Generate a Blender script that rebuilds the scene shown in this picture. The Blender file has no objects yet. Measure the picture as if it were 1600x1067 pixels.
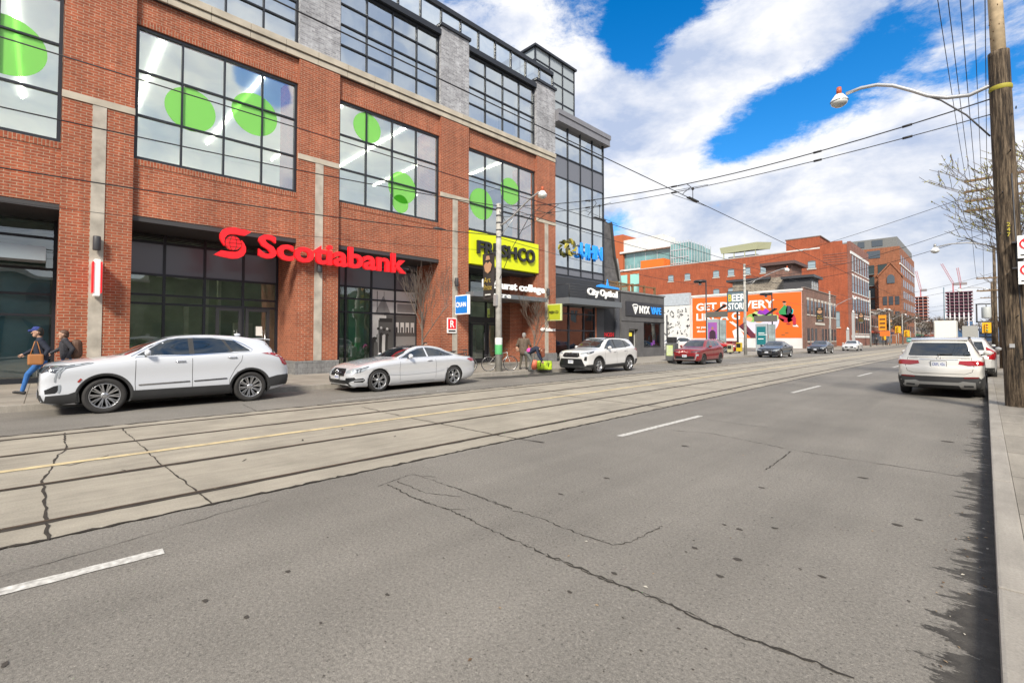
import bpy, bmesh, math, random
import numpy as np
from mathutils import Vector, Matrix
from mathutils.bvhtree import BVHTree
random.seed(7)
R=math.radians
sc=bpy.context.scene; COL=sc.collection
# ---------------------------------------------------------------- camera
F=735.; PHI=.028; PX=800.; PY=530-F*math.tan(PHI); HC=1.6
TH=math.atan(740*math.cos(PHI)/F)
cd=bpy.data.cameras.new('camera'); cam=bpy.data.objects.new('camera',cd); COL.objects.link(cam)
cd.sensor_fit='HORIZONTAL'; cd.sensor_width=36; cd.lens=36*F/1600; cd.clip_start=.05; cd.clip_end=6000
cd.shift_y=-(533.5-PY)/1600
cam.location=(0,0,HC); cam.rotation_euler=(math.pi/2+PHI,0,TH); sc.camera=cam
# ---------------------------------------------------------------- light
SUN_EL,SUN_AZ=R(40),R(143)      # azimuth measured from +Y towards +X: behind the camera, a little to the right
w=bpy.data.worlds.new('World'); sc.world=w; w.use_nodes=True
nt=w.node_tree; nt.nodes.clear(); N=nt.nodes.new; Lk=nt.links.new
def mth(op,a,b=None,c=None,cl=False):
    n=N('ShaderNodeMath'); n.operation=op; n.use_clamp=cl
    for i,v in enumerate((a,b,c)):
        if v is None: continue
        if isinstance(v,(int,float)): n.inputs[i].default_value=v
        else: Lk(v,n.inputs[i])
    return n.outputs[0]
def wmix(fac,a,b):
    n=N('ShaderNodeMix'); n.data_type='RGBA'; n.clamp_factor=True
    for i,v in ((0,fac),(6,a),(7,b)):
        if isinstance(v,(int,float)): n.inputs[i].default_value=v
        elif isinstance(v,tuple): n.inputs[i].default_value=v
        else: Lk(v,n.inputs[i])
    return n.outputs[2]
sky=N('ShaderNodeTexSky'); sky.sky_type='NISHITA'; sky.sun_disc=False; sky.sun_elevation=SUN_EL; sky.sun_rotation=SUN_AZ
sky.air_density=1.0; sky.dust_density=.3; sky.ozone_density=3.0
hs=N('ShaderNodeHueSaturation'); hs.inputs['Hue'].default_value=.502; hs.inputs['Saturation'].default_value=1.42; hs.inputs['Value'].default_value=1.45; Lk(sky.outputs[0],hs.inputs['Color'])
tc=N('ShaderNodeTexCoord'); sp=N('ShaderNodeSeparateXYZ'); Lk(tc.outputs['Generated'],sp.inputs[0])
zz=mth('MAXIMUM',sp.outputs[2],0.0); den=mth('ADD',zz,.16)
cmb=N('ShaderNodeCombineXYZ'); Lk(mth('DIVIDE',sp.outputs[0],den),cmb.inputs[0]); Lk(mth('DIVIDE',sp.outputs[1],den),cmb.inputs[1])
def noise(vec,scale,det=6,rough=.55,off=0,dist=0):
    m=N('ShaderNodeMapping'); m.inputs['Location'].default_value=(off,off*.7,off*.3); Lk(vec,m.inputs[0])
    n=N('ShaderNodeTexNoise'); n.inputs['Scale'].default_value=scale; n.inputs['Detail'].default_value=det
    n.inputs['Roughness'].default_value=rough; n.inputs['Distortion'].default_value=dist; Lk(m.outputs[0],n.inputs['Vector']); return n.outputs['Fac']
sv=N('ShaderNodeVectorMath'); sv.operation='MULTIPLY'; Lk(tc.outputs['Generated'],sv.inputs[0]); sv.inputs[1].default_value=(1,1,1.9)
nz=mth('ADD',mth('MULTIPLY',noise(sv.outputs[0],3.4,13,.66,3.1,.3),.80),mth('ADD',mth('MULTIPLY',noise(sv.outputs[0],11,10,.70,1.7,.2),.70),-.25))
# clearings: blue gaps in the cloud round given compass directions
def ray(x,y):
    c,s=math.cos(TH),math.sin(TH)
    fw=Vector((-s*math.cos(PHI),c*math.cos(PHI),math.sin(PHI))); rt=Vector((c,s,0)); up=rt.cross(fw)
    return (fw+rt*((x-PX)/F)-up*((y-PY)/F))
def blob(d,k,wt):
    d=Vector(d).normalized()
    n=N('ShaderNodeVectorMath'); n.operation='DOT_PRODUCT'; Lk(tc.outputs['Generated'],n.inputs[0]); n.inputs[1].default_value=d
    e=mth('POWER',2.718,mth('MULTIPLY',mth('SUBTRACT',n.outputs['Value'],1.0),k)); return mth('MULTIPLY',e,wt)
tot=None
for (x,y,k,wt) in ((1150,215,550,.36),(1210,190,500,.36),(1105,235,1200,.20),(1275,168,600,.26),(1330,130,700,.25),(1380,85,700,.24),(1440,30,350,.12),(1000,25,380,.44),(965,70,700,.32),(1070,0,600,.32),(1010,110,1200,.22),(1120,110,1500,.12),(960,345,1200,.26),(1000,330,1500,.10),(890,5,600,.24),(1300,170,2500,.14),(1120,322,4000,.20),(1485,262,3000,.22),(1275,318,4000,.18),(1590,80,120,.16),(1530,200,400,.08),(1450,140,700,.04),
                   (1010,215,90,-.34),(1380,260,90,-.26),(1190,80,700,-.30),(930,190,200,-.20),(1250,420,40,-.34),(1100,100,800,-.2),(960,270,500,-.20),(1300,30,900,-.10),(1050,330,900,-.1)):
    b=blob(ray(x,y),k,wt); tot=b if tot is None else mth('ADD',tot,b)
# the part of the sky the shop windows mirror (over the street towards the right): broken cloud
for (dv,k,wt) in (((.75,.35,.45),10,-.05),((.55,.75,.75),14,.03),((.62,.15,.72),30,.14),((.5,.35,.8),40,.12),((.85,.3,.3),12,-.16),((.7,.55,.3),10,-.12)):
    tot=mth('ADD',tot,blob(dv,k,wt))
for (x,y,k,wt) in ((440,140,1300,.85),(395,120,1800,.4),(240,70,900,.12),(620,30,900,.10),(450,10,900,.10),(640,80,60,-.50),(780,150,60,-.40),(555,290,600,-.3),(900,300,100,-.3),(60,110,300,-.2),(300,200,300,-.3)):
    d_=ray(x,y); tot=mth('ADD',tot,blob((-d_.x,d_.y,d_.z),k,wt))
cov=mth('SUBTRACT',nz,tot)
mr=N('ShaderNodeMapRange'); mr.interpolation_type='SMOOTHSTEP'; Lk(cov,mr.inputs[0]); mr.inputs[1].default_value=.25; mr.inputs[2].default_value=.54
shade=noise(sv.outputs[0],4.2,9,.6,9.4,.2)
sr=N('ShaderNodeMapRange'); Lk(shade,sr.inputs[0]); sr.inputs[1].default_value=.37; sr.inputs[2].default_value=.57
CL=7.6
cloud=wmix(sr.outputs[0],(.47*CL,.56*CL,.76*CL,1),(.98*CL,.98*CL,1.0*CL,1))
lowm=mth('MULTIPLY',mth('SUBTRACT',.34,zz),1.9,cl=True)
cloud=wmix(lowm,cloud,wmix(sr.outputs[0],(.56*CL,.62*CL,.70*CL,1),(.80*CL,.83*CL,.88*CL,1)))
colr=wmix(mr.outputs[0],hs.outputs[0],cloud)
bg=N('ShaderNodeBackground'); bg.inputs['Strength'].default_value=.085; Lk(colr,bg.inputs['Color'])
ow=N('ShaderNodeOutputWorld'); Lk(bg.outputs[0],ow.inputs['Surface'])
sl=bpy.data.lights.new('sun','SUN'); sl.energy=3.4; sl.angle=R(12); sl.color=(1,.92,.79)
so=bpy.data.objects.new('sun',sl); COL.objects.link(so)
sd=Vector((math.sin(SUN_AZ)*math.cos(SUN_EL),math.cos(SUN_AZ)*math.cos(SUN_EL),math.sin(SUN_EL)))
so.rotation_euler=sd.to_track_quat('Z','Y').to_euler(); so.location=(10,-20,40)
sc.view_settings.view_transform='Standard'; sc.view_settings.look='None'; sc.view_settings.exposure=.75; sc.view_settings.gamma=1
def P(x,y,X=None,Y=None,Z=None):       # a point of a real plane (kerb, facade, ground) seen in a survey direction
    d=ray(x,y); o=Vector((0,0,HC))
    t=X/d.x if X is not None else Y/d.y if Y is not None else (Z-HC)/d.z
    return o+d*t
# ---------------------------------------------------------------- helpers: materials
MATS={}
def newmat(name):
    m=bpy.data.materials.new(name); m.use_nodes=True; MATS[name]=m; return m
def mat(name,col=(.5,.5,.5),rough=.6,metal=0.,var=.0,vscale=3.,coat=0.,emit=0.,bump=0.,bscale=40.,spec=.5,vcol=None):
    if name in MATS: return MATS[name]
    m=newmat(name); nt=m.node_tree; b=nt.nodes['Principled BSDF']
    b.inputs['Base Color'].default_value=(*col,1); b.inputs['Roughness'].default_value=rough; b.inputs['Metallic'].default_value=metal
    b.inputs['Coat Weight'].default_value=coat; b.inputs['Coat Roughness'].default_value=.04; b.inputs['Specular IOR Level'].default_value=spec
    if emit: b.inputs['Emission Color'].default_value=(*col,1); b.inputs['Emission Strength'].default_value=emit
    tcn=None
    if var or bump:
        tcn=nt.nodes.new('ShaderNodeTexCoord')
    if var:
        n=nt.nodes.new('ShaderNodeTexNoise'); n.inputs['Scale'].default_value=vscale; n.inputs['Detail'].default_value=6; nt.links.new(tcn.outputs['Object'],n.inputs['Vector'])
        r=nt.nodes.new('ShaderNodeMapRange'); nt.links.new(n.outputs['Fac'],r.inputs[0]); r.inputs[1].default_value=.3; r.inputs[2].default_value=.7
        mx=nt.nodes.new('ShaderNodeMix'); mx.data_type='RGBA'; nt.links.new(r.outputs[0],mx.inputs[0])
        c2=vcol or tuple(max(0,c*(1-var)) for c in col)
        mx.inputs[6].default_value=(*c2,1); mx.inputs[7].default_value=(*[min(1,c*(1+var*.6)) for c in col],1)
        nt.links.new(mx.outputs[2],b.inputs['Base Color'])
    if bump:
        n=nt.nodes.new('ShaderNodeTexNoise'); n.inputs['Scale'].default_value=bscale; n.inputs['Detail'].default_value=4; nt.links.new(tcn.outputs['Object'],n.inputs['Vector'])
        bp=nt.nodes.new('ShaderNodeBump'); bp.inputs['Strength'].default_value=bump; bp.inputs['Distance'].default_value=.02; nt.links.new(n.outputs['Fac'],bp.inputs['Height']); nt.links.new(bp.outputs[0],b.inputs['Normal'])
    return m
def brick(name,c1,c2,mortar,bw=.25,rh=.09,ms=.010,rough=.85,big=.25,rot=False):
    if name in MATS: return MATS[name]
    m=newmat(name); nt=m.node_tree; b=nt.nodes['Principled BSDF']; b.inputs['Roughness'].default_value=rough; N=nt.nodes.new; L=nt.links.new
    uv=N('ShaderNodeUVMap'); uv.uv_map='UVMap'
    v=uv.outputs[0]
    if rot:
        mp=N('ShaderNodeMapping'); mp.inputs['Rotation'].default_value=(0,0,math.pi/2); L(v,mp.inputs[0]); v=mp.outputs[0]
    t=N('ShaderNodeTexBrick'); t.inputs['Scale'].default_value=1; t.inputs['Brick Width'].default_value=bw; t.inputs['Row Height'].default_value=rh
    t.inputs['Mortar Size'].default_value=ms; t.inputs['Mortar Smooth'].default_value=.3; t.inputs['Bias'].default_value=0
    t.inputs['Color1'].default_value=(*c1,1); t.inputs['Color2'].default_value=(*c2,1); t.inputs['Mortar'].default_value=(*mortar,1); L(v,t.inputs['Vector'])
    n=N('ShaderNodeTexNoise'); n.inputs['Scale'].default_value=.55; n.inputs['Detail'].default_value=7; n.inputs['Roughness'].default_value=.65; L(uv.outputs[0],n.inputs['Vector'])
    r=N('ShaderNodeMapRange'); L(n.outputs['Fac'],r.inputs[0]); r.inputs[1].default_value=.3; r.inputs[2].default_value=.7; r.inputs[3].default_value=1-big; r.inputs[4].default_value=1+big*.5
    n2=N('ShaderNodeTexNoise'); n2.inputs['Scale'].default_value=9; n2.inputs['Detail'].default_value=3; L(uv.outputs[0],n2.inputs['Vector'])
    r2=N('ShaderNodeMapRange'); L(n2.outputs['Fac'],r2.inputs[0]); r2.inputs[1].default_value=.3; r2.inputs[2].default_value=.7; r2.inputs[3].default_value=.82; r2.inputs[4].default_value=1.15
    mp3=N('ShaderNodeMapping'); mp3.inputs['Scale'].default_value=(2.2,.16,1); L(uv.outputs[0],mp3.inputs[0])
    n3=N('ShaderNodeTexNoise'); n3.inputs['Scale'].default_value=1.6; n3.inputs['Detail'].default_value=6; n3.inputs['Roughness'].default_value=.7; L(mp3.outputs[0],n3.inputs['Vector'])
    r3=N('ShaderNodeMapRange'); L(n3.outputs['Fac'],r3.inputs[0]); r3.inputs[1].default_value=.35; r3.inputs[2].default_value=.62; r3.inputs[3].default_value=.80; r3.inputs[4].default_value=1.06
    m0=N('ShaderNodeMath'); m0.operation='MULTIPLY'; L(r2.outputs[0],m0.inputs[0]); L(r3.outputs[0],m0.inputs[1])
    mm=N('ShaderNodeMath'); mm.operation='MULTIPLY'; L(r.outputs[0],mm.inputs[0]); L(m0.outputs[0],mm.inputs[1])
    vm=N('ShaderNodeVectorMath'); vm.operation='SCALE'; L(t.outputs['Color'],vm.inputs[0]); L(mm.outputs[0],vm.inputs['Scale']); L(vm.outputs[0],b.inputs['Base Color'])
    bp=N('ShaderNodeBump'); bp.inputs['Strength'].default_value=.5; bp.inputs['Distance'].default_value=.006; bp.invert=True; L(t.outputs['Fac'],bp.inputs['Height']); L(bp.outputs[0],b.inputs['Normal'])
    return m
def glassy(name,tint=(.75,.85,.85),refl=.25,rough=.01,gcol=(.95,1,1)):
    if name in MATS: return MATS[name]
    m=newmat(name); nt=m.node_tree; nt.nodes.clear(); N=nt.nodes.new; L=nt.links.new
    t=N('ShaderNodeBsdfTransparent'); t.inputs[0].default_value=(*tint,1)
    g=N('ShaderNodeBsdfGlossy'); g.inputs[0].default_value=(*gcol,1); g.inputs['Roughness'].default_value=rough
    tcn=N('ShaderNodeTexCoord'); n=N('ShaderNodeTexNoise'); n.inputs['Scale'].default_value=.7; n.inputs['Detail'].default_value=1; L(tcn.outputs['Object'],n.inputs['Vector'])
    bp=N('ShaderNodeBump'); bp.inputs['Strength'].default_value=.05; bp.inputs['Distance'].default_value=.3; L(n.outputs['Fac'],bp.inputs['Height']); L(bp.outputs[0],g.inputs['Normal'])
    fr=N('ShaderNodeFresnel'); fr.inputs[0].default_value=1.5
    a=N('ShaderNodeMath'); a.operation='MULTIPLY_ADD'; a.use_clamp=True; L(fr.outputs[0],a.inputs[0]); a.inputs[1].default_value=1.6; a.inputs[2].default_value=refl
    mx=N('ShaderNodeMixShader'); L(a.outputs[0],mx.inputs[0]); L(t.outputs[0],mx.inputs[1]); L(g.outputs[0],mx.inputs[2])
    o=N('ShaderNodeOutputMaterial'); L(mx.outputs[0],o.inputs[0]); return m
# ---------------------------------------------------------------- helpers: objects
def tag(o,label=None,cat=None,group=None,kind=None):
    if label: o['label']=label
    if cat: o['category']=cat
    if group: o['group']=group
    if kind: o['kind']=kind
    return o
def thing(name,label,cat,loc=(0,0,0),rz=0,group=None):
    o=bpy.data.objects.new(name,None); COL.objects.link(o); o.location=loc; o.rotation_euler=(0,0,rz); o.empty_display_size=.3
    return tag(o,label,cat,group)
def dup(root,loc=None,rz=None,label=None,group=None,scale=None):
    r=root.copy(); COL.objects.link(r)
    if loc is not None: r.location=loc
    if rz is not None: r.rotation_euler=(0,0,rz)
    if scale: r.scale=scale
    if label: r['label']=label
    if group: r['group']=group
    for ch in list(root.children):
        c=ch.copy(); COL.objects.link(c); c.parent=r
        for g in list(ch.children):
            d=g.copy(); COL.objects.link(d); d.parent=c
    return r
class MB:
    """collects vertices and faces; world=True means coordinates are world ones, to be made local to the parent"""
    def __init__(s): s.v=[]; s.f=[]; s.m=[]; s.k=0; s.sm=[]
    def mi(s,k): s.k=k; return s
    def add(s,vs,fs,smooth=False):
        o=len(s.v); s.v+= [tuple(v) for v in vs]
        for f in fs: s.f.append([i+o for i in f]); s.m.append(s.k); s.sm.append(smooth)
        return s
    def box(s,x0,x1,y0,y1,z0,z1):
        if x0>x1:x0,x1=x1,x0
        if y0>y1:y0,y1=y1,y0
        if z0>z1:z0,z1=z1,z0
        return s.add([(x0,y0,z0),(x1,y0,z0),(x1,y1,z0),(x0,y1,z0),(x0,y0,z1),(x1,y0,z1),(x1,y1,z1),(x0,y1,z1)],
              [(0,3,2,1),(4,5,6,7),(0,1,5,4),(1,2,6,5),(2,3,7,6),(3,0,4,7)])
    def quad(s,*vs): return s.add(vs,[tuple(range(len(vs)))])
    def obox(s,c,ax,ay,az,hx,hy,hz):
        c,ax,ay,az=Vector(c),Vector(ax).normalized()*hx,Vector(ay).normalized()*hy,Vector(az).normalized()*hz
        vs=[c+ax*a+ay*b+az*d for d in(-1,1) for b in (-1,1) for a in (-1,1)]
        return s.add(vs,[(0,2,3,1),(4,5,7,6),(0,1,5,4),(1,3,7,5),(3,2,6,7),(2,0,4,6)])
    def prism(s,poly,fn,d0,d1):
        """poly of (a,b) extruded from d0 to d1; fn(a,b,d)->xyz"""
        n=len(poly); vs=[fn(a,b,d0) for a,b in poly]+[fn(a,b,d1) for a,b in poly]
        return s.add(vs,[tuple(range(n))[::-1],tuple(range(n,2*n))]+[(i,(i+1)%n,n+(i+1)%n,n+i) for i in range(n)])
    def tube(s,pts,r,n=8,cap=True):
        pts=[Vector(p) for p in pts]; rr=r if isinstance(r,(list,tuple)) else [r]*len(pts)
        o=len(s.v); vs=[]; fs=[]; ref=None
        for i,p in enumerate(pts):
            t=(pts[min(i+1,len(pts)-1)]-pts[max(i-1,0)]).normalized()
            if ref is None: ref=Vector((0,0,1)) if abs(t.z)<.9 else Vector((1,0,0))
            a=t.cross(ref); 
            if a.length<1e-4: a=t.orthogonal()
            a.normalize(); b=t.cross(a).normalized(); ref=-b if False else ref
            for k in range(n):
                an=2*math.pi*k/n; vs.append(p+(a*math.cos(an)+b*math.sin(an))*rr[i])
        for i in range(len(pts)-1):
            for k in range(n): fs.append((i*n+k,i*n+(k+1)%n,(i+1)*n+(k+1)%n,(i+1)*n+k))
        if cap: fs.append(tuple(range(n))[::-1]); fs.append(tuple(range((len(pts)-1)*n,len(pts)*n)))
        return s.add(vs,fs,n>4)
    def lathe(s,c,prof,n=16,axis="Z",cap=True):
        """prof list of (r,h)"""
        vs=[];fs=[]
        for r,h in prof:
            for k in range(n):
                a=2*math.pi*k/n; x,y=r*math.cos(a),r*math.sin(a)
                vs.append((c[0]+x,c[1]+y,c[2]+h) if axis=='Z' else (c[0]+h,c[1]+x,c[2]+y) if axis=='X' else (c[0]+x,c[1]+h,c[2]+y))
        for i in range(len(prof)-1):
            for k in range(n): fs.append((i*n+k,i*n+(k+1)%n,(i+1)*n+(k+1)%n,(i+1)*n+k))
        if cap and prof[0][0]>1e-4: fs.append(tuple(range(n))[::-1])
        if cap and prof[-1][0]>1e-4: fs.append(tuple(range((len(prof)-1)*n,len(prof)*n)))
        return s.add(vs,fs,True)
    def sph(s,c,r,n=12,sc3=(1,1,1)):
        pr=[(math.sin(math.pi*i/(n//2)),-math.cos(math.pi*i/(n//2))) for i in range(n//2+1)]
        vs=[];fs=[]
        for a,h in pr:
            for k in range(n):
                t=2*math.pi*k/n; vs.append((c[0]+r*sc3[0]*a*math.cos(t),c[1]+r*sc3[1]*a*math.sin(t),c[2]+r*sc3[2]*h))
        for i in range(len(pr)-1):
            for k in range(n): fs.append((i*n+k,i*n+(k+1)%n,(i+1)*n+(k+1)%n,(i+1)*n+k))
        return s.add(vs,fs,True)
    def build(s,name,mats,parent=None,bevel=0,fix=False,local=False,**tg):
        if not isinstance(mats,(list,tuple)): mats=[mats]
        me=bpy.data.meshes.new(name); off=Vector((0,0,0))
        V=s.v
        if not local:
            if parent is not None:
                p=parent; off=Vector((0,0,0))
                while p is not None: off=off+p.location; p=p.parent
            else:
                a=np.array(s.v); off=Vector(((a[:,0].min()+a[:,0].max())/2,(a[:,1].min()+a[:,1].max())/2,a[:,2].min()))
            V=[(v[0]-off.x,v[1]-off.y,v[2]-off.z) for v in s.v]
        me.from_pydata(V,[],s.f); 
        for m in mats: me.materials.append(m)
        me.polygons.foreach_set('material_index',s.m); me.polygons.foreach_set('use_smooth',s.sm)
        if fix or bevel:
            bm=bmesh.new(); bm.from_mesh(me)
            if fix: bmesh.ops.recalc_face_normals(bm,faces=bm.faces)
            if bevel:
                bmesh.ops.remove_doubles(bm,verts=bm.verts,dist=1e-4)
                bmesh.ops.bevel(bm,geom=[e for e in bm.edges if e.is_manifold and e.calc_face_angle(0)>.5],offset=bevel,segments=2,affect='EDGES',profile=.6,clamp_overlap=True)
            bm.to_mesh(me); bm.free()
        me.update(); boxuv(me,off)
        o=bpy.data.objects.new(name,me); COL.objects.link(o)
        if parent is not None: o.parent=parent
        elif not local: o.location=off
        return tag(o,**tg)
def boxuv(me,off=Vector((0,0,0))):
    n=len(me.loops)
    if n==0: return
    uvl=me.uv_layers.new(name='UVMap')
    co=np.empty(len(me.vertices)*3); me.vertices.foreach_get('co',co); co=co.reshape(-1,3)+np.array(off)
    li=np.empty(n,dtype=np.int32); me.loops.foreach_get('vertex_index',li)
    pn=np.empty(len(me.polygons)*3); me.polygons.foreach_get('normal',pn); pn=np.abs(pn.reshape(-1,3))
    lt=np.empty(len(me.polygons),dtype=np.int32); me.polygons.foreach_get('loop_total',lt)
    ax=np.repeat(pn.argmax(1),lt); c=co[li]
    uv=np.where((ax==0)[:,None],c[:,[1,2]],np.where((ax==1)[:,None],c[:,[0,2]],c[:,[0,1]]))
    uvl.data.foreach_set('uv',uv.astype(np.float32).ravel())
def one(name,mb,mats,label,cat,group=None,kind=None,**k):
    return mb.build(name,mats,None,label=label,cat=cat,group=group,kind=kind,**k)
def text_bm(body,bold=0.0,ext=.0):
    cu=bpy.data.curves.new('lettering','FONT'); cu.body=body; cu.size=1; cu.extrude=.05; cu.offset=bold; cu.resolution_u=3
    o=bpy.data.objects.new('lettering',cu); COL.objects.link(o)
    dg=bpy.context.evaluated_depsgraph_get(); dg.update(); me=bpy.data.meshes.new_from_object(o.evaluated_get(dg))
    v=np.array([x.co[:] for x in me.vertices]); f=[list(p.vertices) for p in me.polygons]
    bpy.data.objects.remove(o); bpy.data.curves.remove(cu); bpy.data.meshes.remove(me); return v,f
def lettering(mb,body,org,xd,zd,width,height,depth,bold=.0,slant=0,hfix=None):
    """adds letters into mb: lower-left corner at org, reading along xd, up zd, standing proud along xd x zd by depth"""
    v,f=text_bm(body,bold); x,y,z=v[:,0],v[:,1],v[:,2]
    x=(x-x.min())/(x.max()-x.min())*width; y=(y-y.min())/(y.max()-y.min())*height; z=(z-z.min())/(z.max()-z.min())*depth
    x=x+slant*y
    xd,zd=Vector(xd).normalized(),Vector(zd).normalized(); nd=xd.cross(zd); o=Vector(org)
    return mb.add([o+xd*a+zd*b+nd*c for a,b,c in zip(x,y,z)],f)
XW=((0,1,0),(0,0,1))    # reading frame of the street facade on the left (faces +X)
YW=((1,0,0),(0,0,1))    # reading frame of a wall facing -Y
def disc(mb,c,r,xd,zd,t=.01,n=32,sx=1):
    xd,zd=Vector(xd),Vector(zd); nd=xd.cross(zd); c=Vector(c)
    return mb.prism([(r*sx*math.cos(2*math.pi*i/n),r*math.sin(2*math.pi*i/n)) for i in range(n)],lambda a,b,d:c+xd*a+zd*b+nd*d,0,t)
# ================================================================ the ground
def ground_mat(name,base,kind):
    m=newmat(name); nt=m.node_tree; b=nt.nodes['Principled BSDF']; N=nt.nodes.new; L=nt.links.new
    uv=N('ShaderNodeUVMap'); uv.uv_map='UVMap'; U=uv.outputs[0]
    def nz(sc,det=4,ro=.55,vec=None,sx=1,sy=1):
        mp=N('ShaderNodeMapping'); mp.inputs['Scale'].default_value=(sx,sy,1); L(vec or U,mp.inputs[0])
        n=N('ShaderNodeTexNoise'); n.inputs['Scale'].default_value=sc; n.inputs['Detail'].default_value=det; n.inputs['Roughness'].default_value=ro; L(mp.outputs[0],n.inputs['Vector']); return n.outputs['Fac']
    def rng(v,a,c,d,e,sm=False):
        r=N('ShaderNodeMapRange'); L(v,r.inputs[0]); 
        if sm: r.interpolation_type='SMOOTHSTEP'
        for i,x in enumerate((a,c,d,e)): r.inputs[1+i].default_value=x
        return r.outputs[0]
    def M(op,a,c):
        n=N('ShaderNodeMath'); n.operation=op
        for i,v in enumerate((a,c)):
            if isinstance(v,(int,float)): n.inputs[i].default_value=v
            else: L(v,n.inputs[i])
        return n.outputs[0]
    def mix(f,a,c):
        n=N('ShaderNodeMix'); n.data_type='RGBA'; L(f,n.inputs[0])
        for i,v in ((6,a),(7,c)):
            if isinstance(v,tuple): n.inputs[i].default_value=(*v,1)
            else: L(v,n.inputs[i])
        return n.outputs[2]
    if kind=='asphalt':
        k=M('MULTIPLY',rng(nz(.45,6,.6),.3,.7,.84,1.14),M('MULTIPLY',rng(nz(46,7,.95),.35,.65,.42,1.56),rng(nz(150,3,.8),.34,.66,.75,1.25)))
        k=M('MULTIPLY',k,rng(nz(1.15,4,.6,sy=.06),.32,.68,.86,1.10))
        vo=N('ShaderNodeTexVoronoi'); vo.inputs['Scale'].default_value=95; L(U,vo.inputs['Vector'])
        sp=N('ShaderNodeSeparateColor'); L(vo.outputs['Color'],sp.inputs[0])
        k=M('MULTIPLY',k,rng(sp.outputs[0],.96,.99,1,1.28))
        k=M('MULTIPLY',k,rng(sp.outputs[1],.05,.0,1,.55))
        vs=N('ShaderNodeVectorMath'); vs.operation='SCALE'; vs.inputs[0].default_value=base; L(k,vs.inputs['Scale']); c=vs.outputs[0]
        sx=N('ShaderNodeSeparateXYZ'); L(U,sx.inputs[0])
        # oily gutter stain along the kerb with ragged fingers
        e=M('ADD',M('MULTIPLY',nz(3.2,8,.75,sx=.8,sy=2.2),1.1),M('MULTIPLY',nz(.5,2),.55))
        edge=M('SUBTRACT',-.02,e)      # stain where x > -0.02-e+...
        msk=rng(M('SUBTRACT',sx.outputs[0],M('ADD',edge,.68)),0,.035,0,1,True)
        c=mix(M('MULTIPLY',msk,rng(nz(9,4),.25,.7,1,.72)),c,(.024,.021,.018))
        # paler, sandier lane next to the gutter
        L(c,b.inputs['Base Color']); b.inputs['Roughness'].default_value=.82
        bp=N('ShaderNodeBump'); bp.inputs['Strength'].default_value=.55; bp.inputs['Distance'].default_value=.006; L(nz(95,3,.7),bp.inputs['Height']); L(bp.outputs[0],b.inputs['Normal'])
    else:
        k=M('MULTIPLY',rng(nz(.9,7,.62),.28,.72,.76,1.15),rng(nz(60,3,.8),.3,.7,.84,1.14))
        k=M('MULTIPLY',k,rng(nz(3.0,5,.7,sx=2.2,sy=.35),.3,.68,.80,1.08))
        vs=N('ShaderNodeVectorMath'); vs.operation='SCALE'; vs.inputs[0].default_value=base; L(k,vs.inputs['Scale']); c=vs.outputs[0]
        if kind=='slabs':
            t=N('ShaderNodeTexBrick'); t.offset=0; t.inputs['Scale'].default_value=1; t.inputs['Brick Width'].default_value=1.52; t.inputs['Row Height'].default_value=1.52
            t.inputs['Mortar Size'].default_value=.009; t.inputs['Color1'].default_value=(1,1,1,1); t.inputs['Color2'].default_value=(.86,.86,.86,1); t.inputs['Mortar'].default_value=(.30,.28,.25,1)
            mp=N('ShaderNodeMapping'); mp.inputs['Location'].default_value=(.55,.3,0); L(U,mp.inputs[0]); L(mp.outputs[0],t.inputs['Vector'])
            vm=N('ShaderNodeVectorMath'); vm.operation='MULTIPLY'; L(c,vm.inputs[0]); L(t.outputs['Color'],vm.inputs[1]); c=vm.outputs[0]
        L(c,b.inputs['Base Color']); b.inputs['Roughness'].default_value=.8
        bp=N('ShaderNodeBump'); bp.inputs['Strength'].default_value=.35; bp.inputs['Distance'].default_value=.005; L(nz(60,4,.7),bp.inputs['Height']); L(bp.outputs[0],b.inputs['Normal'])
    return m
ASPH=ground_mat('asphalt',(.182,.169,.150),'asphalt')
CONC=ground_mat('track_concrete',(.340,.308,.252),'plain')
WALK=ground_mat('sidewalk_concrete',(.33,.30,.255),'slabs')
KERBM=ground_mat('kerb_concrete',(.33,.305,.27),'plain')
DIRT=mat('joint_dirt',(.035,.028,.022),.95,var=.4,vscale=9)
LINEW=mat('road_paint_white',(.58,.57,.54),.7,var=.28,vscale=22,vcol=(.30,.29,.27))
LINEY=mat('road_paint_yellow',(.60,.49,.27),.75,var=.3,vscale=6,vcol=(.42,.34,.22))
RAIL=mat('rail_steel',(.16,.12,.09),.45,metal=.7,var=.3,vscale=5)
KX=-15.1
b=MB(); b.quad((-900,-300,-.03),(900,-300,-.03),(900,1500,-.03),(-900,1500,-.03)); one('ground',b,mat('ground_grey',(.16,.155,.14),.9,var=.2,vscale=.2),None,None,kind='structure')
def sheet(name,x0,x1,y0,y1,z,m,ny=None):
    b=MB(); b.quad((x0,y0,z),(x1,y0,z),(x1,y1,z),(x0,y1,z)); return one(name,b,m,None,None,kind='structure')
sheet('road_near_lanes',-5.32,.02,-14,420,0,ASPH); sheet('road_far_lane',KX,-11.38,-14,420,0,ASPH)
sheet('track_bed',-11.38,-5.32,-14,420,.006,CONC)
b=MB(); b.box(-34,KX-.18,-14,84,-.02,.15); one('sidewalk_left',b,WALK,None,None,kind='structure')
b=MB(); b.box(-60,KX-.18,84,330,-.02,.148); one('sidewalk_far',b,WALK,None,None,kind='structure')
b=MB(); b.box(.17,6,-14,330,-.02,.15); one('sidewalk_right',b,WALK,None,None,kind='structure')
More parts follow.
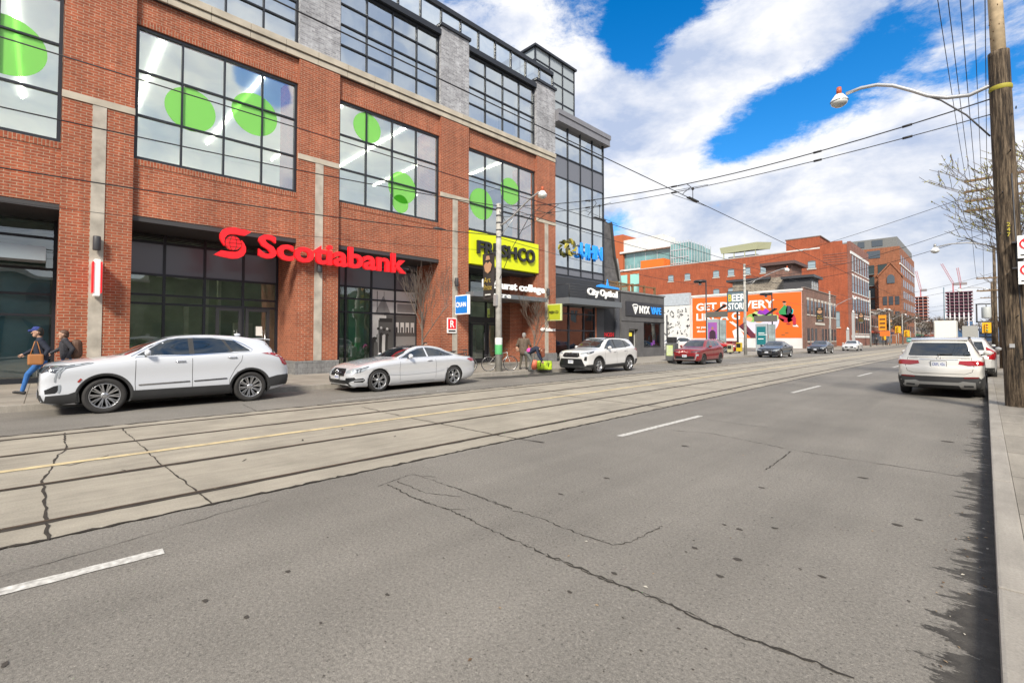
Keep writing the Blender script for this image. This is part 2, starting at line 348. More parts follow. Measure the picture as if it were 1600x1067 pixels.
def kerb(name,x0,x1,s):
    b=MB(); y=-14
    while y<330:
        L=3.0 if y<60 else 30
        b.box(x0,x1,y,y+L-.012,-.02,.152); y+=L
    one(name,b,KERBM,None,None,kind='structure',bevel=.018)
kerb('kerb_left',KX-.18,KX,1); kerb('kerb_right',.02,.17,-1)
# parking lot slab between the shops and the mural wall
b=MB(); b.box(-62,-20.5,43,84.2,.151,.16); one('parking_lot',b,ASPH,None,None,kind='structure')
def ribbon(b,pts,w,z,jit=.0,step=.12,wj=.5):
    pts=[Vector((p[0],p[1],0)) for p in pts]; out=[]
    for i in range(len(pts)-1):
        n=max(1,int((pts[i+1]-pts[i]).length/step))
        for k in range(n): out.append(pts[i].lerp(pts[i+1],k/n)+Vector((random.uniform(-jit,jit),random.uniform(-jit,jit),0)))
    out.append(pts[-1]); L=[];Rr=[]
    for i,p in enumerate(out):
        t=(out[min(i+1,len(out)-1)]-out[max(i-1,0)]).normalized(); n=Vector((-t.y,t.x,0)); ww=w*(1+random.uniform(-wj,wj))/2
        L.append((p.x+n.x*ww,p.y+n.y*ww,z)); Rr.append((p.x-n.x*ww,p.y-n.y*ww,z))
    o=L+Rr; m=len(L); b.add(o,[(i,i+1,m+i+1,m+i)[::-1] for i in range(m-1)])
G=lambda L:[P(x,y,Z=0) for x,y in L]
b=MB()
ribbon(b,G([(607,757),(645,777),(710,800),(760,825),(800,842),(855,867),(910,890),(965,912),(1025,935),(1080,960),(1125,982),(1180,1002),(1230,1020),(1270,1032),(1305,1050),(1335,1060)]),.011,.004,.016,.03,.85)
ribbon(b,G([(855,868),(910,891),(965,913),(1025,936),(1080,961),(1125,983),(1180,1003),(1230,1021),(1270,1033)]),.010,.0041,.014,.03,.95)
ribbon(b,G([(640,776),(700,797),(745,795)]),.005,.0041,.012,.04,.8)
ribbon(b,G([(700,758),(760,780),(800,795)]),.008,.0041,.014,.04,.9)
ribbon(b,G([(645,740),(725,767),(800,797),(850,812),(900,832),(935,845),(960,852),(990,845),(1035,822)]),.007,.004,.016,.035,.85)
ribbon(b,G([(1045,672),(1110,677),(1175,690),(1250,705),(1350,721),(1425,732),(1505,745)]),.009,.004,.018,.06,.8)
ribbon(b,G([(1235,705),(1215,722),(1197,734)]),.014,.0045,.014,.05,.6)
ribbon(b,G([(620,752),(665,770),(720,776)]),.008,.0045,.012,.05,.6)
ribbon(b,G([(590,760),(640,742),(680,745)]),.007,.0045,.012,.05,.6)
ribbon(b,G([(1105,655),(1150,662),(1200,668)]),.009,.0045,.012,.08,.6)
ribbon(b,G([(0,900),(140,862),(300,815),(420,782)]),.005,.0045,.02,.1,.8)
ribbon(b,G([(380,632),(400,642),(402,650)]),.012,.0045,.014,.06,.6)
one('road_cracks',b,mat('crack_dark',(.030,.026,.022),.95),None,None,kind='structure')
b=MB()
def spot(x,y,r,e=1.6):
    p=P(x,y,Z=0); n=9; a0=random.random()*3
    vs=[(p.x+r*e*math.cos(a0+2*math.pi*k/n)*random.uniform(.7,1.2),p.y+r*math.sin(a0+2*math.pi*k/n)*random.uniform(.6,1.2),.0042) for k in range(n)]
    b.add(vs,[tuple(range(n))])
for x,y,r in ((320,939,.016),(385,964,.014),(450,893,.016),(605,929,.013),(8,1038,.018),(1152,874,.022),(1125,900,.018),(1285,901,.016),(960,896,.015),(890,925,.013),(1402,820,.03),(1350,747,.035),(1085,856,.017),(1070,697,.04),(1210,825,.02),(1155,827,.02),(1132,820,.014),(1190,762,.02),(1435,812,.02),(948,747,.024),(876,772,.02),(655,708,.02),(1480,690,.05),(1240,600,.04)): spot(x,y,r)
for i in range(60): spot(random.uniform(500,1500),random.uniform(720,1060),random.uniform(.003,.008))
one('gum_spots',b,mat('gum_dark',(.050,.043,.037),.9),None,None,kind='structure')
# rails, grooves, joints
b=MB(); bs=MB()
for x in (-5.80,-7.32,-9.42,-10.92):
    pts=[(x+random.uniform(-.012,.012),y) for y in np.arange(-6,60,1.3)]+[(x,y) for y in range(61,400,20)]
    ribbon(b,pts,.075,.009,.0,.16,.38); bs.box(x-.062,x-.030,-6,400,.0085,.0125)
ribbon(b,[(-11.39,y) for y in range(-6,400,6)],.09,.0095,.035,.12,.75)
ribbon(b,[(-5.32,y) for y in range(-6,400,6)],.035,.0095,.018,.06,.7)
ribbon(b,[(-8.95,y) for y in range(16,120,6)],.02,.0095,.012,.3,.7)
one('rail_grooves',b,DIRT,None,None,kind='structure'); one('tram_rails',bs,RAIL,None,None,kind='structure')
b=MB()
ribbon(b,G([(100,677),(103,702),(92,711),(75,740),(67,752),(71,795),(75,845)]),.020,.0102,.015,.1,.5)
ribbon(b,G([(190,670),(220,696),(250,725),(285,750),(332,789)]),.016,.0102,.012,.1,.5)
ribbon(b,G([(565,636),(620,649),(695,664),(790,683),(850,692)]),.022,.0102,.012,.1,.6)
ribbon(b,G([(86,727),(110,728),(170,712)]),.016,.0102,.010,.08,.6)
y=10.8
while y<160:
    for xa,xb in ((-11.38,-8.95),(-8.95,-5.35)):
        yy=y+random.uniform(-.8,.8); ribbon(b,[(xa,yy),(xb,yy+random.uniform(-.25,.25))],.025 if y<60 else .05,.0102,.02,.25,.6)
    y+=4.6 if y<60 else 9
for i in range(46):
    x=random.choice((-5.62,-7.5,-9.3,-10.75,-6.9,-8.0))+random.uniform(-.1,.1); y=random.uniform(0,40); ribbon(b,[(x,y),(x+random.uniform(-.25,.25),y+random.uniform(.02,.12))],.018,.0103,.01,.05,.8)
one('slab_joints',b,DIRT,None,None,kind='structure')
# paint
def stripe(b,x0,y0,x1,y1,w,z):
    ribbon(b,[(x0,y0),(x1,y1)],w,z,.004,.10,.10)
b=MB()
for y0,y1 in ((-3.3,.67),(6.75,9.75),(15.85,18.9),(25,28),(34.2,37.2),(43.4,46.4),(52.6,55.6),(61.8,64.8),(71,74),(80,83),(89,92)): stripe(b,-4.42+.02*y0,y0,-4.42+.02*y1,y1,.115,.0055)
for y0,y1 in ((5.3,8.2),(8.6,9.0),(20,24),(32,36)): stripe(b,-11.95,y0,-11.95,y1,.06,.0055)
one('lane_dashes',b,LINEW,None,None,kind='structure')
b=MB(); stripe(b,-8.36,-6,-8.30,150,.13,.0125); one('centre_line',b,LINEY,None,None,kind='structure')
b=MB(); ribbon(b,[(-14.55,12.6),(-14.2,14.5),(-14.1,17),(-14.3,19.8)],.95,.0048,.04,.2,.12); one('tar_patch',b,mat('fresh_tar',(.050,.047,.043),.9,var=.25,vscale=4),None,None,kind='structure')
# ================================================================ big brick and glass building
BR=brick('red_brick',(.40,.098,.040),(.29,.066,.028),(.42,.28,.19),.27,.088,.011)
BRS=brick('red_brick_upright',(.39,.095,.038),(.29,.068,.030),(.40,.27,.18),.27,.088,.011,rot=True)
GBR=brick('grey_brick',(.44,.45,.48),(.25,.25,.275),(.48,.48,.48),.27,.088,.008,big=.3)
STONE=mat('limestone',(.47,.42,.34),.8,var=.22,vscale=1.6,bump=.15,bscale=30)
STRIP=mat('concrete_strip',(.44,.40,.34),.85,var=.3,vscale=2.2)
BLOCK=brick('grey_block',(.24,.24,.24),(.19,.19,.19),(.12,.12,.12),.40,.20,.008,big=.15)
FRAME=mat('dark_frame',(.016,.019,.026),.42)
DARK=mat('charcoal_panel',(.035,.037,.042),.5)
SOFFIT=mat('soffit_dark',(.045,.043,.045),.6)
SPAND=mat('grey_spandrel_panel',(.15,.158,.185),.22,spec=.6)
GL=glassy('window_glass',(.92,.98,.95),.42); GLU=glassy('upper_glass',(.85,.93,.95),.55); GLS=glassy('shop_glass',(.78,.88,.82),.14); GLT=glassy('tower_glass',(.50,.56,.58),.55)
LIME=mat('lime_green',(.30,.72,.15),.12,coat=1)
_n=LIME.node_tree; _t=_n.nodes.new('ShaderNodeBsdfTransparent'); _t.inputs[0].default_value=(.45,.9,.3,1); _m=_n.nodes.new('ShaderNodeMixShader'); _m.inputs[0].default_value=.38
_n.links.new(_n.nodes['Principled BSDF'].outputs[0],_m.inputs[1]); _n.links.new(_t.outputs[0],_m.inputs[2]); _n.links.new(_m.outputs[0],_n.nodes['Material Output'].inputs[0])
LAMP=mat('ceiling_strip_light',(1,.95,.85),.5,emit=9)
ROOM=mat('interior_white',(.82,.86,.80),.8,var=.08,vscale=.5); ROOMG=mat('interior_shop',(.26,.31,.24),.8,var=.4,vscale=.8); FLOORI=mat('interior_floor',(.28,.27,.22),.35)
FX=-20.0
BLD=thing('commercial_building','large red brick and glass building whose dark storefronts carry red bank lettering','building',(FX,10,.15))
PIERS=[(-13.0,-11.2),(-7.0,-5.25),(.25,2.0),(7.35,9.1),(14.6,16.5),(22.1,23.95)]
for a,c in PIERS:
    b=MB(); b.box(FX,-22.2,a,c,.70,9.10).box(FX,-22.2,a,c,9.34,13.34); 
    b.box(FX-.02,-22.2,a,c,9.10,9.34)
    p=b.build('brick_pier',BR,BLD)
    b=MB(); b.box(FX+.06,-22.25,a-.05,c+.05,.12,.70); b.build('plinth',BLOCK,p)
    b=MB(); b.box(FX+.035,FX-.02,a-.015,c+.015,9.11,9.33); b.build('stone_band',STONE,p)
    m=(a+c)/2; b=MB(); b.box(FX+.02,FX-.1,m-.17,m+.17,.71,9.10); b.build('stone_strip',STRIP,p)
    b=MB(); b.box(FX,-21.2,a,c,13.9,18.2); q=b.build('grey_brick_pier',GBR,BLD)
    b=MB(); b.box(FX+.10,-21.3,a-.08,c+.08,18.2,18.36); b.build('cap',FRAME,q)
BAYS=[(-5.25,.25),(2.0,7.35),(9.1,14.6),(16.5,22.1)]
for bi,(a,c) in enumerate(BAYS):
    last=bi==3
    for z0,z1 in ((5.78,7.50),(12.52,13.34)):
        if last and z0<8: continue
        b=MB(); b.box(FX-.14,FX-.6,a,c,z0,z1); q=b.build('spandrel_wall',BR,BLD)
        b=MB()
        if z0<8: b.box(FX-.12,FX-.6,a,c,7.50,7.70)
        else: b.box(FX-.12,FX-.6,a,c,12.32,12.52)
        b.build('soldier_course',BRS,q)
    # soffit of the recess, ceiling
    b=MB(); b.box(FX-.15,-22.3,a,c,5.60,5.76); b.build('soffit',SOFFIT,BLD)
    def grid_window(nm,y0,y1,z0,z1,X,nc,rows,fw=.062,glass=GL,fd=.12,outer=.09,inner=True):
        b=MB(); b.box(X,X-fd,y0,y0+outer,z0,z1).box(X,X-fd,y1-outer,y1,z0,z1).box(X,X-fd,y0+outer,y1-outer,z0,z0+outer).box(X,X-fd,y0+outer,y1-outer,z1-outer,z1)
        zs=rows
        for z in zs: b.box(X-.004,X-fd,y0+outer,y1-outer,z-fw/2,z+fw/2)
        ys=[y0+(y1-y0)*k/nc for k in range(1,nc)]
        lv=[z0+outer]+[v for z in zs for v in (z-fw/2,z+fw/2)]+[z1-outer]
        for y in ys:
            for k in range(0,len(lv),2): b.box(X-.006,X-fd,y-fw/2,y+fw/2,lv[k],lv[k+1])
        w_=b.build(nm,FRAME,BLD)
        g=MB(); cy=[y0+outer]+ys+[y1-outer]; cz=[z0+outer]+list(zs)+[z1-outer]
        for i in range(len(cy)-1):
            for j in range(len(cz)-1):
                t=random.uniform(-.004,.004); t2=random.uniform(-.003,.003)    # panes never sit perfectly flat
                xx=X-fd*.6; g.quad((xx+t,cy[i],cz[j]),(xx-t,cy[i+1],cz[j]),(xx-t+t2,cy[i+1],cz[j+1]),(xx+t+t2,cy[i],cz[j+1]))
        g.build('pane',glass,w_)
        return w_
    w1=grid_window('window',a+.02,c-.02,7.72,12.30,FX-.18,4,[9.24,10.78])
    w2=grid_window('window',a+.01,c-.01,13.92,17.70,FX-.18,4,[14.87,15.81,16.76],glass=GLU)
    for (yy,zz_,rr) in {0:[(-1.0,10.3,.8),(-3.3,9.6,.75)],1:[(3.62,9.95,.70),(5.75,10.5,.74)],2:[(10.55,11.5,.62),(12.45,9.1,.70),(12.35,8.28,.40)],3:[(17.65,9.35,.80),(19.95,10.6,.72)]}[bi]:
        g=MB(); disc(g,(FX-.250,yy,zz_),rr*1.12,*XW,.003,40); g.build('green_disc',LIME,w1)
# rooms behind the windows
b=MB(); b.box(-33.5,-33.7,-13,22.0,5.76,18); 
b.box(-20.6,-33.5,-13,23.9,12.9,13.2).box(-20.75,-33.5,-13,23.9,5.9,6.9)
b.box(-20.6,-33.5,-13,23.9,17.7,17.9)
b.build('interior',ROOM,BLD)
b=MB()
for y0 in (-4.5,-1.0,2.9,6.4,9.9,13.4,16.9,20.4): b.box(-21.0,-31.5,y0,y0+.09,12.82,12.88)
b.build('ceiling_light',LAMP,BLD)
# clutter seen in the rooms
b=MB()
for y0,zt in ((10.2,1.1),(11.0,1.3),(13.3,1.2),(17.2,.9),(3,1),(6.2,1.1)): b.box(-21.5,-22.2,y0,y0+.8,6.92,6.92+zt)
b.build('office_furniture',mat('office_grey',(.35,.36,.36),.7,var=.2),BLD)
for a,c in BAYS:
    for k in range(4):
        y0=a+.12+(c-a)*k/4; y1=y0+(c-a)/4-.14; b=MB(); b.box(-20.62,-20.65,y0,y1,13.95,16.70); b.box(-20.58,-20.66,y0,y1,16.70,16.80); b.box(-20.59,-20.62,y0+(y1-y0)*.86,y0+(y1-y0)*.88,13.95,16.7); b.build('roller_blind',mat('blind_white',(.80,.84,.84),.8),BLD)
# stone sill course with a shadow groove
b=MB(); b2=MB()
yy=-13.
while yy<23.9:
    L=min(1.32,23.95-yy); b.box(FX+.03,FX-.5,yy,yy+L-.012,13.36,13.60); b2.box(FX+.09,FX-.5,yy,yy+L-.012,13.64,13.90); yy+=L
s_=b.build('stone_band',STONE,BLD,bevel=.008); b2.build('upper_course',STONE,s_,bevel=.008)
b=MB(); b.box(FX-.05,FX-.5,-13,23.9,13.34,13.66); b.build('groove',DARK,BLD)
# cornice beam, glass parapet, its cap, roof
b=MB()
for a,c in BAYS: b.box(FX+.02,FX-.6,a+.005,c-.005,17.72,18.02)
b.build('cornice',FRAME,BLD)
b=MB(); b.box(FX-.42,FX-.62,-13,24.3,19.55,19.80).box(FX-.5,FX-.6,-13,24.3,18.02,18.14)
for k in range(0,29): b.box(FX-.46,FX-.6,-13+k*1.33,-12.93+k*1.33,18.14,19.55)
c_=b.build('glass_parapet',FRAME,BLD); b=MB(); b.quad((FX-.54,-13,18.1),(FX-.54,24.3,18.1),(FX-.54,24.3,19.55),(FX-.54,-13,19.55)); b.build('pane',GLT,c_)
b=MB()
for k in range(0,28): b.box(FX-2.2,FX-2.26,-12.4+k*1.33,-12.34+k*1.33,17.95,19.5)
b.box(FX-2.2,FX-2.26,-13,24,18.9,18.96); b.build('roof_railing',mat('pale_metal',(.6,.62,.62),.4,metal=.5),BLD)
b=MB(); b.box(FX-.62,-45,-13,24,17.9,17.98); b.box(FX-.6,-45,24.0,24.2,5,17.9); b.box(-26.7,-45,-13.2,-13,0,17.9); b.build('roof',DARK,BLD)
# small roof tower
b=MB(); X0,X1,Y0,Y1,Z0,Z1=FX-.7,-25.4,22.75,27.0,16.9,21.05
b.box(X0+.12,X1,Y0-.12,Y1+.12,Z1,Z1+.14)
for y in (Y0,Y0+1.42,Y0+2.83,Y1-.1): b.box(X0,X0-.1,y,y+.1,Z0,Z1)
for x in (X0-1.5,X0-3,X1): b.box(x,x+.1,Y0+.004,Y0+.1,Z0,Z1); b.box(x,x+.1,Y1-.1,Y1-.004,Z0,Z1)
for z in (18.1,19.3,20.2): b.box(X0-.004,X0-.1,Y0+.1,Y1-.1,z,z+.07); b.box(X0-.1,X1,Y0+.008,Y0+.09,z,z+.07)
t_=b.build('roof_tower',FRAME,BLD)
PALE=mat('pale_glass_panel',(.34,.38,.40),.12,spec=.8)
b=MB(); b.box(X0-.05,X1+.05,Y0+.05,Y1-.05,Z0,Z1); b.build('pane',PALE,t_)
# glazed wing with flat cornice
a,c=23.97,29.7
def wing():
    b=MB(); X=FX-.05; rows=[5.95,6.47,9.5,12.56,14.01,15.14]
    b.box(X,X-.12,c-.09,c,5.8,16.2).box(X-.12,X-6,c-.06,c,5.8,16.2)
    ys=[a+(c-a)*k/4 for k in range(1,4)]
    for z in rows: b.box(X-.004,X-.1,a,c-.09,z-.035,z+.035)
    lv=[5.98]+[v for z in rows[1:] for v in (z-.035,z+.035)]+[16.2]
    for y in ys:
        for k in range(0,len(lv),2): b.box(X-.008,X-.1,y-.035,y+.035,lv[k],lv[k+1])
    w_=b.build('glazed_wall',FRAME,BLD)
    g=MB(); cy=[a]+ys+[c-.09]; cz=[6.5,9.5,12.56,14.01,15.14,16.2]
    gd=MB()
    for i in range(4):
        for j in range(5):
            q=(g if j!=2 else gd); t=random.uniform(-.004,.004); q.quad((X-.07+t,cy[i],cz[j]),(X-.07-t,cy[i+1],cz[j]),(X-.07-t,cy[i+1],cz[j+1]),(X-.07+t,cy[i],cz[j+1]))
    gl=MB(); gl.quad((X-.07,cy[0],5.8),(X-.07,cy[4],5.8),(X-.07,cy[4],6.5),(X-.07,cy[0],6.5)); gl.build('lower_panel',SPAND,w_)
    g.build('pane',GLT,w_); gd.build('dark_panel',SPAND,w_)
    b=MB(); b.box(FX+.33,-27,a,c+.42,16.62,16.95).box(FX+.27,-27,a+.003,c+.36,16.2,16.62); b.box(FX+.29,-27,a+.002,c+.38,16.14,16.2); b.build('flat_cornice',[mat('zinc_grey',(.20,.20,.22),.45,var=.1)],BLD)
    b=MB(); b.box(-22.6,-22.7,a,c-.2,4.6,16.2).box(-20.4,-22.6,a,c-.2,9.2,9.4).box(-20.4,-22.6,a,c-.2,12.6,12.9).box(-20.4,-22.6,a,c-.2,16.0,16.15); b.build('interior',mat('interior_grey',(.42,.46,.46),.8),BLD)
    b=MB(); b.box(-22.7,-26,c-.055,c,0,16.2); b.box(-20.17,-22.7,c-.055,c,0,5.8); b.build('side_wall',DARK,BLD)
wing()
# storefronts (set back two metres)
SX=-22.2
def storefront(ys,zs,yA,yB,doors=(),solid=(),zt=5.6,bars=True,X=SX,extra=None):
    b=MB(); b.box(X+.02,X-.1,yA,yB,.15,.32)
    for y in ys: b.box(X+.02,X-.12,y-.045,y+.045,.32,zt)
    yy=sorted(set(ys))
    for z in zs:
        for i in range(len(yy)-1): b.box(X+.014,X-.1,yy[i]+.045,yy[i+1]-.045,z-.04,z+.04)
    s_=b.build('storefront',FRAME,BLD)
    return s_
# bay 1: bank
ys=[3.2-1.3,3.22,4.55,5.95,7.30]; 
s1=storefront(ys,[5.26,4.05,3.28,2.95],1.9,7.32)
b=MB()
for k in range(4): b.box(SX-.02,SX-.06,ys[k]+.045,ys[k+1]-.045,4.09,5.22)
b.build('grey_panel',SPAND,s1)
b=MB()
for k in range(4):
    for j in range(5): b.box(SX,SX-.05,ys[k]+.05,ys[k+1]-.05,5.31+j*.06,5.335+j*.06)
b.build('louvre',DARK,s1)
b=MB()
for k in range(4): b.quad((SX-.04,ys[k],.32),(SX-.04,ys[k+1],.32),(SX-.04,ys[k+1],4.05),(SX-.04,ys[k],4.05))
b.build('pane',GLS,s1)
def door(y0,y1,z1=2.9,X=SX):
    b=MB(); b.box(X+.05,X-.02,y0,y0+.12,.17,z1).box(X+.05,X-.02,y1-.12,y1,.17,z1).box(X+.046,X-.02,y0+.12,y1-.12,z1-.12,z1).box(X+.046,X-.02,y0+.12,y1-.12,.17,.42)
    d=b.build('door',DARK,BLD); b=MB(); b.tube([(X+.11,y1-.2,.9),(X+.11,y1-.2,2.0)],.018); b.build('handle',mat('steel',(.6,.6,.6),.3,metal=1),d)
door(4.95,5.9); door(6.05,7.0)
b=MB(); b.box(SX+.052,SX+.056,6.45,6.7,1.75,2.15); b.build('paper_notice',mat('paper',(.75,.75,.72),.8),s1)
# bay 2
ys=[8.7,10.15,10.5,11.88,13.25,14.6]
s2=storefront(ys,[5.26,4.22,3.62,2.94],8.7,14.6)
b=MB()
for k in range(5): b.box(SX-.02,SX-.06,ys[k]+.045,ys[k+1]-.045,4.26,5.6)
b.build('grey_panel',SPAND,s2)
b=MB(); b.quad((SX-.04,8.7,.32),(SX-.04,11.88,.32),(SX-.04,11.88,4.22),(SX-.04,8.7,4.22)); b.build('pane',glassy('green_glass',(.45,.72,.55),.14),s2)
b=MB(); b.box(-22.9,-22.95,11.0,11.85,.2,4.2); b.build('green_blind',mat('blind_green',(.30,.50,.40),.7),s2)
# archive photograph of a streetcar in the window (flat print, greys)
pb=MB(); g0,g1,g2,g3=[mat('print_grey_%s'%n,(v,v,v*.98),.5) for n,v in (('light',.62),('mid',.28),('dark',.10),('black',.03))]
def PB(y0,y1,z0,z1,k,t): pb.mi(k).box(SX-.03,SX-.03+.002*t,y0,y1,z0,z1)
PB(11.93,14.56,.34,4.17,0,1)
PB(13.0,14.56,1.0,1.75,1,2);PB(12.75,14.56,1.75,2.85,2,2);PB(12.6,14.56,2.85,3.0,1,3);PB(12.3,13.2,.9,2.6,2,3);PB(12.35,13.1,2.5,2.7,3,4)
for k in range(4): PB(13.28+k*.32,13.50+k*.32,1.95,2.5,0,4); PB(13.33+k*.32,13.43+k*.32,1.95,2.25,3,5)
for k,(y,h,c_) in enumerate(((12.05,1.5,3),(12.28,1.7,1),(12.45,1.75,3),(12.62,1.65,0),(12.8,1.7,3),(12.95,1.6,2),(12.15,1.2,2))):
    pb.mi(c_).prism([(-.09,0),(.1,0),(.13,.7),(.1,1.1),(.02,1.16),(-.1,1.1),(-.12,.6)],lambda A,B,d,y=y,h=h,k=k:(SX-.018+.001*k+d,y+A,.45+B*h/1.35),0,.001)
    pb.mi(0 if c_==3 else 3); disc(pb,(SX-.017+.001*k,y,.45+h),.07,*XW,.001,10)
PB(12.2,12.24,3.0,4.1,2,3);PB(12.6,12.63,3.1,4.1,1,3);PB(11.95,12.6,.36,.75,1,2);PB(13.4,14.5,3.05,3.5,1,2)
pb.mi(1).prism([(0,0),(.9,0),(.5,.9),(.45,.9)],lambda A,B,d:(SX-.025+d,12.1+A,2.95+B),0,.001)
pb.build('window_print',[g0,g1,g2,g3],s2)
# bay 3: entrance under the lime sign
ys=[16.0,18.42,19.78,20.6,22.1]
s3=storefront(ys,[5.2,3.95,2.80],16,22.1)
b=MB()
b.quad((SX-.04,16,.32),(SX-.04,22.1,.32),(SX-.04,22.1,5.6),(SX-.04,16,5.6)); b.build('pane',GLS,s3)
b=MB(); b.box(SX+.03,SX-.04,16,22.1,2.62,2.98); b.build('lintel',DARK,s3)
door(18.5,19.7,2.6); door(19.85,21.0,2.6)
b=MB(); b.box(SX+.1,-21.3,21.0,22.1,.15,5.6); b.build('brick_return',BR,BLD)
# wing shop front
ys=[23.97,25.5,27.2,28.5]
s4=storefront(ys,[3.35,2.2],23.97,28.5,zt=3.9,X=FX-.12)
b=MB(); b.quad((FX-.17,23.97,.32),(FX-.17,28.5,.32),(FX-.17,28.5,3.9),(FX-.17,23.97,3.9)); b.build('pane',GLS,s4)
b=MB(); b.box(FX-.1,FX-.4,28.5,28.72,.15,3.9); b.build('brick_return',BR,BLD)
b=MB(); b.box(FX-.05,FX-.4,23.97,29.7,3.9,5.8); b.build('fascia',DARK,BLD)
b=MB(); b.box(FX-.08,FX-.4,28.72,29.64,.15,3.9); b.build('dark_wall',DARK,BLD)
# bay 0
s0=storefront([-5.2,-3.2,-1.2,.2],[5.0,3.95,3.1,2.4],-5.25,.25)
b=MB(); b.quad((SX-.04,-5.2,.32),(SX-.04,.25,.32),(SX-.04,.25,5.6),(SX-.04,-5.2,5.6)); b.build('pane',glassy('teal_glass',(.75,.9,.92),.14),s0)
b=MB(); b.box(SX-.3,SX-.34,-5.1,.1,.35,3.95); b.build('window_film',mat('teal_film',(.13,.27,.30),.5,var=.35,vscale=.8),s0)
b=MB(); b.box(SX+.3,SX+1.1,-5.2,-.02,4.1,4.55); b.build('canopy',mat('canopy_grey',(.30,.36,.40),.5),s0)
# shop interiors
b=MB(); b.box(-29,-29.2,-7,29,.1,5.6).box(-22.4,-29,-7,29,.10,.16).box(-22.4,-29,-7,29,5.45,5.55).box(-22.4,-29,9.9,10.0,.16,5.4).box(-22.4,-29,1.0,1.1,.16,5.4); b.box(-22.4,-29,22.2,22.3,.16,5.4)
b.build('shop_interior',[ROOMG],BLD)
b=MB()
for x,y,h,ww in ((-23.4,4.1,2.8,.15),(-23.6,4.8,4,.2),(-23.4,5.3,4,.12),(-24.5,6.2,2.2,.8),(-24,2.6,1.1,1.4),(-24.2,18.9,1.6,.8),(-25,20.4,2.2,.9),(-24,10.8,1.2,.8)): b.box(x,x-.2,y,y+ww,.16,.16+h)
b.build('shop_furniture',mat('shop_pale',(.45,.47,.36),.6,var=.2),BLD)
b=MB()
for y in (2.6,4.5,6.3,11.2,17.6,19.5,): b.box(-24,-24.9,y,y+.12,5.40,5.44)
b.build('shop_fill_light',mat('shop_fill_strip',(1,.93,.78),.5,emit=32),BLD)  # glowing strips added to brighten the shop interiors behind the glass

b=MB(); rl=random.Random(5)
for k in range(260):
    x=-abs(rl.gauss(0,.13))-.01 if k%4 else rl.uniform(-2.5,-.3); y=rl.uniform(1.5,26)**1.0; r=rl.uniform(.006,.018); a_=rl.uniform(0,3); z=.006
    b.mi(k%3).add([(x+r*math.cos(a_),y+r*math.sin(a_),z),(x-r*.5*math.sin(a_),y+r*.5*math.cos(a_),z+.004),(x-r*math.cos(a_),y-r*math.sin(a_),z),(x+r*.5*math.sin(a_),y-r*.5*math.cos(a_),z+.001)],[(0,1,2,3)])
one('gutter_litter',b,[mat('litter_pale',(.45,.42,.36),.8),mat('litter_brown',(.12,.07,.035),.9),mat('litter_tan',(.28,.20,.12),.9)],None,None,kind='stuff')
# ================================================================ cars
def paint(name,col,metal=.0,rough=.32):
    if name in MATS: return MATS[name]
    m=mat(name,col,rough,metal,coat=1.); return m
CARGLASS=mat('car_glass',(.012,.018,.022),.03,spec=1.0,coat=.6); TYRE=mat('tyre_rubber',(.028,.027,.027),.8,var=.25,vscale=6)
CLAD=mat('black_plastic',(.035,.036,.038),.6,var=.15); ALLOY=mat('alloy_rim',(.52,.53,.55),.28,metal=.85); ALLOYD=mat('alloy_dark',(.03,.03,.032),.4)
SEAM=mat('panel_gap',(.03,.03,.03),.8); CHROME=mat('chrome',(.75,.76,.78),.12,metal=1); REDL=mat('tail_lamp_red',(.30,.008,.012),.12,coat=1); LENS=mat('headlamp_lens',(.30,.33,.36),.08,spec=1,coat=1); LAMPD=mat('lamp_dark',(.05,.055,.065),.12,coat=1)
PLATE=mat('number_plate',(.66,.68,.70),.4); PLATEB=mat('plate_blue',(.05,.08,.30),.5); GRILLE=mat('grille_black',(.015,.016,.018),.35); INTK=mat('wheel_well',(.010,.010,.010),.95)
def cr(xs,ys,x):
    """monotone cubic through control points"""
    xs=np.array(xs,float); ys=np.array(ys,float); x=np.clip(x,xs[0],xs[-1]); h=np.diff(xs); d=np.diff(ys)/h; m=np.zeros(len(xs)); m[0]=d[0]; m[-1]=d[-1]
    for i in range(1,len(xs)-1):
        m[i]=0 if d[i-1]*d[i]<=0 else 2*d[i-1]*d[i]/(d[i-1]+d[i])
    i=np.clip(np.searchsorted(xs,x)-1,0,len(xs)-2); t=(x-xs[i])/h[i]
    return ys[i]*(2*t**3-3*t**2+1)+h[i]*m[i]*(t**3-2*t**2+t)+ys[i+1]*(-2*t**3+3*t**2)+h[i]*m[i+1]*(t**3-t**2)
def prof(tab,x): a=np.array(tab,float); return cr(a[:,0],a[:,1],x)
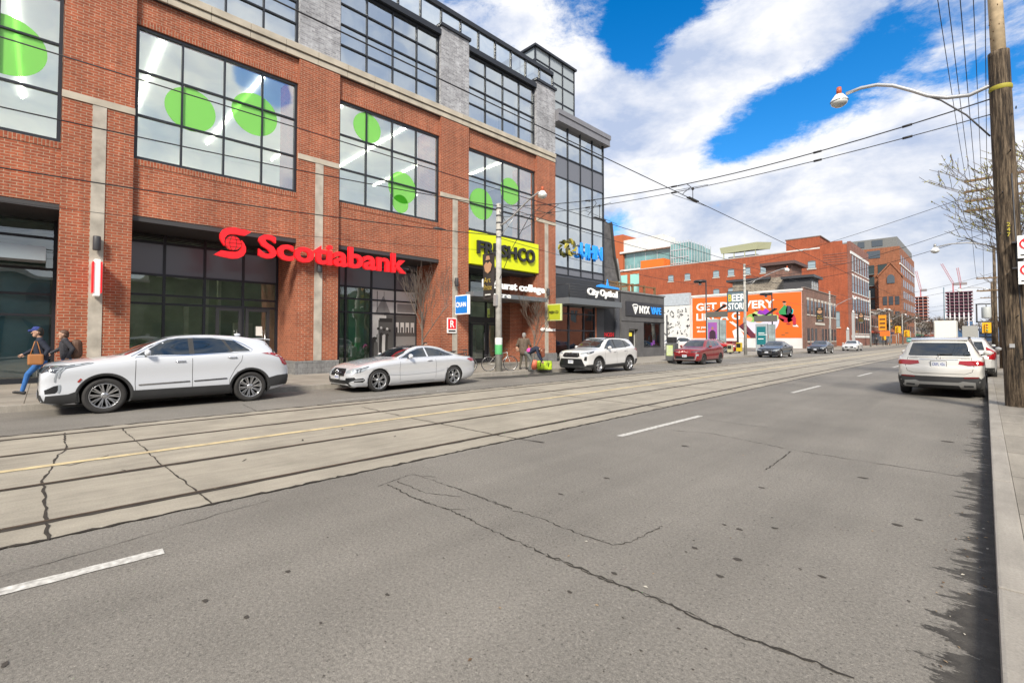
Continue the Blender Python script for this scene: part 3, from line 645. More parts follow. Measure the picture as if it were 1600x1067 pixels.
class Car:
    def __init__(s,name,label,cat,spec,loc,rz=0,group='cars parked along the kerb'):
        s.S=spec; s.L=spec['L']; s.W=spec['W']; s.pt=paint(spec['pn'],spec['pc'],spec.get('pm',0),spec.get('pr',.3)); s.T=thing(name,label,cat,loc,rz,group); s.body()
    def body(s):
        S=s.S; L=s.L; W=s.W/2
        base=np.concatenate([[0,.012,.035,.07],np.linspace(.12,L-.12,74),[L-.07,L-.035,L-.012,L]])
        zt=prof(S['top'],base); zs=prof(S['belt'],base); zb=prof(S['bot'],base); hw=prof(S['plan'],base)*W; wr=prof(S['roofw'],base)
        rows=[]
        for i in range(len(base)):
            T,Sh,B,w=zt[i],zs[i],zb[i],hw[i]; dz=max(T-Sh,.004); g=min(1,max(0,(dz-.10)/.22)); g=g*g*(3-2*g); r=wr[i]*W
            tk=S.get('tuck',.03)
            low=[(0,B),(.5*w,B),(w-.17,B),(w-.07-tk,B+.012),(w-.02-tk*.7,B+.09),(w-tk*.25,B+.30*(Sh-B)),(w-.016,B+.56*(Sh-B)),(w-.001,B+.80*(Sh-B)),(w-.022,Sh-.05),(w-.045,Sh-.008),(w-.075,Sh+.004)]
            c=w-.075
            A=[(c*.93,Sh+.35*dz),(c*.80,Sh+.62*dz),(c*.62,Sh+.80*dz),(c*.45,Sh+.90*dz),(c*.22,Sh+.98*dz),(0,T)]
            k=c-.012
            Bp=[(k+(r-k)*.36,Sh+.33*dz),(k+(r-k)*.80,Sh+.72*dz),(r,T-.070),(r-.06,T-.026),(r*.5,T-.006),(0,T)]
            up=[(a[0]*(1-g)+b[0]*g,a[1]*(1-g)+b[1]*g) for a,b in zip(A,Bp)]
            rows.append(low+up)
        m=len(rows[0]); sub=3; n=(m-1)*sub+1
        V=[];Fc=[]
        for i,rw in enumerate(rows):
            a=np.array(rw); t=np.arange(m); tt=np.linspace(0,m-1,n); pts=np.stack([cr(t,a[:,0],tt) if 0 else np.interp(tt,t,a[:,0]),np.interp(tt,t,a[:,1])],1)
            # Catmull-Rom rounding
            P0=np.vstack([a[1]*[-1,1],a,a[-2]*[-1,1]]); out=[]
            for q in tt:
                j=min(int(q),m-2); u=q-j; p0,p1,p2,p3=P0[j],P0[j+1],P0[j+2],P0[j+3]
                out.append(.5*((2*p1)+(-p0+p2)*u+(2*p0-5*p1+4*p2-p3)*u*u+(-p0+3*p1-3*p2+p3)*u**3))
            h=np.array(out); h[:,0]=np.maximum(h[:,0],0); h[0,0]=0; h[-1,0]=0
            ring=[(x,base[i]-L/2,z) for x,z in h]+[(-x,base[i]-L/2,z) for x,z in h[-2:0:-1]]
            V+=ring
        k=len(ring)
        for i in range(len(rows)-1):
            for j in range(k): Fc.append((i*k+j,i*k+(j+1)%k,(i+1)*k+(j+1)%k,(i+1)*k+j))
        # rounded caps: shrink rings towards centre
        def cap(off,y,sgn):
            nonlocal V,Fc
            ring=[Vector(v) for v in V[off:off+k]]; c=sum(ring,Vector())/k; prev=off
            for f,d in ((.94,.018),(.75,.035),(.4,.045),(.1,.048)):
                st=len(V); V+=[tuple(c+(v-c)*f+Vector((0,sgn*d,0))) for v in ring]
                for j in range(k):
                    q=(prev+j,prev+(j+1)%k,st+(j+1)%k,st+j); Fc.append(q if sgn>0 else q[::-1])
                prev=st
            Fc.append(tuple(range(prev,prev+k)) if sgn>0 else tuple(range(prev,prev+k))[::-1])
        cap(0,0,-1); cap((len(rows)-1)*k,0,1)
        me=bpy.data.meshes.new('body'); me.from_pydata(V,[],Fc)
        bm=bmesh.new(); bm.from_mesh(me); bmesh.ops.recalc_face_normals(bm,faces=bm.faces); s.bvh=BVHTree.FromBMesh(bm); bm.to_mesh(me); bm.free()
        me.materials.append(s.pt); me.materials.append(INTK); me.polygons.foreach_set('use_smooth',[True]*len(me.polygons))
        o=bpy.data.objects.new('body',me); COL.objects.link(o)
        # wheel wells
        R_=S['wr']; s.wh=[(S['fo']-L/2),(S['fo']+S['wb']-L/2)]
        cut=[]
        for yw in s.wh:
            for sg in (1,-1):
                cb=MB(); a=R_+S.get('gap',.055); cb.lathe((sg*(W-.13)-.2,yw,R_),[(a,0),(a,.4)],40,'X'); co=cb.build('cut',INTK,None,fix=True,local=True); cut.append(co)
                md=o.modifiers.new('b','BOOLEAN'); md.operation='DIFFERENCE'; md.solver='EXACT'; md.object=co
        bpy.context.view_layer.update(); dg=bpy.context.evaluated_depsgraph_get(); me2=bpy.data.meshes.new_from_object(o.evaluated_get(dg)); o.modifiers.clear()
        if len(me2.polygons)>500: o.data=me2
        for c in cut: bpy.data.objects.remove(c)
        me=o.data; me.name='body'
        if len(me.materials)<2: me.materials.append(INTK)
        for p in me.polygons:
            c=p.center; inside=False
            for yw in s.wh:
                d=math.hypot(c.y-yw,c.z-R_)
                if d<R_+S.get('gap',.055)+.004 and abs(c.x)<W-.005: inside=True
            if inside and (abs(p.normal.x)>.9 and abs(c.x)<W-.3 or abs(p.normal.x)<.25): p.material_index=1
            elif p.normal.z<-.8 and c.z<S['wr']+.1: p.material_index=1
        boxuv(me) if not me.uv_layers else None
        o.parent=s.T; s.B=o
    # ---- panels that lie on the body surface
    def proj(s,p,mode,off):
        L=s.L
        if mode in 'SR': d=Vector((-1 if mode=='S' else 1,0,0)); o=Vector((3 if mode=='S' else -3,p[0]-L/2,p[1]))
        elif mode=='F': d=Vector((0,1,0)); o=Vector((p[0],-L/2-1,p[1]))
        elif mode=='B': d=Vector((0,-1,0)); o=Vector((p[0],L/2+1,p[1]))
        else: d=Vector((0,0,-1)); o=Vector((p[0],p[1]-L/2,4))
        h=s.bvh.ray_cast(o,d)
        if h[0] is None: h=s.bvh.find_nearest(Vector((o.x if mode not in 'SR' else math.copysign(s.W/2,o.x),min(max(o.y,-L/2),L/2),min(o.z,1.7))))
        return h[0]+h[1]*off
    def panel(s,polys,mode,off,step=.07,mb=None):
        mb=mb or MB()
        for poly in polys:
            bm=bmesh.new(); vs=[bm.verts.new((a,b,0)) for a,b in poly]; bm.faces.new(vs)
            xs=[a for a,b in poly]; ys=[b for a,b in poly]
            for lo,hi,n in ((min(xs),max(xs),Vector((1,0,0))),(min(ys),max(ys),Vector((0,1,0)))):
                q=math.ceil(lo/step)*step
                while q<hi:
                    bmesh.ops.bisect_plane(bm,geom=bm.verts[:]+bm.edges[:]+bm.faces[:],plane_co=n*q,plane_no=n,dist=1e-5); q+=step
            bmesh.ops.triangulate(bm,faces=bm.faces); bmesh.ops.recalc_face_normals(bm,faces=bm.faces); bm.verts.index_update()
            for md in (mode if isinstance(mode,(list,tuple)) else [mode]):
                pt=[s.proj(v.co,md,off) for v in bm.verts]; fs=[tuple(v.index for v in f.verts) for f in bm.faces]
                nd={'S':Vector((1,0,0)),'R':Vector((-1,0,0)),'F':Vector((0,-1,0)),'B':Vector((0,1,0)),'T':Vector((0,0,1))}[md]
                if fs:
                    a,b,c=[pt[i] for i in fs[len(fs)//2]]
                    if (b-a).cross(c-a).dot(nd)<0: fs=[f[::-1] for f in fs]
                mb.add(pt,fs,True)
            bm.free()
        return mb
    def P(s,name,polys,mode,off,m,parent=None,step=.07,**k):
        mb=s.panel(polys,mode,off,step)
        o=mb.build(name,m,None,local=True,**k); o.parent=parent or s.T; return o
    def both(s,name,polys,off,m,step=.07,parent=None):
        return [s.P(name,polys,md,off,m,parent,step) for md in ('S','R')]
    def strip(s,pts,w,mode,off,mb):
        """narrow band following pts"""
        q=[Vector((a,b)) for a,b in pts]; out=[]
        for i in range(len(q)-1):
            n=max(1,int((q[i+1]-q[i]).length/.06)); out+=[q[i].lerp(q[i+1],k/n) for k in range(n)]
        out.append(q[-1]); L=[];Rr=[]
        for i,p in enumerate(out):
            t=(out[min(i+1,len(out)-1)]-out[max(i-1,0)]); t=t.normalized(); n=Vector((-t.y,t.x))*w/2; L.append(s.proj(p+n,mode,off)); Rr.append(s.proj(p-n,mode,off))
        m=len(L); fs=[(i,i+1,m+i+1,m+i) for i in range(m-1)]; mb.add(L+Rr,fs,True); return mb
    def seams(s,lines,w=.010,modes=('S','R'),m=None,name='door_seam',off=.0022):
        if 'grille' in name or 'grill' in name or name=='vent_blade':
            mb=MB()
            for md in modes:
                for l in lines: s.strip(l,w,md,off,mb)
            o=mb.build(name,m or SEAM,None,local=True); o.parent=s.T; return o
        for md in modes:
            for l in lines:
                mb=MB(); s.strip(l,w,md,off,mb); o=mb.build(name,m or SEAM,None,local=True); o.parent=s.T
        return o
    def arch(s,w=.05,m=None,off=.010,lo=-.12,name='wheel_arch_trim'):
        R_=s.S['wr']; a=R_+s.S.get('gap',.055)-.006
        for yw in s.wh:
            for md in ('S','R'):
                mb=MB(); p0=[];p1=[];p2=[]
                for i in range(33):
                    an=math.pi*(lo+(1-2*lo)*i/32); 
                    z0,z1=R_+a*math.sin(an),R_+(a+w)*math.sin(an); yc=yw+s.L/2
                    A=s.proj((yc+(a+w*.4)*math.cos(an),max(z0,.16)),md,0); Bq=s.proj((yc+(a+w)*math.cos(an),max(z1,.16)),md,.002)
                    sx=1 if md=='S' else -1; x=A.x+sx*off; p0.append((x-sx*.05,yw+a*math.cos(an),max(z0,.14))); p1.append((x,yw+(a+.004)*math.cos(an),max(z0,.14)));p2.append((Bq.x+sx*.004,Bq.y,Bq.z))
                n=33; fs=[(i,i+1,n+i+1,n+i) for i in range(n-1)]+[(n+i,n+i+1,2*n+i+1,2*n+i) for i in range(n-1)]
                mb.add(p0+p1+p2,fs,True); o=mb.build(name,m or CLAD,None,local=True); o.parent=s.T
    def wheels(s,style=10,rim=None,wd=.22,m=None,dark=False):
        R_=s.S['wr']; rr=rim or R_*.66; W=s.W/2
        b=MB(); b.lathe((0,0,0),[(rr-.01,-wd/2+.03),(rr,-wd/2+.012),(R_-.035,-wd/2),(R_-.008,-wd/2+.02),(R_,-wd/2+.05),(R_,wd/2-.05),(R_-.008,wd/2-.02),(R_-.035,wd/2),(rr,wd/2-.012),(rr-.01,wd/2-.03)],48,'X',False)
        b.lathe((0,0,0),[(R_-.06,wd/2-.003),(R_-.055,wd/2+.002),(R_-.05,wd/2-.003)],48,'X',False)
        ty=b.build('wheel',TYRE,None,local=True)
        b=MB(); b.mi(0).lathe((0,0,0),[(rr-.035,-.02),(rr-.012,wd/2-.02),(rr+.004,wd/2-.006),(rr+.006,wd/2-.02)],48,'X',False)
        b.mi(1).lathe((0,0,0),[(0.001,.0),(rr-.02,.0)],40,'X'); b.mi(1).lathe((0,0,0),[(.0,.02),(rr*.55,.02),(rr*.55,-.01)],30,'X')
        b.mi(0).lathe((0,0,0),[(.075,.03),(.07,wd/2-.045),(.035,wd/2-.035),(.0,wd/2-.034)],20,'X')
        for k in range(5): an=2*math.pi*k/5+.3; b.mi(1).lathe((wd/2-.042,.050*math.cos(an),.050*math.sin(an)),[(.0,.006),(.009,.006),(.009,-.01)],8,'X')
        def spoke(an,w0,w1,tw=0):
            ca,sa=math.cos(an),math.sin(an); c2,s2=math.cos(an+tw),math.sin(an+tw); r0,r1=.05,rr-.012
            vs=[]
            for (r,c_,s_,wdd,xx) in ((r0,ca,sa,w0,wd/2-.045),(r1,c2,s2,w1,wd/2-.012)):
                for u,x in ((-1,-.02),(-.75,0),(.75,0),(1,-.02)):
                    vs.append((xx+x,r*c_-u*wdd/2*s_,r*s_+u*wdd/2*c_))
            b.mi(0).add(vs,[(0,1,5,4),(1,2,6,5),(2,3,7,6),(0,4,7,3)])
        if style=='multi':
            for k in range(10): spoke(2*math.pi*k/10+.1,.03,.042); 
            for k in range(10): spoke(2*math.pi*k/10+.1,.02,.022,.22)
        elif style=='star':
            for k in range(6):
                spoke(2*math.pi*k/6,.05,.022,-.17); spoke(2*math.pi*k/6,.05,.022,.17)
        elif style=='five':
            for k in range(5): spoke(2*math.pi*k/5+.3,.05,.035,-.14);spoke(2*math.pi*k/5+.3,.05,.035,.14)
        else:
            for k in range(style): spoke(2*math.pi*k/style,.045,.04)
        rm=b.build('rim',[m or ALLOY,ALLOYD],None,local=True); rm.parent=ty
        first=True
        for yw in s.wh:
            for sg in (1,-1):
                if first: wq,rq=ty,rm; first=False
                else:
                    wq=ty.copy(); COL.objects.link(wq); rq=rm.copy(); COL.objects.link(rq); rq.parent=wq
                wq.parent=s.T; wq.location=(sg*(W-.02-wd/2-s.S.get('inset',.0)),yw,R_); wq.rotation_euler=(random.random()*6 if sg>0 else -random.random(),0,0 if sg>0 else math.pi)
                if sg<0: wq.rotation_euler=(0,0,math.pi)
    def mirror(s,t,z,m=None):
        for sg,md in ((1,'S'),(-1,'R')):
            p=s.proj((t,z),md,0); b=MB(); b.mi(0).sph((p.x+sg*.15,p.y,z+.07),.5,14,(.21,.13,.155)); b.mi(1).tube([(p.x-sg*.02,p.y-.02,z-.0),(p.x+sg*.10,p.y-.01,z+.03)],.022)
            o=b.build('side_mirror',[m or s.pt,CLAD],None,local=True); o.parent=s.T
    def handles(s,lst,m=CHROME):
        for t,z in lst:
            for sg,md in ((1,'S'),(-1,'R')):
                p=s.proj((t,z),md,0); b=MB(); b.tube([(p.x-sg*.005,p.y-.10,z),(p.x+sg*.028,p.y-.085,z),(p.x+sg*.030,p.y+.075,z+.004),(p.x-sg*.005,p.y+.09,z+.004)],.013,8); b.mi(1); 
                o=b.build('door_handle',[m],None,local=True); o.parent=s.T
    def plate(s,mode,z,txt,x=0,w=.30,h=.15,col=(0.05,.07,.3)):
        p=s.proj((x,z),mode,0); sg=-1 if mode=='F' else 1; y=p.y+sg*.025
        b=MB(); b.mi(2).box(x-w/2-.012,x+w/2+.012,y-sg*.012,y-sg*.002,z-h/2-.012,z+h/2+.012); b.mi(0).box(x-w/2,x+w/2,y-sg*.01,y,z-h/2,z+h/2)
        b.mi(1); lettering(b,txt,(x-w*.42*(-sg),y,z-h*.25),(-sg,0,0),(0,0,1),w*.84,h*.5,.002,.01)
        o=b.build('number_plate',[PLATE,PLATEB,CLAD],None,local=True); o.parent=s.T
def mir(poly): return [(-a,b) for a,b in poly]
# ---------------------------------------------------------------- white crossover in the foreground
SUVPLAN=[(0,.86),(.06,.925),(.18,.965),(.45,.985),(.9,1),(2.4,1),(3.8,1),(4.3,.975),(4.6,.93),(4.74,.87),(4.815,.80)]
X5=dict(L=4.815,W=1.90,wb=2.857,fo=.985,wr=.378,pn='pearl_white_paint',pc=(.55,.575,.62),gap=.06,
 top=[(0,.98),(.05,1.06),(.2,1.11),(.6,1.17),(1.05,1.215),(1.25,1.26),(1.65,1.45),(2.05,1.625),(2.4,1.70),(2.9,1.725),(3.5,1.70),(4.0,1.64),(4.24,1.585),(4.34,1.50),(4.55,1.22),(4.68,1.13),(4.76,1.05),(4.815,.92)],
 belt=[(0,.90),(.1,.99),(.3,1.045),(.7,1.09),(1.2,1.13),(1.5,1.17),(2.5,1.20),(3.5,1.245),(4.1,1.26),(4.5,1.19),(4.7,1.06),(4.815,.88)],
 bot=[(0,.30),(.2,.24),(.6,.22),(4.2,.24),(4.6,.30),(4.815,.38)],plan=SUVPLAN,
 roofw=[(0,.78),(1.2,.78),(1.9,.70),(2.5,.675),(3.6,.665),(4.2,.65),(4.6,.74),(4.815,.74)])
c=Car('parked_suv','white crossover with black sill trim, parked leftmost at the far kerb before the bank','suv',X5,(-14.36,2.375,0))
c.wheels('multi',.262); c.arch(.06)
c.both('side_window',[[(1.52,1.235),(2.08,1.585),(2.30,1.62),(2.50,1.625),(2.515,1.235)]],.004,CARGLASS)
c.both('side_window',[[(2.62,1.24),(2.61,1.63),(3.0,1.63),(3.20,1.605),(3.40,1.275),(3.38,1.265)]],.004,CARGLASS)
c.both('side_window',[[(3.46,1.285),(3.27,1.595),(3.5,1.56),(3.82,1.33),(3.84,1.295)]],.004,CARGLASS)
c.both('window_pillar',[[(2.515,1.235),(2.50,1.625),(2.61,1.63),(2.62,1.24)],[(3.40,1.27),(3.20,1.605),(3.27,1.595),(3.46,1.285)]],.0035,CLAD)
c.seams([[(1.42,1.215),(1.75,1.42),(2.10,1.595),(2.35,1.64),(2.7,1.65),(3.1,1.645),(3.45,1.595),(3.72,1.46),(3.90,1.335),(3.86,1.285),(3.4,1.255),(2.5,1.222),(1.5,1.20)]],.022,m=CHROME,name='chrome_strip',off=.005)
c.P('windshield',[[(-.70,1.24),(.70,1.24),(.60,1.56),(.52,1.63),(-.52,1.63),(-.60,1.56)]],'F',.004,CARGLASS)
c.P('rear_window',[[(-.60,1.18),(.60,1.18),(.55,1.5),(-.55,1.5)]],'B',.004,CARGLASS)
c.both('rear_window',[[(4.24,1.47),(4.36,1.47),(4.56,1.25),(4.50,1.235)]],.005,CARGLASS)
c.seams([[(1.50,1.19),(1.49,.60),(1.50,.46),(1.56,.34)],[(2.565,1.2),(2.57,.36)],[(3.66,1.24),(3.62,1.05),(3.48,.85),(3.36,.60),(3.36,.45)]])
c.both('sill_trim',[[(1.40,.24),(1.42,.46),(3.40,.47),(3.44,.24)]],.008,CLAD)
c.seams([[(1.55,.575),(2.52,.60)],[(2.60,.60),(3.30,.625)]],.028,m=CHROME,name='door_moulding',off=.012)
c.both('bumper_trim',[[(.05,.30),(.07,.44),(.40,.46),(.56,.52),(.585,.28),(.30,.25)]],.008,CLAD)
c.both('bumper_trim',[[(4.25,.34),(4.24,.58),(4.5,.64),(4.79,.66),(4.79,.40)]],.008,CLAD)
c.P('bumper_trim',[[(-.80,.30),(-.80,.46),(.80,.46),(.80,.30)]],'F',.008,CLAD); c.P('bumper_trim',[[(-.80,.38),(-.80,.64),(.80,.64),(.80,.38)]],'B',.008,CLAD)
hl=c.both('headlight',[[(.05,.95),(.20,.90),(.34,.99),(.80,1.09),(.72,1.10),(.42,1.06),(.16,1.01)]],.006,LAMPD,.04)
c.seams([[(.14,.965),(.38,1.025),(.76,1.085)]],.016,m=LENS,name='daylight_strip',off=.009); c.seams([[(.30,1.0),(.235,.93),(.20,.80),(.20,.72)],[(.35,1.0),(.28,.92),(.25,.80)]],.026,m=LENS,name='daylight_strip',off=.010)
c.both('fog_lamp_vent',[[(.06,.48),(.05,.56),(.19,.64),(.29,.66),(.27,.54),(.20,.49)]],.006,GRILLE,.04)
c.seams([[(.27,.66),(.27,.55),(.25,.50)]],.04,m=LENS,name='fog_lamp',off=.010)
c.seams([[(.55,.70),(.60,.77)]],.035,m=mat('side_marker_red',(.35,.03,.02),.3),name='side_marker',off=.012)
for sx in (1,-1):
    c.P('headlight',[[(sx*.45,.93),(sx*.52,1.03),(sx*.86,1.06),(sx*.90,.95),(sx*.78,.90)][::sx]],'F',.006,LAMPD,step=.05)
g=c.P('grille',[[(-.42,.62),(-.50,.80),(-.42,1.0),(.42,1.0),(.50,.80),(.42,.62)]],'F',.010,GRILLE,step=.05)
c.seams([[(-.42,.62),(-.51,.80),(-.43,1.0),(.43,1.0),(.51,.80),(.42,.62),(-.42,.62)]]+[[(x,.66),(x*1.05,.97)] for x in (-.35,-.25,-.15,.15,.25,.35)],.016,('F',),CHROME,'grille_mesh',.014)
b=MB(); b.mi(0).prism([(-.07,.06),(.07,.06),(.05,-.03),(0,-.07),(-.05,-.03)],lambda A,B,d:(A,c.proj((0,.86),'F',.03+d).y,.86+B),0,.01); o=b.build('shield_emblem',CHROME,None,local=True); o.parent=c.T
c.P('lower_grille',[[(-.6,.34),(-.62,.52),(.62,.52),(.6,.34)]],'F',.012,GRILLE); c.plate('F',.42,'CPWT 318'); c.plate('B',.85,'CPWT 318')
tl=c.both('tail_light',[[(4.10,1.235),(4.38,1.245),(4.62,1.19),(4.74,1.00),(4.74,.90),(4.62,.95),(4.54,1.12),(4.35,1.185)]],.008,REDL,.05)
for sx in (1,-1): c.P('tail_light',[[(sx*.62,1.12),(sx*.84,1.12),(sx*.86,.90),(sx*.76,.92)]],'B',.008,REDL)
c.mirror(1.70,1.225); c.handles([(2.33,1.085),(3.42,1.145)])
b=MB(); b.obox((0,4.28-2.4075,1.605),(1,0,0),(0,1,-.12),(0,.12,1),.60,.12,.012); o=b.build('roof_spoiler',c.pt,None,local=True); o.parent=c.T
b=MB(); b.sph((0,1.35,1.72),.05,10,(.5,1.6,.8)); o=b.build('roof_antenna',c.pt,None,local=True); o.parent=c.T
# ---------------------------------------------------------------- silver coupe
E1=dict(L=4.83,W=1.86,wb=2.873,fo=.86,wr=.338,pn='silver_paint',pc=(.68,.70,.74),pm=.35,pr=.22,gap=.035,
 top=[(0,.62),(.05,.70),(.2,.79),(.6,.90),(1.1,.985),(1.42,1.02),(1.8,1.18),(2.2,1.335),(2.55,1.395),(2.9,1.40),(3.3,1.35),(3.8,1.19),(4.15,1.065),(4.35,1.035),(4.6,1.02),(4.72,.98),(4.83,.85)],
 belt=[(0,.58),(.1,.68),(.35,.77),(.8,.865),(1.4,.935),(2.0,.965),(3.0,1.0),(3.7,1.015),(4.3,.98),(4.65,.92),(4.83,.80)],
 bot=[(0,.22),(.2,.17),(.6,.16),(4.2,.18),(4.6,.24),(4.83,.34)],plan=[(0,.74),(.05,.83),(.15,.905),(.4,.97),(.9,1),(2.4,.995),(3.7,1),(4.25,.965),(4.6,.90),(4.76,.83),(4.83,.76)],
 roofw=[(0,.78),(1.4,.76),(2.1,.66),(2.7,.625),(3.3,.60),(3.9,.62),(4.3,.72),(4.83,.72)])
c=Car('parked_coupe','silver two-door coupe with star rims parked at far kerb behind the nearest white crossover','car',E1,(-13.97,8.83,0))
c.wheels('star',.245); 
c.both('side_window',[[(1.66,1.0),(2.05,1.18),(2.38,1.285),(2.62,1.31),(2.64,1.03)]],.004,CARGLASS)
c.both('side_window',[[(2.70,1.03),(2.68,1.315),(2.95,1.30),(3.25,1.235),(3.66,1.09),(3.70,1.055)]],.004,CARGLASS)
c.seams([[(1.60,.99),(2.05,1.20),(2.4,1.305),(2.8,1.325),(3.1,1.285),(3.4,1.205),(3.74,1.085),(3.74,1.045),(2.7,1.015),(1.6,.985)]],.014,m=CHROME,name='chrome_strip',off=.005)
c.P('windshield',[[(-.68,1.03),(-.2,1.035),(.2,1.035),(.68,1.03),(.55,1.28),(.47,1.345),(-.47,1.345),(-.55,1.28)]],'F',.004,CARGLASS)
c.P('roof_panel',[[(-.46,2.30),(.46,2.30),(.46,3.1),(-.46,3.1)]],'T',.004,CARGLASS)
c.P('rear_window',[[(-.50,1.10),(.50,1.10),(.42,1.30),(-.42,1.30)]],'B',.004,CARGLASS)
c.seams([[(1.60,.96),(1.57,.7),(1.58,.32),(1.62,.24)],[(2.92,.99),(2.97,.75),(2.95,.35),(2.92,.24)],[(1.62,.26),(2.9,.255)]],.009)
c.seams([[(1.15,.50),(1.8,.46),(2.9,.50),(3.3,.56)]],.01,m=mat('crease_shadow_silver',(.34,.36,.39),.3,metal=.5,coat=1),name='crease_shade_strip',off=.003)  # darker silver strip paints the shade of a side crease
c.both('sill_trim',[[(1.24,.165),(1.24,.21),(3.35,.225),(3.38,.18)]],.012,c.pt)
for sx in (1,-1):
    h=c.P('headlight',[[(sx*.50,.57),(sx*.48,.63),(sx*.60,.72),(sx*.84,.76),(sx*.86,.66),(sx*.70,.59)]],'F',.006,LENS,step=.05)
    c.P('fog_lamp_vent',[[(sx*.50,.34),(sx*.52,.44),(sx*.80,.47),(sx*.84,.38),(sx*.6,.30)]],'F',.006,GRILLE,step=.05)
    c.P('tail_light',[[(sx*.45,.80),(sx*.45,.92),(sx*.86,.93),(sx*.86,.82)]],'B',.006,REDL)
c.both('headlight',[[(.10,.58),(.11,.66),(.50,.775),(.46,.71),(.30,.625)]],.007,LENS,.05)
c.seams([[(.16,.68),(.36,.735),(.52,.775)]],.022,m=LAMPD,name='lamp_brow',off=.011); c.seams([[(.17,.60),(.20,.70)],[(.24,.61),(.29,.72)]],.025,m=LAMPD,name='lamp_brow',off=.0115)
c.both('fog_lamp_vent',[[(.09,.33),(.10,.42),(.34,.44),(.40,.38),(.33,.32)]],.007,GRILLE,.05)
c.seams([[(.10,.375),(.36,.385)]],.016,m=c.pt,name='vent_blade',off=.014)
c.both('tail_light',[[(4.30,.905),(4.52,.935),(4.70,.90),(4.72,.82),(4.5,.83)]],.007,REDL,.05)
c.P('grille',[[(-.42,.50),(-.44,.60),(-.36,.70),(.36,.70),(.44,.60),(.42,.50)]],'F',.008,GRILLE,step=.05)
c.seams([[(-.43,.605),(.43,.605)]],.035,('F',),CHROME,'grille_bar',.014); c.seams([[(-.42,.50),(-.45,.60),(-.36,.70),(.36,.70),(.45,.60),(.42,.50),(-.42,.50)]],.016,('F',),CHROME,'grille_frame',.012)
p=c.proj((0,.6),'F',0); b=MB(); b.lathe((0,p.y-.035,.605),[(.085,0),(.098,-.008),(.105,0),(.098,.012)],28,'Y',False); 
for k in range(3): an=math.pi/2+k*2*math.pi/3; b.tube([(0,p.y-.036,.605),(.088*math.cos(an),p.y-.036,.605+.088*math.sin(an))],[.014,.005],5)
o=b.build('ring_emblem',CHROME,None,local=True); o.parent=c.T
c.P('lower_grille',[[(-.70,.20),(-.62,.38),(.62,.38),(.70,.20)]],'F',.010,GRILLE); c.seams([[(-.85,.24),(-.72,.20),(.72,.20),(.85,.24)]],.03,('F',),c.pt,'lip',.025)
c.plate('F',.46,'BVKL 204',w=.27,h=.13); c.mirror(1.92,.985); c.handles([(2.70,.905)],c.pt)
# ---------------------------------------------------------------- white compact suv with black cladding
RV=dict(L=4.6,W=1.855,wb=2.69,fo=.93,wr=.362,pn='solid_white_paint',pc=(.60,.60,.60),gap=.06,
 top=[(0,.92),(.06,1.02),(.2,1.08),(.6,1.13),(1.0,1.17),(1.2,1.22),(1.6,1.45),(1.95,1.625),(2.3,1.685),(2.9,1.69),(3.6,1.665),(4.05,1.61),(4.2,1.53),(4.42,1.20),(4.52,1.08),(4.6,.95)],
 belt=[(0,.86),(.1,.96),(.35,1.02),(.9,1.07),(1.4,1.10),(2.5,1.13),(3.5,1.19),(4.1,1.21),(4.4,1.12),(4.6,.90)],
 bot=[(0,.28),(.25,.23),(.6,.22),(4.0,.25),(4.4,.32),(4.6,.42)],plan=[(0,.76),(.06,.86),(.18,.93),(.45,.98),(.9,1),(3.6,1),(4.1,.975),(4.4,.92),(4.6,.82)],
 roofw=[(0,.78),(1.2,.76),(1.8,.69),(2.4,.665),(3.6,.65),(4.1,.63),(4.6,.72)],pr=.3)
def suv_common(c,z0=1.13,grillez=(.80,1.0)):
    c.both('side_window',[[(1.45,1.14),(1.95,1.50),(2.15,1.585),(2.36,1.595),(2.38,1.155)]],.004,CARGLASS)
    c.both('side_window',[[(2.47,1.16),(2.46,1.60),(3.15,1.59),(3.30,1.56),(3.33,1.20)]],.004,CARGLASS)
    c.both('side_window',[[(3.41,1.215),(3.38,1.55),(3.55,1.52),(3.88,1.30),(3.84,1.26)]],.004,CARGLASS)
    c.both('window_pillar',[[(2.38,1.155),(2.36,1.595),(2.46,1.60),(2.47,1.16)],[(3.33,1.20),(3.30,1.56),(3.38,1.55),(3.41,1.215)]],.0035,CLAD)
    c.P('windshield',[[(-.68,1.20),(.68,1.20),(.58,1.54),(.50,1.62),(-.50,1.62),(-.58,1.54)]],'F',.004,CARGLASS)
    c.P('rear_window',[[(-.58,1.18),(.58,1.18),(.52,1.5),(-.52,1.5)]],'B',.004,CARGLASS)
    c.seams([[(1.42,1.10),(1.41,.60),(1.46,.34)],[(2.42,1.13),(2.44,.36)],[(3.40,1.18),(3.38,1.0),(3.22,.72),(3.18,.36)]])
    c.both('sill_trim',[[(1.35,.24),(1.38,.40),(3.22,.44),(3.26,.26)]],.008,CLAD)
c=Car('parked_suv','white compact suv with black wheel arches and black lower grille parked before the vape shop','suv',RV,(-13.68,19.82,0))
c.wheels('five',.24); c.arch(.07); suv_common(c)
c.P('grille',[[(-.50,.82),(-.42,.97),(.42,.97),(.50,.82),(.38,.76),(-.38,.76)]],'F',.008,GRILLE,step=.06)
c.P('lower_grille',[[(-.74,.40),(-.60,.70),(.60,.70),(.74,.40),(.55,.33),(-.55,.33)]],'F',.008,GRILLE,step=.06); c.P('bumper_trim',[[(-.82,.28),(-.82,.38),(.82,.38),(.82,.28)]],'F',.012,CLAD)
for sx in (1,-1):
    c.P('headlight',[[(sx*.52,.90),(sx*.50,.96),(sx*.88,1.03),(sx*.88,.93)]],'F',.007,LENS,step=.06); c.P('fog_lamp_vent',[[(sx*.70,.62),(sx*.74,.80),(sx*.82,.80),(sx*.80,.60)]],'F',.007,GRILLE,step=.06)
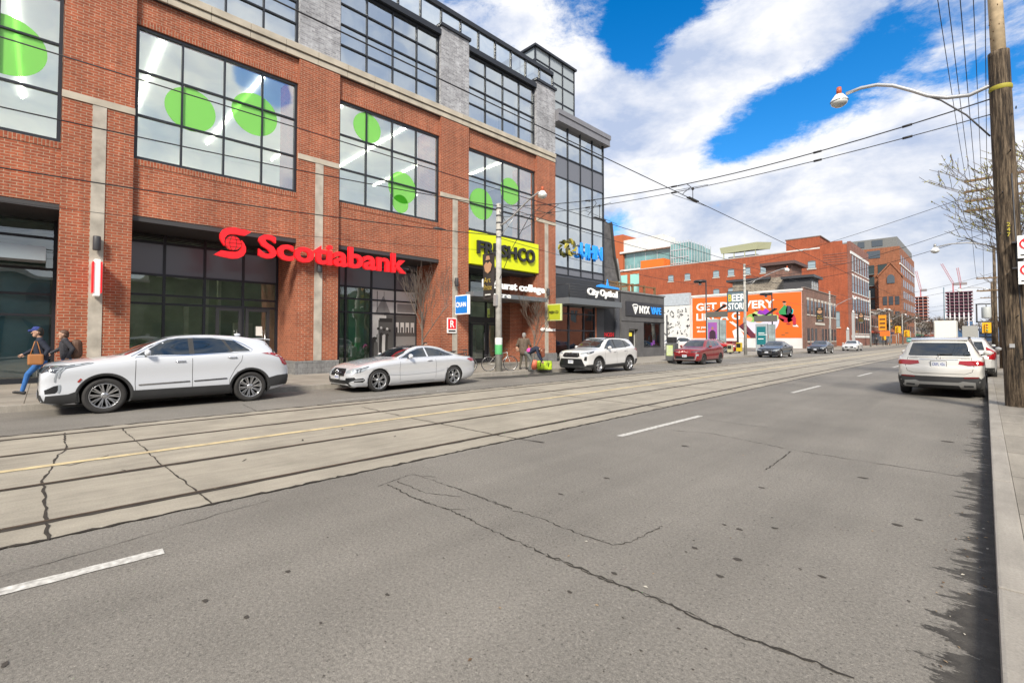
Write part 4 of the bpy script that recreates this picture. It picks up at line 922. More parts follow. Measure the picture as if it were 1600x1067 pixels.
c.both('headlight',[[(.08,.92),(.09,.98),(.62,1.05),(.50,.98),(.30,.93)]],.007,LAMPD,.06); c.both('bumper_trim',[[(.06,.28),(.08,.42),(.56,.44),(.57,.25)],[(4.15,.32),(4.14,.60),(4.58,.62),(4.58,.44)]],.008,CLAD)
c.both('tail_light',[[(4.05,1.12),(4.2,1.16),(4.45,1.08),(4.5,.98),(4.3,1.02)]],.007,REDL,.06)
p=c.proj((0,.93),'F',0); b=MB(); b.tube([(.10*math.cos(a),p.y-.02,.93+.065*math.sin(a)) for a in np.linspace(0,2*math.pi,17)],.009,6); b.tube([(-.05,p.y-.02,.97),(.05,p.y-.02,.97)],.008,6); b.tube([(0,p.y-.02,.865),(0,p.y-.02,.97)],.008,6); o=b.build('oval_emblem',CHROME,None,local=True); o.parent=c.T
c.plate('F',.55,'CKJR 750'); c.mirror(1.68,1.13); c.handles([(2.22,1.0),(3.18,1.05)],c.pt)
for sx in (1,-1):
    b=MB(); b.tube([(sx*.575,-.40,1.615),(sx*.575,-.25,1.665),(sx*.565,1.2,1.655),(sx*.555,1.4,1.60)],.018,8); o=b.build('roof_rail',CLAD,None,local=True); o.parent=c.T
# ---------------------------------------------------------------- red hatchback
SO=dict(L=4.2,W=1.80,wb=2.60,fo=.83,wr=.335,pn='dark_red_paint',pc=(.20,.012,.016),gap=.045,
 top=[(0,.82),(.06,.93),(.2,1.0),(.6,1.05),(.95,1.09),(1.1,1.14),(1.5,1.40),(1.8,1.54),(2.2,1.60),(2.9,1.60),(3.6,1.56),(3.85,1.52),(4.02,1.30),(4.12,1.0),(4.2,.86)],
 belt=[(0,.78),(.1,.88),(.35,.94),(.9,1.0),(1.4,1.04),(2.5,1.08),(3.5,1.15),(3.9,1.15),(4.1,.98),(4.2,.82)],
 bot=[(0,.26),(.25,.21),(3.8,.22),(4.2,.34)],plan=[(0,.80),(.06,.88),(.2,.95),(.5,.99),(.9,1),(3.4,1),(3.9,.97),(4.1,.92),(4.2,.85)],
 roofw=[(0,.78),(1.1,.76),(1.7,.69),(2.4,.665),(3.6,.65),(4.2,.74)])
c=Car('parked_hatchback','dark red boxy hatchback with silver lower bumper bar parked at far kerb','car',SO,(-13.4,30.8,0))
c.wheels('five',.225,m=ALLOYD)
c.both('side_window',[[(1.35,1.08),(1.75,1.38),(1.95,1.48),(2.2,1.50),(2.22,1.10)],[(2.30,1.11),(2.28,1.505),(2.95,1.50),(3.0,1.16)],[(3.08,1.17),(3.04,1.49),(3.35,1.46),(3.5,1.25)]],.004,CARGLASS)
c.P('windshield',[[(-.64,1.13),(.64,1.13),(.56,1.44),(.48,1.52),(-.48,1.52),(-.56,1.44)]],'F',.004,CARGLASS)
c.P('grille',[[(-.58,.36),(-.64,.54),(.64,.54),(.58,.36)]],'F',.008,GRILLE); c.seams([[(-.66,.33),(-.72,.56)],[(.66,.33),(.72,.56)],[(-.66,.33),(.66,.33)]],.05,('F',),ALLOY,'bumper_bar',.016)
for sx in (1,-1):
    c.P('headlight',[[(sx*.40,.78),(sx*.40,.83),(sx*.86,.88),(sx*.86,.80)]],'F',.007,LAMPD,step=.06); c.P('fog_lamp',[[(sx*.70,.56),(sx*.70,.68),(sx*.82,.68),(sx*.82,.56)]],'F',.007,LENS,step=.06)
c.seams([[(1.38,1.04),(1.36,.6),(1.4,.3)],[(2.26,1.06),(2.28,.32)],[(3.1,1.1),(3.05,.8),(2.9,.35)]]); c.both('tail_light',[[(3.80,1.35),(4.02,1.25),(4.14,.85),(4.02,.82)]],.007,REDL,.06)
c.both('sill_trim',[[(1.2,.22),(1.22,.30),(3.0,.32),(3.02,.23)]],.008,CLAD); c.plate('F',.55,'CEMN 482'); c.mirror(1.55,1.06); c.handles([(2.08,.95),(2.85,1.0)],c.pt)
# ---------------------------------------------------------------- sedans
def sedan_spec(pn,pc,pm=.3,L=4.85,H=1.45):
    k=L/4.85; q=H/1.45
    T=lambda l:[(a*k,b*q) for a,b in l]; U=lambda l:[(a*k,b) for a,b in l]
    return dict(L=L,W=1.85,wb=2.88*k,fo=.90*k,wr=.335,pn=pn,pc=pc,pm=pm,gap=.045,
 top=T([(0,.62),(.05,.74),(.2,.83),(.7,.93),(1.15,.99),(1.35,1.03),(1.85,1.27),(2.25,1.42),(2.6,1.45),(3.1,1.43),(3.5,1.36),(4.0,1.16),(4.15,1.10),(4.5,1.08),(4.7,1.05),(4.85,.90)]),
 belt=T([(0,.58),(.1,.70),(.35,.79),(.9,.89),(1.5,.95),(2.5,.98),(3.6,1.01),(4.2,1.01),(4.6,.97),(4.85,.85)]),
 bot=U([(0,.24),(.25,.18),(4.4,.20),(4.85,.34)]),plan=U([(0,.76),(.05,.85),(.18,.92),(.45,.975),(.9,1),(3.8,1),(4.3,.97),(4.65,.91),(4.85,.80)]),
 roofw=U([(0,.78),(1.3,.76),(2.1,.66),(2.6,.63),(3.3,.61),(4.0,.66),(4.3,.74),(4.85,.74)]))
def sedan(name,label,sp,loc,txt,rz=0,group='cars parked along the kerb',grille=.38):
    c=Car(name,label,'car',sp,loc,rz,group); k=sp['L']/4.85
    Z=lambda l:[(a*k,b) for a,b in l]
    c.wheels('five',.225)
    c.both('side_window',[Z([(1.65,1.0),(2.0,1.19),(2.3,1.33),(2.5,1.355),(2.52,1.02)])],.004,CARGLASS)
    c.both('side_window',[Z([(2.60,1.025),(2.58,1.36),(3.0,1.345),(3.25,1.29),(3.35,1.05)])],.004,CARGLASS); c.both('side_window',[Z([(3.40,1.055),(3.33,1.25),(3.62,1.10),(3.66,1.07)])],.004,CARGLASS)
    c.P('windshield',[[(-.64,1.04),(.64,1.04),(.55,1.28),(.47,1.37),(-.47,1.37),(-.55,1.28)]],'F',.004,CARGLASS)
    c.P('rear_window',[[(-.55,1.14),(.55,1.14),(.46,1.33),(-.46,1.33)]],'B',.004,CARGLASS)
    c.P('grille',[[(-grille,.40),(-grille-.03,.66),(grille+.03,.66),(grille,.40)]],'F',.008,GRILLE)
    c.seams([[(-grille,.40),(-grille-.03,.66),(grille+.03,.66),(grille,.40),(-grille,.40)]],.02,('F',),CHROME,'grille_frame',.012)
    for sx in (1,-1): c.P('headlight',[[(sx*.46,.60),(sx*.46,.66),(sx*.84,.74),(sx*.85,.64)]],'F',.007,LENS,step=.06); c.P('tail_light',[[(sx*.45,.85),(sx*.45,.97),(sx*.84,.97),(sx*.84,.86)]],'B',.007,REDL,step=.06); c.P('fog_lamp_vent',[[(sx*.52,.34),(sx*.52,.46),(sx*.8,.48),(sx*.8,.36)]],'F',.007,GRILLE,step=.06)
    c.both('headlight',[Z([(.10,.62),(.12,.70),(.46,.77),(.40,.69)])],.007,LENS,.06); c.both('tail_light',[Z([(4.4,.90),(4.5,.99),(4.75,.96),(4.76,.86)])],.007,REDL,.06)
    c.seams([Z([(1.6,.96),(1.57,.6),(1.62,.28)]),Z([(2.56,1.0),(2.58,.28)]),Z([(3.45,1.02),(3.42,.8),(3.25,.5),(3.2,.3)])]); c.plate('F',.48,txt,w=.28,h=.13); c.mirror(1.85*k,.97); c.handles([(2.38*k,.90),(3.28*k,.93)],c.pt); return c

sedan('parked_sedan','charcoal sedan with chromed grille parked in front of the orange mural',sedan_spec('charcoal_paint',(.014,.018,.028)),(-13.35,46.7,0),'BTRA 061')
sedan('parked_sedan','black sedan with narrow chrome nose parked beside the brick end of the mural building',sedan_spec('black_blue_paint',(.006,.008,.014)),(-13.3,62.9,0),'CHLP 339',grille=.28)
sedan('parked_sedan','white sedan parked farthest off at the far kerb by the tall warehouse',sedan_spec('sedan_white_paint',(.60,.60,.60),0,4.7,1.46),(-13.2,80.5,0),'AVBD 127',grille=.45)
# ---------------------------------------------------------------- white suv at the near kerb, seen from behind
GB=dict(L=4.63,W=1.83,wb=2.83,fo=.86,wr=.352,pn='polar_white_paint',pc=(.58,.57,.54),gap=.05,tuck=.02,
 top=[(0,.85),(.06,.98),(.2,1.05),(.7,1.11),(1.05,1.16),(1.2,1.21),(1.6,1.45),(1.9,1.60),(2.3,1.655),(3.2,1.66),(4.0,1.63),(4.22,1.605),(4.30,1.56),(4.47,1.20),(4.545,1.085),(4.60,1.00),(4.63,.86)],
 belt=[(0,.80),(.1,.92),(.35,.99),(.9,1.05),(1.5,1.08),(2.6,1.11),(3.8,1.13),(4.3,1.13),(4.5,1.05),(4.58,.98),(4.63,.84)],
 bot=[(0,.27),(.25,.21),(4.1,.22),(4.45,.25),(4.63,.30)],plan=[(0,.78),(.06,.86),(.18,.93),(.45,.98),(.9,1),(3.7,1),(4.1,.995),(4.35,.975),(4.5,.95),(4.58,.92),(4.63,.88)],
 roofw=[(0,.78),(1.2,.76),(1.8,.70),(2.4,.685),(3.6,.675),(4.2,.665),(4.5,.80),(4.63,.84)])
c=Car('parked_suv','white suv parked at the near kerb seen from behind with wide red tail lamps','suv',GB,(-.93,19.80,0),math.pi)
c.wheels('five',.235,wd=.235); c.arch(.05)
rw=c.P('rear_window',[[(-.645,1.155),(-.56,1.47),(-.54,1.50),(.54,1.50),(.56,1.47),(.645,1.155),(.60,1.14),(-.60,1.14)]],'B',.004,CARGLASS,step=.05)
b=MB(); q=[c.proj((x,1.175+abs(x-.0)*.0),'B',.02) for x in (.02,.15,.30)]; b.tube([c.proj((0.0,1.165),'B',.03),c.proj((-.28,1.185),'B',.02)],.012,6); b.sph(c.proj((0.0,1.16),'B',.02),.03,8); o=b.build('rear_wiper',CLAD,None,local=True); o.parent=c.T
for sx in (1,-1):
    c.P('tail_light',[[(sx*.40,.925),(sx*.42,1.005),(sx*.80,1.02),(sx*.86,.99),(sx*.86,.90),(sx*.60,.885)]],'B',.010,REDL,step=.05)
    c.P('reflector',[[(sx*.50,.545),(sx*.50,.585),(sx*.78,.60),(sx*.78,.565)]],'B',.022,mat('reflector_red',(.16,.012,.012),.3),step=.06)
c.both('tail_light',[[(4.30,.91),(4.33,1.0),(4.56,1.0),(4.60,.95),(4.56,.90)]],.010,REDL,.05)
c.P('bumper_trim',[[(-.80,.24),(-.85,.50),(-.78,.60),(-.4,.585),(.4,.585),(.78,.60),(.85,.50),(.80,.24)]],'B',.012,CLAD,step=.06)
c.both('bumper_trim',[[(4.14,.25),(4.14,.62),(4.40,.60),(4.59,.56),(4.58,.28)]],.010,CLAD,.06)
c.P('skid_plate',[[(-.72,.30),(-.72,.45),(-.48,.47),(-.40,.435),(.40,.435),(.48,.47),(.72,.45),(.72,.30),(.45,.28),(.40,.36),(-.40,.36),(-.45,.28)]],'B',.030,mat('brushed_bumper',(.30,.30,.29),.4,metal=.5),step=.06)
for sx in (1,-1): c.P('exhaust_trim',[[(sx*.50,.33),(sx*.50,.37),(sx*.68,.37),(sx*.68,.33)]],'B',.036,GRILLE,step=.06)
c.seams([[(-.66,1.0),(-.70,.86),(-.66,.72),(-.52,.66),(.52,.66),(.66,.72),(.70,.86),(.66,1.0)],[(-.645,1.11),(-.66,1.03)],[(.645,1.11),(.66,1.03)],[(-.62,1.09),(.62,1.09)]],.010,('B',),name='tailgate_seam')
c.seams([[(-.40,1.035),(.40,1.035)]],.014,('B',),CHROME,'plate_brow',.012); c.plate('B',.915,'CRPL 426',w=.31,h=.155)
b=MB(); p=c.proj((0,1.075),'B',0); b.lathe((0,p.y+.012,1.078),[(.036,0),(.042,.006),(.047,0)],20,'Y',False); o=b.build('ring_emblem',CHROME,None,local=True); o.parent=c.T
for sx in (-.62,.45): 
    b=MB(); n_=7
    for k in range(n_): pp=c.proj((sx+k*.027,1.06),'B',.004); b.obox(pp,(1,0,0),(0,1,0),(0,0,1),.009,.002,.010)
    o=b.build('badge_lettering',CHROME,None,local=True); o.parent=c.T
c.both('side_window',[[(1.45,1.11),(1.95,1.47),(2.15,1.55),(2.36,1.56),(2.38,1.12)],[(2.47,1.125),(2.46,1.565),(3.2,1.555),(3.24,1.14)],[(3.31,1.145),(3.28,1.55),(3.8,1.52),(4.05,1.35),(4.10,1.17)]],.004,CARGLASS)
c.seams([[(2.42,1.1),(2.44,.34)],[(3.28,1.1),(3.25,.9),(3.12,.4)]]); c.mirror(1.62,1.11); c.handles([(2.25,1.0),(3.1,1.02)],c.pt)
b=MB(); b.obox((0,4.22-2.315,1.60),(1,0,0),(0,1,-.25),(0,.25,1),.59,.10,.012); o=b.build('roof_spoiler',c.pt,None,local=True); o.parent=c.T
for sx in (1,-1):
    b=MB(); b.tube([(sx*.585,-.40,1.60),(sx*.59,-.25,1.655),(sx*.59,1.3,1.650),(sx*.58,1.65,1.60)],.02,8); o=b.build('roof_rail',CLAD,None,local=True); o.parent=c.T
# second suv and farther cars on the near kerb
def simple_suv(name,label,pn,pc,loc,rz,tail=True,group='cars parked at the near kerb'):
    sp=dict(RV); sp['pn']=pn; sp['pc']=pc
    c=Car(name,label,'suv',sp,loc,rz,group); c.wheels('five',.24); suv_common(c); c.mirror(1.68,1.13)
    for sx in (1,-1): c.P('tail_light',[[(sx*.62,1.30),(sx*.66,.85),(sx*.86,.82),(sx*.84,1.15)] if tail else [(sx*.45,.9),(sx*.45,1.0),(sx*.86,1.0),(sx*.86,.9)]],'B',.010,REDL,step=.06); c.P('headlight',[[(sx*.52,.88),(sx*.50,.96),(sx*.88,1.03),(sx*.88,.93)]],'F',.007,LENS,step=.06)
    c.both('tail_light',[[(4.20,.85),(4.18,1.12),(4.40,1.10),(4.56,.85)]],.010,REDL,.06)
    c.P('bumper_trim',[[(-.84,.30),(-.84,.52),(.84,.52),(.84,.30)]],'B',.010,CLAD); c.P('grille',[[(-.6,.5),(-.5,.9),(.5,.9),(.6,.5)]],'F',.008,GRILLE); c.plate('B',.80,'BNRS 815'); return c
simple_suv('parked_suv','white suv parked directly ahead of the white suv with the wide tail lamps','second_white_paint',(.55,.55,.54),(-.62,27.6,0),math.pi)
sedan('parked_sedan','silvery pink sedan parked third along the near kerb',sedan_spec('rosy_silver_paint',(.42,.30,.30),.3),(-.55,34.6,0),'CMTE 570',math.pi,'cars parked at the near kerb')
simple_suv('parked_suv','pale grey suv parked fourth along the near kerb','pale_grey_paint',(.45,.46,.46),(-.65,41.5,0),math.pi)
sedan('parked_sedan','dark blue sedan parked fifth along the near kerb',sedan_spec('navy_paint',(.03,.05,.12),.2),(-.6,49,0),'CDRV 266',math.pi,'cars parked at the near kerb')
# lot cars
simple_suv('lot_suv','white suv standing in the parking lot by the white graffitied wall','lot_white_paint',(.72,.72,.70),(-24.2,49.5,.16),-.25,False,'cars in the parking lot')
sedan('lot_sedan','bright red sedan in the parking lot behind the red hatchback',sedan_spec('bright_red_paint',(.50,.02,.02),0),(-20.9,52,.16),'CAZB 904',math.pi*.5,'cars in the parking lot')
# ================================================================ signs on the big building
SRED=mat('sign_red',(.80,.012,.018),.35,emit=.25); SBLUE=mat('sign_blue',(.02,.28,.85),.35,emit=.2); SWHITE=mat('sign_white',(.86,.86,.84),.4,emit=.12); SLIME=mat('sign_lime',(.68,.74,.005),.4)
SBLACK=mat('sign_black',(.02,.02,.022),.4); SOLIVE=mat('sign_olive',(.42,.36,.04),.4); PBLUE=mat('panel_blue',(.01,.22,.72),.4); SLIMED=mat('sign_lime_dark',(.42,.47,.03),.45); STEELD=mat('galvanised_steel',(.38,.38,.37),.45,metal=.6,var=.15); SDK=mat('sign_charcoal',(.05,.05,.055),.5)
t=thing('bank_sign','red letters spelling the bank name with a globe emblem across the brick piers','sign',(-19.8,9,4.7))
b=MB(); x0=-19.84
for seg in ((5.9,7.2),(9.2,12.6)): b.box(x0,x0-.04,seg[0],seg[1],5.0,5.06)
b.box(x0,x0-.06,7.2,9.2,5.0,5.06); b.build('support_rail',SDK,t)
b=MB(); lettering(b,'Scotiabank',P(402,403,X=-19.8),(0,1,0),(0,0,1),6.55,.93,.16,.028); b.build('lettering',SRED,t)
o=P(329,0,X=-19.8); ly=4.32; lz=4.60; W_,H_=1.22,1.18
up=[(1.0,.93),(.80,.97),(.52,1.0),(.36,.97),(.22,.88),(.15,.74),(.15,.60),(.20,.48),(.27,.38),(.255,.50),(.27,.62),(.34,.73),(.45,.78),(.60,.79),(.82,.78)]
b=MB(); f=lambda a,q,d:(-19.8+d,ly+a*W_,lz+q*H_)
b.prism(up,f,-.06,.10); b.prism([(1-a,1-q) for a,q in up],f,-.06,.10); b.build('ribbon',SRED,t,fix=True)
b=MB(); b.mi(0); disc(b,(-19.84,ly+.5*W_,lz+.5*H_),.27,*XW,.10,36)
b.mi(1)
for e in (1,.42):
    pts=[(-19.73,ly+.5*W_+.272*e*math.cos(a),lz+.5*H_+.272*math.sin(a)) for a in np.linspace(0,2*math.pi,33)]; b.tube(pts,.010,5)
for q in (-.14,0,.14): h=math.sqrt(.27**2-q*q); b.tube([(-19.73,ly+.5*W_-h,lz+.5*H_+q),(-19.73,ly+.5*W_+h,lz+.5*H_+q)],.008,5)
b.build('globe',[SRED,mat('line_dark_red',(.12,.01,.01),.5)],t)
# lime sign
t=thing('grocery_sign','lime yellow sign panel with dark raised letters above the entrance','sign',(-19.95,19.3,5.75))
b=MB(); b.box(-19.90,-20.30,16.52,22.16,5.77,7.60); b.build('panel',SLIME,t,bevel=.02)
b=MB(); lettering(b,'FRESH',(-19.9,16.98,6.38),*XW,3.1,.74,.14,.028); b.build('lettering',SBLACK,t); b=MB(); lettering(b,'CO',(-19.9,20.22,6.32),*XW,1.48,.84,.14,.028); b.build('lettering',SBLACK,t)
# hospital network sign on the glazed wing
def swirl(b,org,r,xd,zd,k0,k1,t=.06):
    xd,zd=Vector(xd),Vector(zd); nd=xd.cross(zd); o=Vector(org)
    for i in range(8):
        a=i*math.pi/4; pts=[]
        for (rr,aa) in ((.45,0),(.62,.15),(.88,.35),(1,.75),(.98,1.02),(.80,.85),(.60,.55),(.48,.3)): pts.append((r*rr*math.cos(a+aa),r*rr*math.sin(a+aa)))
        b.mi(k0 if i%2 else k1).prism(pts,lambda A,B_,d:o+xd*A+zd*B_+nd*d,0,t)
t=thing('hospital_sign','blue letters UHN beside an olive ring emblem on the glazed wing','sign',(-19.9,26.7,7.3))
b=MB(); lettering(b,'UHN',(-19.88,26.45,7.35),*XW,2.6,1.0,.14,.018); b.build('lettering',SBLUE,t,)
b=MB(); swirl(b,(-19.9,25.35,7.85),.62,*XW,0,1,.12); b.build('ring_emblem',[SOLIVE,mat('sign_olive_dark',(.10,.09,.02),.5)],t,fix=True)
b=MB(); b.box(-19.97,-20.02,26.3,29.1,7.55,7.6).box(-19.97,-20.02,26.3,29.1,8.15,8.2); b.build('support_rail',SDK,t)
# entrance canopy and its white letters
t=thing('canopy_sign','white letters of the centre name standing on the grey entrance canopy','sign',(-20.4,19.3,3.9))
b=MB(); b.box(-19.35,-22.0,16.3,22.4,3.93,4.18); b.build('canopy',mat('canopy_zinc',(.14,.155,.17),.45),t)
b=MB(); lettering(b,'bathurst college',(-19.45,17.0,4.32),*XW,5.15,.58,.08,.03); b.build('lettering',SWHITE,t)
b=MB(); lettering(b,'centre',(-19.37,17.05,3.96),*XW,2.1,.24,.03,.02); b.build('lettering',SWHITE,t)
t=thing('optical_sign','white letters City Optical on the railed grey canopy of the glazed wing','sign',(-20,27,3.9))
b=MB(); b.box(-18.9,-20.1,24.0,30.2,3.92,4.32); b.build('canopy',mat('canopy_zinc'),t)
b=MB(); b.tube([(-18.95,24.05,4.32),(-18.95,24.05,5.2),(-18.95,30.1,5.2),(-18.95,30.1,4.32)],.03,6)
for z in (4.5,4.68,4.86,5.04): b.tube([(-18.95,24.05,z),(-18.95,30.1,z)],.018,5)
for y in (26,28): b.tube([(-18.95,y,4.32),(-18.95,y,5.2)],.02,5)
b.tube([(-18.95,24.1,5.2),(-20,24.1,5.2)],.02,5); b.tube([(-18.95,30.1,5.2),(-20,30.1,5.2)],.02,5); b.build('railing',DARK,t)
b=MB(); lettering(b,'City Optical',(-18.88,25.9,4.45),*XW,3.6,.62,.10,.02); b.build('lettering',SWHITE,t)
b=MB(); b.prism([(0,0),(2.9,0),(2.7,.12),(1.5,.16),(1.35,.62),(1.25,.16),(.6,.22),(.1,.1)],lambda A,B_,d:(-18.86+d,26.9+A,5.22+B_),0,.06); b.build('blue_mark',SBLUE,t)
# projecting blade signs on the piers
def blade(name,label,y,z0,z1,x0,x1,face,border,txt,tcol,tw,th,extra=None,th_=.16):
    t=thing(name,label,'sign',((x0+x1)/2,y,z0))
    b=MB(); b.box(x0,x1,y-th_/2,y+th_/2,z0,z1); b.build('box',border,t,bevel=.015)
    b=MB(); b.box(x0+.05,x1-.05,y-th_/2-.012,y-th_/2+.01,z0+.06,z1-.06); b.build('face',face,t)
    b=MB(); b.tube([(-20.1,y,z0+.2),(x0,y,z0+.2)],.02,6).tube([(-20.1,y,z1-.2),(x0,y,z1-.2)],.02,6); b.build('bracket',SDK,t)
    if txt: b=MB(); lettering(b,txt,(x0+(x1-x0)*.5-tw/2+(extra or 0),y-th_/2-.022,(z0+z1)/2-th/2),*YW,tw,th,.012,.02); b.build('lettering',tcol,t)
    return t
t=blade('hospital_blade_sign','blue square sign with white letters UHN projecting from the brick pier','x' and 15.55,2.90,3.92,-19.86,-18.80,PBLUE,SWHITE,'UHN',SWHITE,.52,.24,.14)
b=MB(); swirl(b,(-19.62,15.55-.10,3.41),.15,(1,0,0),(0,0,1),0,0,.012); b.build('ring_emblem',[SWHITE],t,fix=True)
blade('grocery_blade_sign','lime square sign with black letters projecting from the last brick pier',23.02,2.78,3.84,-19.86,-18.75,SLIMED,mat('sign_pale_lime',(.60,.66,.30),.5),'FRESH CO',SBLACK,.78,.17)
t=thing('bank_blade_sign','narrow red and white blade sign on the pier behind the nearest crossover','sign',(-19.6,1.13,2.9))
b=MB(); b.box(-19.95,-19.5,1.05,1.21,2.95,4.10); b.build('box',SWHITE,t,bevel=.03)
b=MB(); b.box(-19.93,-19.47,1.01,1.05,3.05,4.02).box(-19.93,-19.47,1.21,1.25,3.05,4.02); b.build('face',SRED,t,bevel=.01)
t=thing('letter_sign','red square sign with white letter R over a white strip on the brick pier','sign',(-19.97,15.3,1.9))
b=MB(); b.box(-19.93,-19.98,15.02,15.62,1.93,2.72); b.build('panel',SWHITE,t); b=MB(); b.box(-19.92,-19.94,15.06,15.58,2.14,2.68); b.build('face',SRED,t)
b=MB(); lettering(b,'R',(-19.92,15.20,2.22),*XW,.26,.38,.012,.01); b.build('lettering',SWHITE,t)
b=MB(); b.box(-19.92,-19.935,15.08,15.56,1.99,2.08); b.build('black_strip',SBLACK,t)
t=thing('address_sign','small white street address letters on the last brick pier','sign',(-19.97,23,2.1)); b=MB(); b.box(-19.955,-19.98,22.4,23.9,2.13,2.17); b.build('rail',SDK,t); b=MB(); lettering(b,'480 Bathurst',(-19.955,22.35,2.12),*XW,1.5,.22,.03,.01); b.build('lettering',SWHITE,t)
for y,z in ((1.12,4.42),(8.22,4.42),(15.55,4.42),(23.02,4.42)):
    b=MB(); b.lathe((-19.84,y,z),[(.0,0),(.09,0),(.10,.02),(.10,.42),(.09,.45),(0,.45)],16); b.box(-19.94,-19.99,y-.05,y+.05,z+.15,z+.3)
    one('wall_light',b,SDK,{1.12:'black cylindrical wall light above the red and white blade sign',8.22:'black cylindrical wall light on the pier behind the bank lettering',15.55:'black cylindrical wall light above the blue blade sign',23.02:'black cylindrical wall light above the lime blade sign'}[y],'wall light',group='cylindrical lights on the brick piers')
# ================================================================ low shops
NY=thing('vape_shop','low dark grey shop with a black sign board, glazed door and square window','building',(-20,35.3,.15))
GREYW=mat('dark_grey_render',(.105,.103,.105),.75,var=.22,vscale=1.2,bump=.2,bscale=14); BLKW=mat('black_painted_wall',(.028,.029,.033),.7,var=.25,vscale=1)
b=MB(); b.box(-20,-28,38.25,38.85,.15,5.3).box(-20,-28,34.4,35.3,.15,3.15).box(-20,-28,31.85,33.0,.15,3.15).box(-20,-28,33.0,34.4,2.42,3.15).box(-20,-28,35.3,38.25,.15,.92).box(-20,-28,31.85,38.25,3.15,5.3); b.box(-28,-28.1,31.85,38.85,.15,5.3)
b.build('wall',GREYW,NY)
b=MB(); b.box(-19.92,-20.3,31.75,38.95,5.3,5.42); b.build('coping',mat('coping_grey',(.20,.20,.20),.7,var=.2),NY); b=MB(); b.box(-19.95,-20.05,31.9,38.8,3.05,3.17); b.build('ledge',GREYW,NY)
b=MB(); b.box(-20.05,-20.15,35.32,35.42,.94,3.03).box(-20.05,-20.15,38.13,38.23,.94,3.03).box(-20.052,-20.15,35.42,38.13,.94,1.04).box(-20.052,-20.15,35.42,38.13,2.93,3.03); w_=b.build('window',SBLACK,NY)
b=MB(); b.quad((-20.1,35.42,1.04),(-20.1,38.13,1.04),(-20.1,38.13,2.93),(-20.1,35.42,2.93)); b.build('pane',glassy('vape_glass',(.25,.28,.27),.12),w_)
b=MB(); b.box(-20.25,-20.3,37.3,37.6,1.15,1.5).box(-20.25,-20.3,37.0,37.3,1.05,1.3); b.build('purple_light',mat('purple_neon',(.45,.05,.6),.5,emit=1.2),w_)
b=MB(); b.box(-20.3,-20.36,33.02,33.14,.15,2.4).box(-20.3,-20.36,34.26,34.38,.15,2.4).box(-20.302,-20.36,33.14,34.26,2.3,2.4); d_=b.build('door',mat('door_frame_pale',(.55,.55,.52),.5),NY)
b=MB(); b.box(-20.31,-20.35,33.14,34.26,.2,2.3); b.build('pane',SBLACK,d_); b=MB(); b.box(-20.28,-20.3,33.45,33.9,1.85,2.15); b.build('open_sign',mat('yellow_sign',(.7,.55,.05),.5,emit=.4),d_)
t=thing('vape_sign','black board with a white diamond emblem and white and blue letters NYX VAPE','sign',(-19.95,35.6,3.45))
b=MB(); b.box(-19.94,-20.0,32.5,38.65,3.46,4.62); b.build('board',mat('board_black',(.035,.036,.042),.35),t)
b=MB(); lettering(b,'NYX',(-19.93,34.5,3.72),*XW,1.62,.62,.05,.02); b.build('lettering',SWHITE,t); b=MB(); lettering(b,'VAPE',(-19.93,36.35,3.72),*XW,1.75,.60,.05,.02); b.build('lettering',SBLUE,t)
b=MB(); F_=lambda A,B_,d:(-19.93+d,33.85+A,4.04+B_)
for pl in ([(-.45,.28),(-.22,.40),(.22,.40),(.45,.28),(.36,.26),(.2,.32),(-.2,.32),(-.36,.26)],[(-.45,.28),(-.36,.26),(.0,-.30),(.0,-.44)],[(.45,.28),(0,-.44),(0,-.30),(.36,.26)],[(-.2,.2),(.2,.2),(0,-.15)]): b.prism(pl,F_,0,.04)
b.build('diamond_emblem',SWHITE,t,fix=True)
BK=thing('black_annex','black painted annex with red lettering between the glazed wing and the vape shop','building',(-20.3,30.8,.15))
b=MB(); b.box(-20.25,-28,29.75,31.8,.15,5.0); b.build('wall',BLKW,BK); b=MB(); b.box(-20.1,-20.3,31.35,31.83,.15,5.1); b.build('pilaster',mat('pilaster_blue_grey',(.09,.095,.11),.6),BK)
b=MB(); lettering(b,'NOSH',(-20.22,29.9,1.78),*XW,1.25,.34,.02,.03); b.build('lettering',mat('graffiti_red',(.55,.02,.03),.5),BK)
WOOD=mat('weathered_wood',(.20,.125,.06),.8,var=.35,vscale=5)
t=thing('roof_railing','brown wooden deck railing along the flat roof of the vape shop','railing',(-20.6,34,5.4))
b=MB(); b.box(-20.55,-20.65,28.2,38.3,6.05,6.15); b.build('top_rail',WOOD,t)
b=MB(); b.box(-20.56,-20.64,28.2,38.3,5.15,5.25); b.build('bottom_rail',WOOD,t)
for y in (28.2,30.2,32.2,34.5,36.4,38.2): b=MB(); b.box(-20.52,-20.68,y,y+.16,5.0,6.2); b.build('post',WOOD,t)
b=MB()
for k in range(40): 
    y=28.45+k*.14
    b.box(-20.58,-20.62,y,y+.04,5.25,6.05)
b.build('balusters',WOOD,t,kind='stuff')
b=MB(); b.box(-20.6,-27,28.2,38.3,4.98,5.04); b.build('deck',WOOD,t)
